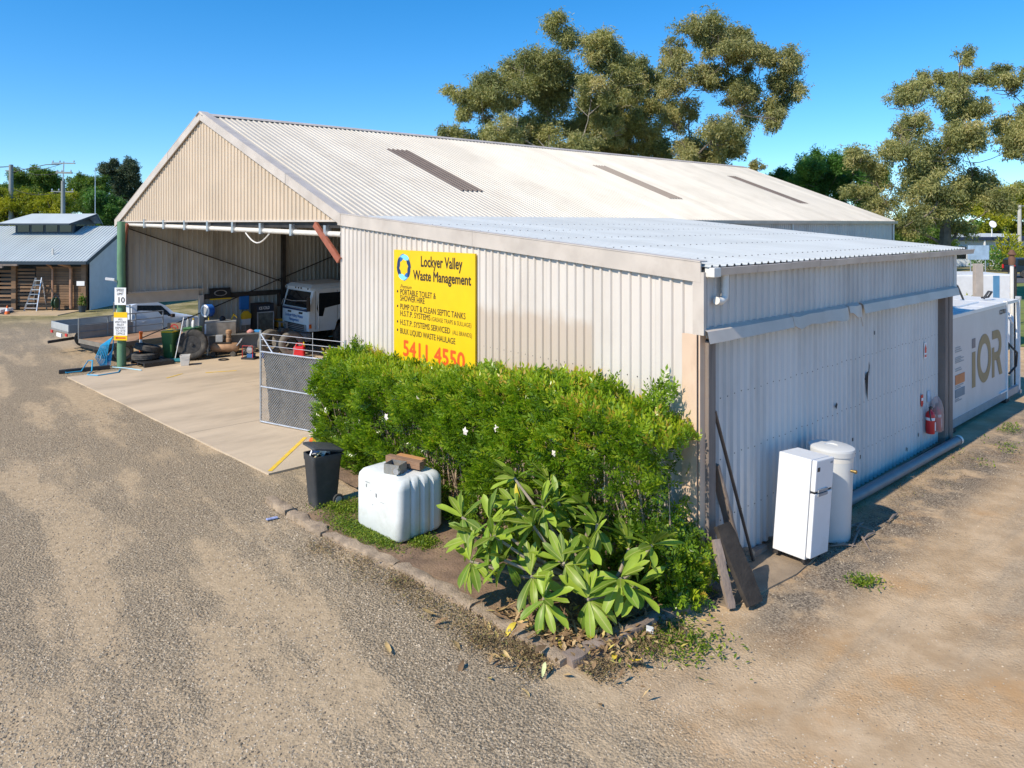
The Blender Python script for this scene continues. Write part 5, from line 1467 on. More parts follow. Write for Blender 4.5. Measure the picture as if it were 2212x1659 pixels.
# ---------------------------------------------------------------- mesh gate
G0, G1 = Vector((-6.27, 18.48, 0)), Vector((-3.85, 17.12, 0))
gate = thing('mesh_gate', 'chain mesh yard gate with grey windbreak cloth, standing open at the slab', 'gate', G0)
gd = (G1 - G0); gl = gd.length; gd.normalize()
gn = Vector((gd.y, -gd.x, 0))
if gn.y > 0: gn = -gn
def gp(s, z, o=0): return gd * s + UP * z + gn * o
MB().tube([gp(0, .05), gp(0, 2.33)], .028, 10).build('gate_stile', m_galv, gate, True)
for z in (.06, .93, 1.80):
    MB().tube([gp(0, z), gp(gl, z - .02)], .024, 10).build('gate_rail', m_galv, gate, True)
MB().tube([gp(gl, .05), gp(gl, 2.3)], .03, 10).build('gate_stile', m_galv, gate, True)
MB().tube([gp(0, 2.25), gp(.42, 1.80)], .02, 8).build('brace', m_galv, gate, True)
for z in (1.96, 2.10, 2.25): MB().tube([gp(0, z), gp(gl, z)], .007, 5).build('barbed_strand', m_galv, gate, True)
for s in (1.1, 1.75): MB().tube([gp(s, 1.78), gp(s + (.08 if s < 1.5 else 0), 2.4 if s > 1.5 else 2.05)], .009, 5).build('wire_stay', m_galv, gate, True)
m_cloth = mat('shade_cloth', (.11, .105, .095), .9, 0, .25, 4, dirt=(.22, .20, .17), dirt_amt=.6, ds=2.5)
mb = MB()
nx, nz_ = 24, 16
for j in range(nz_ + 1):
    z = .07 + 1.70 * j / nz_
    for i in range(nx + 1):
        e = .22 - .20 * (j / nz_) ** 1.2 + .02 * math.sin(j * 1.3)
        s = e + (gl - e) * i / nx
        mb.v.append(tuple(gp(s, z, -.03 - .02 * noise.noise(Vector((s * 3, z * 3, 1))) - (.05 * math.exp(-(i / 2.0) ** 2)))))
mb.f = [(j * (nx + 1) + i, j * (nx + 1) + i + 1, (j + 1) * (nx + 1) + i + 1, (j + 1) * (nx + 1) + i) for j in range(nz_) for i in range(nx)]
mb.build('windbreak_cloth', m_cloth, gate, True)
mb = MB()
cw = .075
nw = int((gl + 1.75) / cw)
for k in range(nw):
    for sg in (1, -1):
        s0 = k * cw if sg < 0 else k * cw - 1.74
        a_ = [s0, .06]; b2 = [s0 + sg * 1.74, 1.80]
        pts = []
        for f in (0, 1): pts.append([a_[0] + (b2[0] - a_[0]) * f, a_[1] + (b2[1] - a_[1]) * f])
        (sa, za), (sb_, zb2) = pts
        def clip(v, lim, hi):
            return v
        # cut to the frame
        def at_s(sv): return za + (zb2 - za) * (sv - sa) / (sb_ - sa)
        lo, hi = (sa, sb_) if sa < sb_ else (sb_, sa)
        lo, hi = max(lo, .02), min(hi, gl)
        if hi - lo < .05: continue
        mb.bar(gp(lo, at_s(lo), .008 * sg), gp(hi, at_s(hi), .008 * sg), .007)
tag(mb.build('chain_mesh', m_galv, gate), kind='stuff')
rk = thing('red_stand', 'small pink-red wire stand at the shed corner behind the hedge', 'stand', LL + NF * .25 + FD * .02)
for x in (-.12, .12): MB().tube([FD * x + UP * 0, FD * x + UP * 1.98], .014, 6).build('upright', m_red, rk, True)
for z in (1.62, 1.98): MB().tube([FD * -.12 + UP * z, FD * .12 + UP * z], .014, 6).build('crossbar', m_red, rk, True)
MB().obox(UP * 1.8, FD * .09, NF * .01, UP * .12).build('plate', m_white_p, rk)

# ---------------------------------------------------------------- beside the lean-to wall
def S(a, n, z=0): return CC + D1 * a + NS * n + UP * z       # along the side wall, out from it, up
srz = math.atan2(D1.y, D1.x)
litter_later()
m_apron = mat('apron_concrete', (.27, .205, .14), .9, 0, .2, 2.5, bump=.4, bs=40, dirt=(.12, .10, .085), dirt_amt=.7, ds=1.6)
mb = MB()
q = [S(-.3, -.1), S(2.35, -.1), S(2.3, .66), S(1.3, .74), S(-.2, .6)]
tag(MB().add([(p.x, p.y, -.05) for p in q] + [(p.x, p.y, .018) for p in q], [(5, 9, 8, 7, 6)] + [(i, (i + 1) % 5, 5 + (i + 1) % 5, 5 + i) for i in range(5)]).build('concrete_apron', m_apron), kind='structure')
tag(MB().obox(S(5.9, -.06, .03), D1 * 3.9, NS * .07, UP * .05).build('wall_footing', m_apron), kind='structure')
# fridge, standing a little out of plumb
fr = thing('fridge', 'discarded white two-door fridge tilted beside the lean-to wall', 'fridge', S(1.86, .50, .034), srz)
fr.rotation_euler = (R(1.5), R(5.5), srz)
m_fridge = mat('fridge_white', (.74, .75, .76), .35, 0, .04, 2, dirt=(.52, .48, .42), dirt_amt=.45, ds=2)
MB().box(-.29, .29, -.22, .28, .06, 1.50).build('cabinet', m_fridge, fr, bevel=.012)
MB().box(-.285, .285, -.30, -.228, .10, 1.02).build('lower_door', m_fridge, fr, bevel=.016)
MB().box(-.285, .285, -.30, -.228, 1.05, 1.50).build('upper_door', m_fridge, fr, bevel=.016)
MB().box(-.27, .27, -.285, -.23, 1.022, 1.048).build('door_gap', m_dark, fr)
for z in (1.0, 1.06): MB().box(-.2, .1, -.318, -.298, z - .02, z + .02).build('handle', m_grey_p, fr)
MB().box(-.25, -.17, -.3035, -.3, 1.34, 1.40).build('sticker', m_steel, fr)
MB().box(.16, .24, -.3035, -.3, 1.42, 1.45).build('badge', m_grey_p, fr)
for x in (-.24, .24): MB().lathe([(.03, 0), (.03, .07)], 10, Matrix.Translation((x, -.18, 0))).build('foot', m_steel, fr)
MB().box(-.27, .27, .2, .27, 0, .05).build('foot', m_steel, fr)
# hot water cylinder
hw = thing('hot_water_cylinder', 'pale grey hot water cylinder standing behind the white fridge', 'water heater', S(2.95, .44, .0))
hw.rotation_euler = (R(1), R(2.5), srz)
m_cyl = mat('cylinder_grey', (.60, .61, .60), .4, 0, .04, 2, dirt=(.45, .42, .38), dirt_amt=.35, ds=2)
MB().lathe([(.32, 0), (.33, .03), (.335, 1.32), (.35, 1.325), (.355, 1.40)], 36).build('jacket', m_cyl, hw, True)
MB().lathe([(.355, 1.40), (.35, 1.43), (.31, 1.445), (.1, 1.45), (.09, 1.438), (0, 1.438)], 36).build('top_cap', m_cyl, hw, True)
MB().lathe([(.336, 1.24), (.337, 1.30)], 36).build('pale_band', m_pvc, hw, True)
MB().lathe([(.022, 0), (.022, .09), (.03, .09), (.03, .12)], 10, Matrix.Translation((-.02, -.30, 1.12)) @ Matrix.Rotation(R(90), 4, 'X')).build('relief_valve', mat('brass', (.35, .25, .10), .4, .8), hw, True)
# drain pipe on the ground
pp = thing('drain_pipe', 'long grey plastic drain pipe lying along the foot of the wall', 'pipe', S(3.9, .14, .11), 0)
MB().tube([S(3.9, .14, .11) - pp.location, S(6, .18, .11) - pp.location, S(9.85, .26, .12) - pp.location], .095, 16, False).build('pipe', mat('pipe_grey', (.16, .185, .20), .45, 0, .12, 3, dirt=(.30, .28, .25), dirt_amt=.35, ds=2), pp, True)
MB().tube([S(9.80, .26, .12) - pp.location, S(9.90, .262, .12) - pp.location], .106, 16, False).build('socket_rim', m_pvc, pp, True)
MB().tube([S(9.84, .262, .12) - pp.location, S(9.85, .262, .12) - pp.location], .093, 16).build('pipe_mouth', m_dark, pp)
# planks and bar
o = rough_timber(S(.78, .16, .02) - S(.78, .16), S(.30, .02, 1.62) - S(.78, .16), .20, .045, .012, 3).build('leaning_plank', m_timber, None, True)
o.location = S(.78, .16); tag(o, 'weathered pale plank leaning against the corner timber post', 'plank')
o = rough_timber(Vector((0, 0, 0)), S(.12, .25, .86) - S(.05, .78), .34, .06, .012, 9).build('leaning_plank', mat('plank_black', (.035, .028, .022), .9, 0, .4, 6, bump=.5, bs=30), None, True)
o.location = S(.05, .78, .03); tag(o, 'short blackened board propped in front of the pale plank', 'plank')
o = rough_timber(Vector((0, 0, 0)), S(-.1, .3, .75) - S(-.25, .62), .12, .05, .012, 5).build('leaning_plank', m_timber, None, True)
o.location = S(-.25, .62, .02); tag(o, 'narrow grey stake leaning at the hedge end of the lean-to', 'plank')
solo(MB().tube([(0, 0, 0), tuple(S(.22, .09, 2.36) - S(1.2, .12))], [.022, .026], 8), 'steel_bar', mat('bar_brown', (.09, .065, .05), .7, .2, .2, 6), 'long dark steel bar leaning on the corner post', 'bar', S(1.2, .12, .03), smooth=True)
solo(MB().lathe([(.10, 0), (.11, .05), (.07, .09), (0, .1)], 9), 'stone', mat('stone_tan', (.26, .20, .14), .9, 0, .3, 8), 'flat brown stone on the ledge at the foot of the steel bar', 'stone', S(1.22, .02, .07))
o = rough_timber(Vector((0, 0, 0)), D1 * .95, .12, .10, .012, 13).build('ledge_timber', m_timber, None, True)
o.location = S(.75, .02, .0); tag(o, 'pale timber ledge at the wall foot between planks and fridge', 'timber')
rs_ = random.Random(4)
for k in range(9):
    a, n = rs_.uniform(2.5, 4.6), rs_.uniform(.55, .95)
    d = Vector((rs_.uniform(-1, 1), rs_.uniform(-1, 1), 0)).normalized() * rs_.uniform(.15, .42)
    solo(MB().tube([-d, Vector((0, 0, .03)), d], [.012, .02, .01], 6), 'stick', m_timber, 'dry stick lying in the shade of the fridge and cylinder', 'stick', S(a, n, .02), 0, 'dry sticks by the cylinder', smooth=True)
# extinguishers and wall signs
def extinguisher(label, p, sc):
    t = thing('fire_extinguisher', label, 'fire extinguisher', p, srz)
    MB().lathe([(.02, 0), (.085 * sc, .01), (.09 * sc, .04), (.09 * sc, .40), (.075 * sc, .46), (.035, .50), (.03, .53)], 18).build('cylinder', m_red, t, True)
    MB().lathe([(.0912 * sc, .30), (.0912 * sc, .36)], 18).build('white_band', m_white_p, t, True)
    MB().box(-.03, .09, -.02, .02, .55, .58).box(-.02, .02, -.02, .02, .52, .56).build('valve_handle', m_steel, t)
    MB().tube([(-.03, 0, .53), (-.10, -.02, .48), (-.095, -.05, .3)], .012, 6).build('hose', m_black, t, True)
    MB().box(.0, .05, -.095 * sc, -.088 * sc, .08, .26).build('label', m_white_p, t)
    return t
extinguisher('red fire extinguisher hanging on the zinc wall near the end post', S(8.72, .06, .44), 1.0)
extinguisher('fire extinguisher wrapped in a clear dusty bag next to the timber post', S(9.05, .08, .46), 1.0)
mp_ = bpy.data.materials.new('bag_plastic'); mp_.use_nodes = True
nt_ = mp_.node_tree; bs_ = nt_.nodes['Principled BSDF']; bs_.inputs['Base Color'].default_value = (.66, .46, .40, 1); bs_.inputs['Roughness'].default_value = .35
tn_ = nt_.nodes.new('ShaderNodeBsdfTransparent'); mxs = nt_.nodes.new('ShaderNodeMixShader'); mxs.inputs[0].default_value = .42
nt_.links.new(tn_.outputs[0], mxs.inputs[1]); nt_.links.new(bs_.outputs[0], mxs.inputs[2]); nt_.links.new(mxs.outputs[0], nt_.nodes['Material Output'].inputs[0])
mb = MB().lathe([(.10, -.02), (.14, .02), (.15, .35), (.13, .5), (.09, .66), (.03, .74)], 14)
mb.v = [(x + .02 * noise.noise(Vector((x * 9, y * 9, z * 6))), y + .02 * noise.noise(Vector((x * 9, z * 9, y * 6))), z) for x, y, z in mb.v]
solo(mb, 'plastic_bag', mp_, 'clear dusty plastic bag pulled over the right-hand extinguisher', 'bag', S(9.05, .08, .46), srz, smooth=True)
sg = thing('wall_sign', 'small white sign with a red arrow high on the zinc wall', 'sign', S(8.72, -.045, 2.06), srz)
MB().box(-.07, .07, -.012, -.004, 0, .34).build('plate', m_white_p, sg)
MB().prism([(-.05, .12), (.05, .12), (.05, .2), (.07, .2), (0, .31), (-.07, .2), (-.05, .2)], (0, -.0125, 0), (1, 0, 0), (0, 0, 1), (0, -.002, 0)).build('red_arrow', m_red, sg)
MB().box(-.05, .05, -.0145, -.0125, .03, .08).build('red_bar', m_red, sg)
sg = thing('wall_sign', 'red and white tag hanging just above the left extinguisher', 'sign', S(8.52, -.045, 1.03), srz)
MB().prism([(-.06, .06), (0, 0), (.06, .06), (.06, .27), (-.06, .27)], (0, -.004, 0), (1, 0, 0), (0, 0, 1), (0, -.008, 0)).build('plate', m_red, sg)
MB().box(-.05, .05, -.0145, -.0125, .14, .20).build('white_stripe', m_white_p, sg)
sg = thing('wall_sign', 'pale blue instruction card above the bagged extinguisher', 'sign', S(8.93, -.045, 1.08), srz)
MB().box(-.08, .08, -.012, -.004, 0, .24).build('plate', mat('card_blue', (.45, .58, .70), .5, 0, .25, 20), sg)
# grit and pebbles on the earth drive
def drive(rnd):
    y = 5.6 + 14 * rnd.random() ** 1.5
    return .2 + rnd.random() * (.75 * y + .5), y
def keep_drive(x, y, rnd):
    p = Vector((x, y, 0)) - CC
    if p.dot(NS) < .3 and p.dot(D1) > -1.0: return False
    if p.dot(NF) < 2.0 and p.dot(FD) > -.6 : return False
    m = noise.noise(Vector((x * .6, y * .6, 3))) + (.55 if .3 < p.dot(NS) < 1.7 else 0)
    return rnd.random() < .16 + m * .6
tag(stones('grit', 9000, drive, .005, .016, 13, keep_drive), 'grit and small pebbles on the sandy drive beside the lean-to', 'gravel', kind='stuff')
# ---------------------------------------------------------------- fuel container behind the lean-to
FO = S(10.65, -.14)
fc = thing('fuel_container', 'white fuel tank container lettered in gold-brown beyond the lean-to', 'container', FO, srz)
m_cont = mat('container_white', (.60, .59, .58), .4, 0, .05, 1.5, dirt=(.50, .47, .44), dirt_amt=.4, ds=1.2, stretch=(1, 1, .5))
m_frame_shade = mat('container_frame_shade', (.60, .66, .72), .4, 0, .06, 2)  # bluish frame colour, also puts the blue edge shade on the near end
MB().box(.08, 4.75, .03, 2.40, .28, 2.74).build('tank_body', m_cont, fc)
MB().box(4.75, 5.9, .35, 2.40, .28, 2.70).build('pump_bay', m_frame_shade, fc)
for x in (0, 4.72, 5.98):
    for y in (.0, 2.32): MB().box(x, x + .09, y, y + .1, .1, 2.82).build('corner_column', m_white if x else m_frame_shade, fc)
for y in (0, 2.33):
    MB().box(.09, 5.98, y + .01, y + .09, 2.72, 2.80).build('top_rail', m_white, fc)
    MB().box(.09, 5.98, y + .02, y + .1, .1, .30).build('bottom_rail', m_grey_p, fc)
MB().box(4.1, 4.72, -.012, .028, .32, .36).build('door_sill', m_white, fc)
for x in (.1, 1.6, 3.1, 4.6): MB().box(x, x + 1.42, .12, 2.3, 2.75, 2.785).build('roof_panel', m_white if x > 1 else m_frame_shade, fc)  # near panel is coloured blue for the shade along the roof edge
MB().box(2.0, 4.0, .5, 1.5, 2.79, 2.83).build('roof_hatch', m_white, fc)
for x in (.1, 4.6): MB().box(x, x + .3, .0, 2.4, 0, .1).build('skid', m_steel, fc)
for xx in (.02, 5.98): MB().box(xx, xx + .12, -.02, .11, 2.76, 2.87).box(xx, xx + .12, -.02, .11, .05, .16).build('corner_casting', m_galv, fc)
m_gold = mat('ink_gold', (.29, .215, .11), .5, 0, .08, 2)
def flat(poly, mt, name='letter_shape', y=.026):
    MB().prism(poly, (0, y, 0), (1, 0, 0), (0, 0, 1), (0, -.003, 0)).build(name, mt, fc)
flat([(1.72, .84), (1.99, .84), (1.99, 1.74), (1.72, 1.74)], m_gold)
flat([(1.72, 1.84), (1.99, 1.84), (1.99, 2.08), (1.72, 2.08)], mat('ink_slate', (.17, .16, .18), .5))
mb = MB(); n = 36
for k in range(n):
    a = 2 * math.pi * k / n
    for rx, rz_ in ((.59, .635), (.35, .385)): mb.v.append((2.73 + rx * math.cos(a), .023, 1.475 + rz_ * math.sin(a)))
mb.f = [(2 * k, 2 * ((k + 1) % n), 2 * ((k + 1) % n) + 1, 2 * k + 1) for k in range(n)]
mb.build('letter_shape', m_gold, fc)
arc = lambda cx, cz, r, a0, a1, m_: [(cx + r * math.cos(R(a0 + (a1 - a0) * k / m_)), cz + r * math.sin(R(a0 + (a1 - a0) * k / m_))) for k in range(m_ + 1)]
top = [(3.42, 2.11)] + arc(3.86, 1.72, .39, 90, -70, 12) + [(3.66, 1.33)] + [(3.66, 1.56)] + arc(3.86, 1.72, .16, -90, 90, 8) + [(3.42, 1.88)]
mb = MB()
outer_ = [(3.42, 2.11)] + arc(3.86, 1.70, .41, 90, -80, 10); inner_ = [(3.42, 1.88)] + arc(3.86, 1.70, .18, 90, -80, 10)
mb.add([(x, .023, z) for x, z in outer_ + inner_], [(k, k + 1, 12 + k, 11 + 1 + k - 1 + 0) if False else (k, k + 1, len(outer_) + k + 1, len(outer_) + k) for k in range(len(outer_) - 1)])
mb.build('letter_shape', m_gold, fc)
flat([(3.40, .86), (3.62, .86), (3.62, 1.30), (3.93, 1.30), (3.93, 1.52), (3.60, 1.52), (3.60, 1.66), (3.40, 1.66)], m_gold)
flat([(3.80, 1.30), (4.08, 1.36), (4.34, .86), (4.08, .86)], m_gold, y=.0225)
lettering('1227811', .17, m_ink, fc, frame((4.05, .022, 2.50), (1, 0, 0), UP), width=.62, bold=.004)
MB().box(.45, 1.14, .020, .027, 1.10, 1.33).build('orange_label', mat('label_orange', (.55, .19, .07), .5), fc)
MB().box(.45, 1.14, .020, .027, .78, .98).build('blue_label', mat('label_blue', (.14, .22, .28), .5), fc)
m_gray_ink = mat('ink_grey', (.36, .35, .34), .6)
for z in (1.42, 1.47, 1.62, 1.66, 1.70, 1.74, 1.88, 1.93, 1.98, 1.05, 1.01, .73, .69):
    w_ = .25 + .4 * ((z * 37) % 1)
    MB().box(.46, .46 + w_, .022, .027, z, z + .022).build('print_line', m_gray_ink, fc)
for pts in ([(3.0, 1.2, 2.8), (3.05, 1.2, 3.25), (3.9, 1.15, 3.35), (4.25, 1.1, 3.2), (4.4, 1.0, 2.82)], [(1.0, 1.5, 2.82), (1.6, 1.4, 2.9), (2.2, 1.5, 2.95), (2.6, 1.2, 2.84)], [(4.8, .6, 2.84), (4.9, .5, 3.05), (5.2, .5, 3.02), (5.25, .6, 2.86), (5.0, .7, 2.85)]):
    MB().tube(pts, .03, 6).build('hose', m_black, fc, True)
MB().box(5.1, 5.5, .2, .35, 1.2, 1.9).build('pump_panel', m_white, fc, bevel=.02)
MB().tube([(5.3, .15, 1.6), (5.5, -.05, 1.3), (5.6, .0, .9), (5.3, .1, .7)], .03, 6).build('delivery_hose', m_black, fc, True)
MB().tube([(5.15, .2, 2.35), (5.15, .05, 2.3), (5.3, .02, 2.15), (5.45, .05, 2.3), (5.45, .2, 2.45)], .035, 6).build('hose_hook', m_white, fc, True)

# ---------------------------------------------------------------- signs and gear at the green post
def plate_sign(name, label, p, rz, w_, h_, mt): 
    t = thing(name, label, 'sign', p, rz)
    MB().box(-w_ / 2, w_ / 2, -.008, .008, 0, h_).build('plate', mt, t)
    return t
TF = lambda x, y: frame((x, -.0105, y), (1, 0, 0), UP)
sp = plate_sign('speed_sign', 'white SPEED LIMIT 10 sign fixed to the green post', (-13.62, 25.76, 2.16), R(-6), .42, .60, m_white_p)
lettering('SPEED', .13, m_ink, sp, TF(-.14, .47), width=.28, bold=.002); lettering('LIMIT', .13, m_ink, sp, TF(-.12, .34), width=.24, bold=.002); lettering('10', .27, m_ink, sp, TF(-.12, .08), width=.24, bold=.006)
vs_ = plate_sign('visitor_sign', 'white and yellow visitors sign with a red arrow lower on the green post', (-13.60, 25.74, .93), R(-6), .50, .98, m_white_p)
MB().box(-.25, .25, -.0115, -.0085, .79, .98).build('yellow_top', m_yellow, vs_)
MB().box(-.25, .25, -.0115, -.0085, 0, .17).build('yellow_foot', m_yellow, vs_)
MB().prism([(-.2, .085), (-.12, .13), (-.12, .105), (.19, .105), (.19, .065), (-.12, .065), (-.12, .04)], (0, -.0125, 0), (1, 0, 0), (0, 0, 1), (0, -.002, 0)).build('red_arrow', m_red, vs_)
for k, s_ in enumerate(('ALL', 'VISITORS', 'MUST', 'REPORT', 'TO SITE', 'OFFICE')):
    lettering(s_, .105, m_ink, vs_, TF(0, .70 - k * .1), align='CENTER', bold=.001)
cv = thing('security_camera', 'small white camera on a bracket high on the green post', 'camera', (-13.9, 25.85, 3.02))
MB().tube([(.12, .1, -.1), (0, 0, 0)], .02, 6).build('bracket', m_galv, cv); MB().obox((-.1, -.05, .03), (.14, .04, -.02), (-.015, .05, 0), (0, 0, .045)).build('housing', m_white, cv, bevel=.01)
bl_ = thing('bollard', 'orange T-top bollard with a white band behind the green post', 'bollard', (-13.3, 26.55, .02))
MB().lathe([(.2, 0), (.2, .06), (.07, .09), (.055, .10), (.05, .62)], 14).build('base', m_orange, bl_, True); MB().lathe([(.0505, .62), (.048, .82)], 14).build('white_band', m_white_p, bl_, True)
MB().lathe([(.05, .82), (.047, 1.0), (.06, 1.02), (.06, 1.10), (.0, 1.11)], 14).build('top', m_orange, bl_, True)
def tyre_mesh(Ro, w_, Ri):
    h_ = w_ / 2
    pr_ = [(Ri, -h_ * .72), (Ri + .04, -h_ * .86), ((Ri + Ro) / 2, -h_), (Ro - .05, -h_ * .92), (Ro - .015, -h_ * .76), (Ro, -h_ * .55), (Ro - .012, -h_ * .3), (Ro - .012, -h_ * .26), (Ro, -h_ * .22), (Ro, h_ * .22), (Ro - .012, h_ * .26), (Ro - .012, h_ * .3), (Ro, h_ * .55), (Ro - .015, h_ * .76), (Ro - .05, h_ * .92), ((Ri + Ro) / 2, h_), (Ri + .04, h_ * .86), (Ri, h_ * .72), (Ri + .05, 0)]
    return MB().lathe(pr_, 32, None, True)
def tyre(label, M_, Ro=.52, w_=.28, Ri=.29, mt=None, rim=None, group='loose tyres in the shed'):
    t = thing('tyre', label, 'tyre', M_.to_translation(), 0, group)
    t.matrix_world = M_
    tyre_mesh(Ro, w_, Ri).build('casing', mt or m_tread, t, True)
    if rim:
        MB().lathe([(Ri, -w_ * .4), (Ri - .02, -w_ * .38), (Ri - .03, -.02), (.17, -.02), (.15, -.08), (.06, -.1), (.06, -.16), (0, -.17)], 28).build('rim', m_rim, t, True)
        for k in range(8): MB().lathe([(.018, 0), (.018, .03)], 6, Matrix.Translation((.2 * math.cos(k * .785), .2 * math.sin(k * .785), -.05))).build('wheel_nut', m_steel, t)
    return t
def standing(x, y, r, facing): return Matrix.Translation((x, y, r + .022)) @ Matrix.Rotation(facing, 4, 'Z') @ Matrix.Rotation(R(90), 4, 'X') @ Matrix.Rotation(R(180), 4, 'X')
def stand2(x, y, r, facing, lean=0): return Matrix.Translation((x, y, r + .022)) @ Matrix.Rotation(facing, 4, 'Z') @ Matrix.Rotation(R(-90 + lean), 4, 'X')
tyre('big truck wheel with dark rim propped upright before the bench', stand2(-11.72, 27.15, .54, R(15), -8), .54, .28, .31, m_rubber, True, 'truck wheels')
tyre('worn tyre standing left of the red fuel can, open hole facing out', stand2(-8.25, 27.75, .47, R(25)), .47, .30, .24)
tyre('worn tyre standing just behind the gate post in the shed', stand2(-9.05, 27.75, .50, R(52)), .50, .30, .27)
tyre('tyre at the back of the row under the truck bumper', stand2(-8.75, 28.45, .48, R(52)), .48, .30, .27)
PL = thing('plastic_pallet', 'black plastic pallet on the slab carrying two tyres', 'pallet', (-12.75, 26.25, .024), R(-42))
for k in range(7): MB().box(-.6, .6, -.5 + k * .147, -.5 + k * .147 + .11, .11, .145).build('slat', m_black, PL)
for x in (-.55, 0, .55): MB().box(x - .05, x + .05, -.5, .5, 0, .109).build('runner', m_black, PL)
tyre('lower dark tyre lying flat on the black pallet', Matrix.Translation((-13.05, 26.35, .29)), .46, .24, .25, m_rubber, group='tyres on the pallet')
tyre('upper dark tyre tipped over the one on the pallet', Matrix.Translation((-13.0, 26.45, .56)) @ Matrix.Rotation(R(12), 4, 'Y') @ Matrix.Rotation(R(-8), 4, 'X'), .44, .23, .25, m_rubber, group='tyres on the pallet')
m_hose = mat('hose_blue', (.03, .36, .62), .4, 0, .1, 4)
hs = thing('air_hose', 'bright blue hose hung on the green post and trailing over the slab', 'hose', (-14.0, 25.85, 0))
for k in range(7):
    a = k * .045
    MB().tube([(.1, -.05 + a * .3, 1.05), (-.02 - a, -.1, .75), (-.08 - a * 1.2, -.12 - a * .4, .35), (-.1 - a * .8, -.1, .05), (.0 - a, -.04, .06), (.06, 0, .6), (.12, -.02, 1.05)], .018, 5).build('hanging_loop', m_hose, hs, True)
MB().tube([(-.1, -.2, .04), (-.6, -.5, .04), (-1.0, -.9, .05), (-.8, -1.3, .04), (-.45, -1.0, .04), (-.5, -.5, .3), (-.3, -.6, .32), (-.1, -1.0, .04), (.1, -1.6, .04), (.5, -1.7, .04), (.9, -1.2, .04), (.7, -.7, .04)], .02, 6).build('ground_loop', m_hose, hs, True)
MB().tube([(.2, -.3, .04), (.8, -.5, .04), (1.5, -.85, .04)], .018, 6).build('tail', mat('hose_pale', (.35, .58, .68), .5), hs, True)
solo(MB().box(-.75, .75, -.07, .07, 0, .12), 'black_beam', m_steel, 'black timber beam lying on the ground left of the green post', 'beam', (-14.45, 25.05, 0), R(35), bevel=.01)
m_bingr = mat('bin_green', (.06, .16, .055), .5, 0, .12, 5)
gbn = bin_('green wheelie bin with a bright yellow lid beside the big wheel', (-12.5, 27.15, .024), R(-8), m_bingr, m_yellow, 0, 1.0)
gb2 = bin_('green wheelie bin with a green lid behind the big wheel', (-12.05, 27.95, .024), R(-8), m_bingr, m_bingr, 0, 1.0)
def bottle(label, p, h_, col, capc):
    t = thing('bottle', label, 'bottle', p, 0, 'bottles on the green bin')
    MB().lathe([(.06, 0), (.065, .02), (.065, h_ * .6), (.025, h_ * .8)], 12).build('body', col, t, True); MB().lathe([(.025, h_ * .8), (.03, h_ * .82), (.03, h_), (0, h_)], 10).build('cap', capc, t, True)
bottle('white spray bottle with a yellow cap on the green bin lid', (-11.98, 27.85, 1.09), .34, m_white, m_yellow)
bottle('pale bottle with a dark cap on the green bin lid', (-12.22, 27.95, 1.09), .38, m_grey_p, m_ink)
br = thing('broom', 'upright broom with a white handle in front of the green bin', 'broom', (-12.15, 26.72, .024))
MB().tube([(0, 0, .1), (.2, .25, 1.55)], .016, 8).build('handle', m_white_p, br, True); MB().box(-.22, .22, -.04, .04, .0, .1).build('head', mat('broom_teal', (.04, .25, .30), .7), br)
pl_ = thing('pail', 'white square plastic pail standing on the slab', 'pail', (-11.46, 25.97, .024), R(20))
MB().loft([[(-.13, -.13, 0), (.13, -.13, 0), (.13, .13, 0), (-.13, .13, 0)], [(-.165, -.165, .36), (.165, -.165, .36), (.165, .165, .36), (-.165, .165, .36)], [(-.15, -.15, .36), (.15, -.15, .36), (.15, .15, .36), (-.15, .15, .36)], [(-.12, -.12, .05), (.12, -.12, .05), (.12, .12, .05), (-.12, .12, .05)]]).build('tub', m_pvc, pl_, bevel=.01)
MB().tube([(-.165, 0, .33), (-.1, -.18, .28), (.1, -.18, .28), (.165, 0, .33)], .006, 5).build('handle', m_galv, pl_)
nb = thing('no_smoking_board', 'brown board with a red no-smoking symbol near the ute bonnet', 'sign', (-12.75, 27.95, 0), R(10))
MB().box(-.24, .24, -.01, .01, .85, 1.24).build('board', mat('board_brown', (.36, .24, .16), .7), nb)
for x in (-.2, .2): MB().box(x - .02, x + .02, .012, .05, 0, 1.24).build('leg', m_tpost, nb)
mb = MB(); n = 24
for k in range(n):
    a = 2 * math.pi * k / n
    for r_ in (.15, .115): mb.v.append((r_ * math.cos(a), -.0125, 1.045 + r_ * math.sin(a)))
mb.f = [(2 * k, 2 * ((k + 1) % n), 2 * ((k + 1) % n) + 1, 2 * k + 1) for k in range(n)]
mb.build('red_ring', m_red, nb); MB().bar((-.09, -.0135, 1.13), (.09, -.0135, .955), .03, .004, up=(0, 1, 0)).build('red_bar', m_red, nb); MB().box(-.09, .09, -.0128, -.0105, 1.03, 1.06).build('cigarette', m_ink, nb)
hr2 = thing('hose_reel', 'blue and white hose reel with yellow hose on the door jamb', 'hose reel', GG + D1 * 3.0 + NS * .35 + UP * 1.6, R(-28))
MX = Matrix.Rotation(R(90), 4, 'X')
MB().lathe([(.02, .13), (.17, .13), (.17, .10), (.245, .09), (.25, 0), (.25, -.14), (.02, -.15)], 24, MX).build('drum_case', mat('reel_blue', (.03, .16, .62), .35), hr2, True)
MB().lathe([(.175, .12), (.24, .105), (.245, .12), (.2, .14), (.175, .135)], 24, MX, True).build('white_ring', m_white, hr2, True)
MB().lathe([(0, .142), (.16, .14), (.165, .125)], 20, MX).build('face_plate', m_grey_p, hr2, True)
MB().tube([(.12, -.05, -.2), (.22, -.1, -.5), (.26, -.1, -.9), (.3, -.12, -1.3)], .018, 6).build('yellow_hose', m_yellow, hr2, True)
bn = thing('workbench', 'grey steel workbench against the shed wall behind the compressor', 'bench', (-10.7, 28.5, .024), R(20))
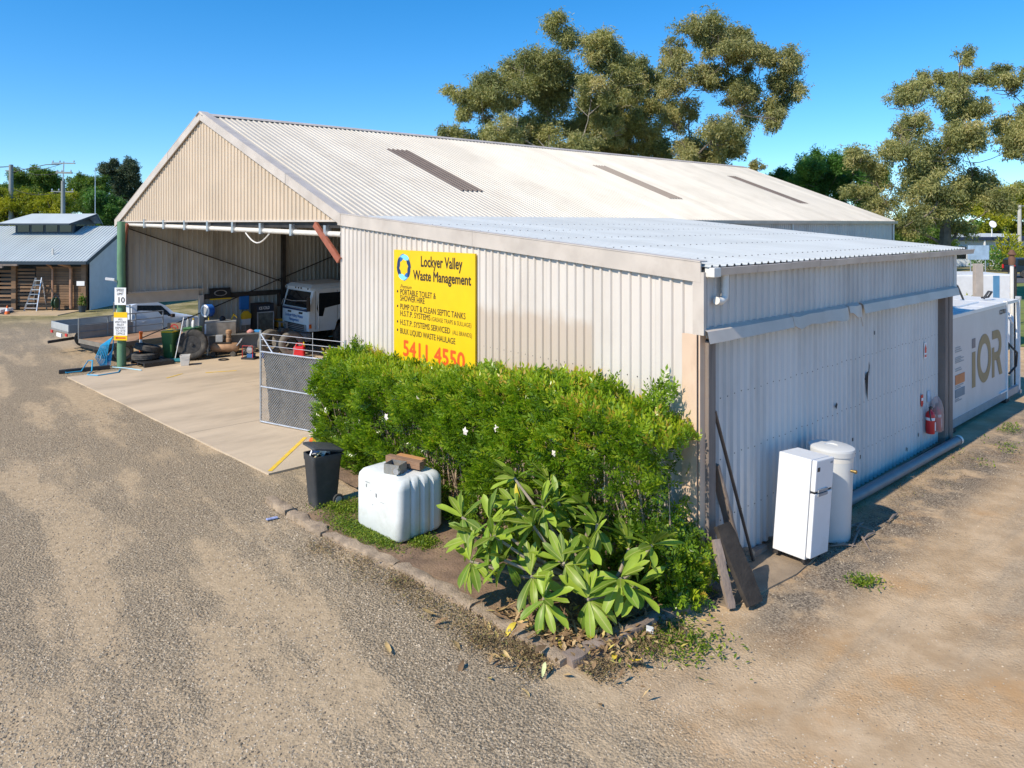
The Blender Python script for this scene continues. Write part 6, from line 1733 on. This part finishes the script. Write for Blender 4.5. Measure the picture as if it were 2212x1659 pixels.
MB().box(-1.0, 1.0, -.35, .35, .72, .76).build('top', mat('bench_steel', (.27, .26, .24), .5, .4, .2, 3), bn)
for x in (-.95, .9):
    for y in (-.3, .28): MB().box(x, x + .05, y, y + .05, 0, .718).build('leg', m_galv, bn)
MB().box(-.94, .94, .3, .32, .1, .7).build('back_panel', m_grey_p, bn)
tb_ = thing('steel_box', 'large dull steel box on the left end of the workbench', 'box', (-11.15, 28.35, .787), R(20))
MB().box(-.55, .55, -.28, .28, 0, .46).build('box', mat('box_steel', (.30, .26, .22), .55, .4, .25, 4, dirt=(.16, .12, .09), dirt_amt=.6, ds=3), tb_, bevel=.01)
MB().box(-.56, .56, -.29, .29, .462, .49).build('lid', m_grey_p, tb_)
MB().box(-.56, -.50, -.285, -.281, .03, .42).build('white_notice', m_white_p, tb_)
solo(MB().lathe([(.09, 0), (.12, .03), (.10, .12), (.04, .16), (0, .165)], 12), 'rag_heap', mat('rag_dark', (.03, .03, .035), .9), 'dark rag heap lying on the steel box lid', 'rags', (-11.1, 28.4, 1.28))
solo(MB().tube([(-.1, 0, 0), (0, 0, .22), (.12, 0, .08)], [.02, .035, .012], 6), 'grinder', m_yellow, 'yellow hand tool standing on the right end of the steel box', 'tool', (-10.72, 28.55, 1.28), smooth=True)
solo(MB().lathe([(.13, 0), (.14, .05), (.05, .12), (0, .13)], 12), 'rag', mat('rag_pink', (.55, .26, .24), .8), 'pink rag on the right end of the workbench', 'rag', (-10.1, 28.6, .785))
solo(MB().box(-.12, .12, -.07, .07, 0, .09), 'tub', mat('tub_blue', (.04, .26, .58), .5), 'small blue tub beside the pink rag on the workbench', 'tub', (-9.86, 28.72, .785), bevel=.02)
cp = thing('air_compressor', 'dusty orange-brown air compressor on wheels before the workbench', 'compressor', (-10.75, 27.75, .024), R(8))
m_comp = mat('compressor_tan', (.38, .22, .12), .6, .1, .25, 6, dirt=(.22, .17, .12), dirt_amt=.6, ds=4)
MB().lathe([(0, -.5), (.12, -.49), (.17, -.42), (.17, .42), (.12, .49), (0, .5)], 20, Matrix.Translation((0, 0, .33)) @ Matrix.Rotation(R(90), 4, 'Y')).build('air_tank', m_comp, cp, True)
MB().box(-.32, .22, -.12, .12, .50, .53).build('deck_plate', m_steel, cp)
MB().box(-.32, -.06, -.1, .1, .535, .80).build('motor', m_grey_p, cp, bevel=.03); MB().lathe([(.09, 0), (.10, .12), (.08, .14), (.085, .3), (.11, .32), (.11, .42), (.06, .46)], 14, Matrix.Translation((.13, 0, .532))).build('pump_head', m_comp, cp, True)
for x in (-.4, .32):
    for y in (-.16, .16): MB().lathe([(.03, -.02), (.10, -.02), (.10, .02), (.03, .02)], 14, Matrix.Translation((x, y, .1)) @ Matrix.Rotation(R(90), 4, 'X')).build('wheel', m_rubber, cp, True)
MB().tube([(.45, -.12, .4), (.62, -.12, .65), (.62, .12, .65), (.45, .12, .4)], .014, 6).build('handle', m_galv, cp, True)
pm = thing('transfer_pump', 'small engine pump on a black base in front of the gate', 'pump', (-9.62, 27.2, .024), R(-10))
MB().box(-.25, .25, -.2, .2, 0, .07).build('base', m_black, pm, bevel=.01); MB().lathe([(.0, -.14), (.12, -.13), (.16, 0), (.12, .13), (0, .14)], 16, Matrix.Translation((.05, 0, .34)) @ MX).build('engine', mat('pump_silver', (.38, .36, .35), .4, .6, .3, 9), pm, True)
MB().lathe([(.1, -.1), (.13, 0), (.1, .1)], 14, Matrix.Translation((-.17, 0, .24)) @ Matrix.Rotation(R(90), 4, 'Y')).build('volute', m_steel, pm, True); MB().box(-.06, .16, -.12, .12, .07, .2).build('foot_block', mat('pump_blue', (.03, .12, .3), .5), pm); MB().tube([(-.2, -.18, .07), (-.2, -.18, .5), (.2, -.18, .5), (.2, -.18, .07)], .012, 6).build('guard', m_red, pm, True)
jg = thing('jerry_can', 'white plastic jug standing behind the engine pump', 'jug', (-9.15, 27.75, .024)); MB().box(-.14, .14, -.09, .09, 0, .3).build('body', m_white, jg, bevel=.03); MB().lathe([(.035, .3), (.035, .36)], 10, Matrix.Translation((-.08, 0, 0))).build('cap', m_blue_ink, jg)
solo(MB().lathe([(.07, 0), (.075, .02), (.075, .18), (.05, .2), (0, .2)], 14), 'tin', mat('tin_blue', (.02, .08, .32), .4), 'small dark blue tin on the slab right of the engine pump', 'tin', (-9.2, 27.35, .024), smooth=True)
solo(MB().lathe([(.16, 0), (.19, .02), (.16, .04), (.13, .02)], 20, None, True), 'rubber_ring', m_black, 'black rubber ring lying flat on the slab near the compressor', 'ring', (-10.5, 26.95, .024), smooth=True)
rc = thing('fuel_can', 'red plastic fuel can showing just above the gate top', 'fuel can', (-7.88, 27.45, .024)); MB().box(-.2, .2, -.14, .14, 0, .42).build('body', m_red, rc, bevel=.05); MB().tube([(-.14, 0, .4), (-.1, 0, .52), (.1, 0, .52), (.14, 0, .4)], .03, 8).build('handle', m_red, rc, True); MB().lathe([(.05, .4), (.05, .48), (.02, .58)], 10, Matrix.Translation((.15, .05, 0))).build('spout', m_yellow, rc, True)
ck = thing('drinks_cooler', 'upright glass-door drinks cooler with a dark ICE COLD header', 'cooler', GG + D1 * 5.15 + NS * .48 + UP * .03, srz)
MB().box(-.36, .36, -.3, .3, 0, 1.72).build('cabinet', m_ink, ck); MB().box(-.31, .31, -.335, -.31, .12, 1.36).build('glass_door', mat('cooler_glass', (.10, .105, .09), .15, 0, .5, 6), ck)
for x in (-.35, .31): MB().box(x, x + .04, -.34, -.305, .1, 1.38).build('door_frame', m_galv, ck)
for z in (.08, 1.36): MB().box(-.35, .35, -.34, -.305, z, z + .04).build('door_frame', m_galv, ck)
MB().box(-.35, .35, -.33, -.305, 1.42, 1.70).build('header', mat('header_navy', (.01, .018, .035), .4), ck)
lettering('ICE COLD', .16, m_white_p, ck, frame((-.28, -.335, 1.50), (1, 0, 0), UP), width=.44, bold=.003)
for z in (.45, .75, 1.05): MB().box(-.3, .3, -.3005, -.300 + .0, z, z + .01).build('shelf', m_galv, ck)
hv = thing('hi_vis_vest', 'yellow and white work vest hanging beside the drinks cooler', 'vest', GG + D1 * 4.55 + NS * .3 + UP * .9, srz)
MB().loft([[(-.17, -.06, 0), (.17, -.06, 0), (.17, .06, 0), (-.17, .06, 0)], [(-.18, -.06, .25), (.18, -.06, .25), (.18, .06, .25), (-.18, .06, .25)], [(-.1, -.03, .36), (.1, -.03, .36), (.1, .03, .36), (-.1, .03, .36)]]).build('lower', m_white, hv, bevel=.01)
MB().loft([[(-.19, -.065, .24), (.19, -.065, .24), (.19, .065, .24), (-.19, .065, .24)], [(-.2, -.065, .42), (.2, -.065, .42), (.2, .065, .42), (-.2, .065, .42)], [(-.08, -.04, .56), (.08, -.04, .56), (.08, .04, .56), (-.08, .04, .56)]]).build('yoke', mat('vest_yellow', (.90, .50, .02), .6), hv, bevel=.01)
solo(MB().box(-.2, .2, -.04, .04, 0, .55), 'blue_drum', mat('drum_blue', (.02, .16, .48), .35), 'blue plastic panel on the wall above the work vest', 'panel', GG + D1 * 4.55 + NS * .12 + UP * 1.5, srz, bevel=.03)
solo(MB().box(-.22, .22, -.18, .18, 0, .32), 'crate', mat('crate_yellow', (.60, .32, .02), .5), 'small yellow crate on a shelf between cooler and truck', 'crate', GG + D1 * 5.95 + NS * .5 + UP * .73, srz, bevel=.02)
st_ = thing('stool', 'low dark stand carrying the yellow crate', 'stand', GG + D1 * 5.95 + NS * .5, srz)
MB().box(-.25, .25, -.2, .2, .68, .728).build('top', m_steel, st_)
for x in (-.22, .18):
    for y in (-.17, .13): MB().box(x, x + .04, y, y + .04, 0, .679).build('leg', m_steel, st_)
ys = thing('wall_notice', 'black and yellow notice board above the hose reel', 'sign', GG + D1 * 3.55 + NS * .16 + UP * 2.0, srz)
MB().obox((0, -.06, .24), (.42, 0, 0), (0, .012, 0), (0, .05, .2)).build('panel', m_black, ys); MB().obox((0, -.1, .03), (.42, 0, 0), (0, .014, 0), (0, 0, .035)).build('yellow_strip', m_yellow, ys)
mb = MB(); n = 20
for k in range(n):
    a = 2 * math.pi * k / n
    for r_ in (1, .8): mb.v.append((.26 * r_ * math.cos(a), -.078 - .0115 + .028 * r_ * math.sin(a) , .245 + .115 * r_ * math.sin(a)))
mb.f = [(2 * k, 2 * ((k + 1) % n), 2 * ((k + 1) % n) + 1, 2 * k + 1) for k in range(n)]
mb.build('oval_mark', m_galv, ys)

# ---------------------------------------------------------------- truck in the shed
tr_ = thing('truck', 'white flat-fronted truck parked inside the shed with blue lettering', 'truck', (-8.72, 29.75, .022), srz)
m_tw = mat('truck_white', (.74, .80, .84), .35, 0, .05, 2, dirt=(.45, .44, .42), dirt_amt=.35, ds=2)
prof = [(0.02, .72), (0, 1.0), (.02, 1.58), (.22, 2.30), (.30, 2.38), (2.3, 2.42), (2.3, .80), (2.2, .80), (2.1, 1.05), (1.85, 1.25), (1.5, 1.25), (1.25, 1.05), (1.15, .72)]
MB().prism(prof, (0, -1.15, 0), (1, 0, 0), (0, 0, 1), (0, 2.3, 0)).build('cab', m_tw, tr_, bevel=.025)
MB().loft([[(.12, -1.1, 2.32), (.12, 1.1, 2.32), (2.3, 1.1, 2.40), (2.3, -1.1, 2.40)], [(.10, -1.08, 2.42), (.10, 1.08, 2.42), (2.0, 1.08, 2.5), (2.0, -1.08, 2.5)], [(.3, -.95, 2.55), (.3, .95, 2.55), (1.95, .95, 2.6), (1.95, -.95, 2.6)]]).build('roof_visor', m_tw, tr_, bevel=.03)
for y in (-.92, -.35, -.12, .12, .92): MB().lathe([(.035, 0), (.03, .03)], 8, Matrix.Translation((.11, y, 2.39)) @ Matrix.Rotation(R(-90), 4, 'Y')).build('marker_lamp', m_ink, tr_)
def on_front(z): return .02 + (z - 1.58) / .72 * .20 - .008
MB().add([(on_front(1.64), -1.02, 1.64), (on_front(1.64), 1.02, 1.64), (on_front(2.26), .98, 2.26), (on_front(2.26), -.98, 2.26)], [(0, 1, 2, 3)]).build('windscreen', m_glass, tr_)
MB().box(-.015, .01, -1.05, 1.05, 1.50, 1.60).build('wiper_panel', m_navy, tr_)
for y0, y1 in ((.35, .62), (-.62, -.35)): MB().box(-.012, .02, y0, y1, 1.38, 1.45).build('vent', m_ink, tr_)
TM = lambda y, z: frame((-.012, y, z), (0, -1, 0), UP)
lettering('Lockyer Valley Waste', .16, m_blue_ink, tr_, TM(.82, 1.22), width=1.5, bold=.004); lettering('Management', .16, m_blue_ink, tr_, TM(.5, 1.06), width=.85, bold=.004)
MB().box(-.016, .02, -.95, .95, .70, .98).build('grille_panel', m_grey_p, tr_)
for z in (.73, .80, .87, .93): MB().box(-.03, .0, -.8, .8, z, z + .035).build('grille_slot', m_ink, tr_)
for y in (-1.3, 1.3):
    MB().box(-.12, -.04, y - .09, y + .09, 1.55, 2.1).build('wing_mirror', m_ink, tr_, bevel=.02)
MB().box(-.12, .1, -1.18, 1.18, .36, .66).build('bumper', m_grey_p, tr_, bevel=.02)
for y in (.75, -.75): MB().box(-.14, -.1, y - .16, y + .16, .42, .60).build('headlight', m_galv, tr_)
for y in (1.0, .35): MB().bar((-.18, y, .35), (-.18, y, .98), .06).build('bull_bar_post', m_galv, tr_)
for z in (.95, .68): MB().bar((-.18, .35, z), (-.18, 1.45, z), .06).build('bull_bar_rail', m_galv, tr_)
MB().tube([(-.1, 1.0, 1.66), (-.2, .6, 1.92), (-.22, -.2, 1.90), (-.05, -1.1, 1.95)], .018, 6).build('mirror_bar', m_galv, tr_, True)
MB().tube([(-.1, .9, 1.60), (-.15, .4, 1.62), (-.1, -1.0, 1.6)], .014, 6).build('mirror_bar', m_galv, tr_, True)
MB().prism([(.36, 1.62), (.44, 1.32), (.62, 1.30), (.70, 1.62), (1.9, 1.80), (1.9, 2.22), (.46, 2.22)], (0, -1.154, 0), (1, 0, 0), (0, 0, 1), (0, -.006, 0)).build('side_window', m_glass, tr_)
MB().box(1.45, 1.55, -1.18, -1.152, 1.35, 1.5).build('door_handle', m_ink, tr_)
for x in (.30, 1.25): MB().box(x, x + .012, -1.156, -1.149, .8, 2.3).build('door_seam', m_ink, tr_)
MB().tube([(.35, -1.3, .75), (.35, -1.3, 2.3)], .015, 6).build('grab_rail', m_galv, tr_)
MB().box(.02, .12, -1.165, -1.14, .86, 1.02).build('indicator', m_orange, tr_)
MB().box(.6, 7.5, -.45, .45, .62, .9).build('chassis', m_steel, tr_)
MB().lathe([(0, 0), (.8, .05), (1.0, .2), (1.0, 4.6), (.8, 4.75), (0, 4.8)], 24, Matrix.Translation((2.5, 0, 1.75)) @ Matrix.Rotation(R(90), 4, 'Y')).build('tank_barrel', m_tw, tr_, True)
for x in (1.68, 5.4, 6.6):
    for y in (-1.0, 1.0):
        w_ = put('wheel', tyre_mesh(.5, .28, .28).mesh('wheel', m_rubber, True), tr_, Matrix.Translation((x, y, .5)) @ MX)
        put('rim', MB().lathe([(.28, -.1), (.26, .05), (.1, .06), (.08, .12), (0, .13)], 20).mesh('rim', m_rim, True), w_)
for y in (-.9, -.8): MB().tube([(2.15, y, .9), (2.15, y, 2.95)], .05, 8).build('exhaust_stack', m_galv, tr_, True)

# ---------------------------------------------------------------- ute and trailer outside the left wall
urz = math.atan2(.75, .66)
ut = thing('utility_truck', 'white tray-back ute parked outside the shed behind the trailer', 'ute', (-17.5, 28.65, 0), urz)
m_uw = mat('ute_white', (.70, .72, .74), .25, .1, .03, 2)
m_tray = mat('tray_grey', (.27, .28, .28), .5, .3, .12, 3)
m_al = mat('tray_aluminium', (.55, .58, .58), .4, .4, .08, 3)
MB().box(0, 2.25, -.95, .95, .82, .88).build('tray_floor', m_tray, ut)
for y in (-.95, .91): MB().box(.04, 2.22, y, y + .04, .885, 1.14).build('tray_side', m_tray, ut)
MB().box(-.0, .035, -.95, .95, .885, 1.14).build('tailgate', m_al, ut)
for y in (-.9, .7):
    MB().box(-.04, .0, y, y + .2, .70, .80).build('tail_light', m_red, ut)
MB().box(-.05, .0, -.3, .2, .62, .76).build('number_plate', m_white_p, ut)
MB().bar((-.4, 0, .45), (.5, 0, .5), .1).build('tow_bar', m_steel, ut)
MB().tube([(2.28, -.85, .9), (2.28, -.8, 1.7), (2.28, .8, 1.7), (2.28, .85, .9)], .03, 8).build('headboard', m_tray, ut, True)
secs = []
for x, zt, wt, zb2 in ((2.35, 1.2, .85, .5), (2.4, 1.66, .66, .5), (2.75, 1.76, .66, .5), (3.4, 1.74, .66, .5), (3.75, 1.55, .70, .5), (4.15, 1.16, .80, .5), (4.8, 1.06, .82, .5), (5.25, .92, .78, .5), (5.32, .6, .74, .5)):
    zs = min(zt, 1.08)
    secs.append([(x, -.9, zb2), (x, -.92, .85), (x, -.9, zs - .02), (x, -wt, zt), (x, wt, zt), (x, .9, zs - .02), (x, .92, .85), (x, .9, zb2)])
MB().loft(secs).build('cab', m_uw, ut, True)
MB().add([(2.52, -.845, 1.14), (3.95, -.872, 1.12), (3.55, -.735, 1.58), (2.60, -.715, 1.66)], [(0, 1, 2, 3)]).build('side_window', m_glass, ut)
MB().add([(4.10, -.72, 1.20), (4.10, .72, 1.20), (3.70, .64, 1.60), (3.70, -.64, 1.60)], [(0, 1, 2, 3)]).build('windscreen', m_glass, ut)
MB().box(3.85, 3.98, -1.08, -.92, 1.08, 1.22).build('door_mirror', m_ink, ut, bevel=.02)
MB().box(2.75, 2.9, -.935, -.915, .98, 1.02).build('door_handle', m_uw, ut)
for x in (1.15, 4.45):
    for y in (-.8, .8):
        w_ = put('wheel', tyre_mesh(.36, .22, .2).mesh('wheel', m_rubber, True), ut, Matrix.Translation((x, y, .36)) @ MX)
        put('rim', MB().lathe([(.2, -.06), (.19, .08), (.06, .09), (0, .1)], 16).mesh('rim', m_galv, True), w_)
trz = math.atan2(.8, .6)
tl = thing('flat_trailer', 'flat-deck trailer with rusty plywood floor and side rail behind the green post', 'trailer', (-16.05, 27.45, 0), trz)
for k in range(5): MB().box(.03, 3.25, -2.02 + k * .404, -2.02 + k * .404 + .396, .66, .70).build('deck_board', mat('deck_rust', (.34, .20, .11), .85, 0, .25, 2, dirt=(.45, .30, .17), dirt_amt=.6, ds=1.5, rnd=.1), tl)
m_trf = mat('trailer_frame', (.24, .21, .17), .7, .2, .2, 4)
for y in (-2.08, .0): MB().box(0, 3.3, y, y + .05, .56, .715).build('side_rail_beam', m_trf, tl)
for x in (0, 3.26): MB().box(x, x + .04, -2.03, -.0, .56, .715).build('end_beam', m_trf, tl)
for z in (.95, 1.2, 1.46): MB().tube([(0, .02, z), (3.2, .02, z)], .022, 6).build('rail_tube', m_tray, tl, True)
for x in (0, 1.05, 2.1, 3.2): MB().tube([(x, .02, .7), (x, .02, 1.46)], .025, 6).build('rail_upright', m_tray, tl, True)
MB().box(.03, 2.0, .03, .045, .72, 1.15).build('rail_sheet', m_tray, tl)
for y in (-1.85, -.2):
    w_ = put('wheel', tyre_mesh(.33, .2, .19).mesh('wheel', m_tread, True), tl, Matrix.Translation((.75, y, .33)) @ MX)
    put('rim', MB().lathe([(.19, -.06), (.18, .08), (.06, .09), (0, .1)], 16).mesh('rim', m_galv, True), w_)
MB().tube([(.25, -1.2, .56), (.25, -1.2, .03)], .03, 8).build('prop_stand', m_galv, tl, True)
MB().bar((3.3, -1.0, .6), (4.4, -1.0, .55), .08).build('draw_bar', m_trf, tl)
MB().box(.0, .03, -1.9, -.1, .44, .55).build('tail_board', m_steel, tl)
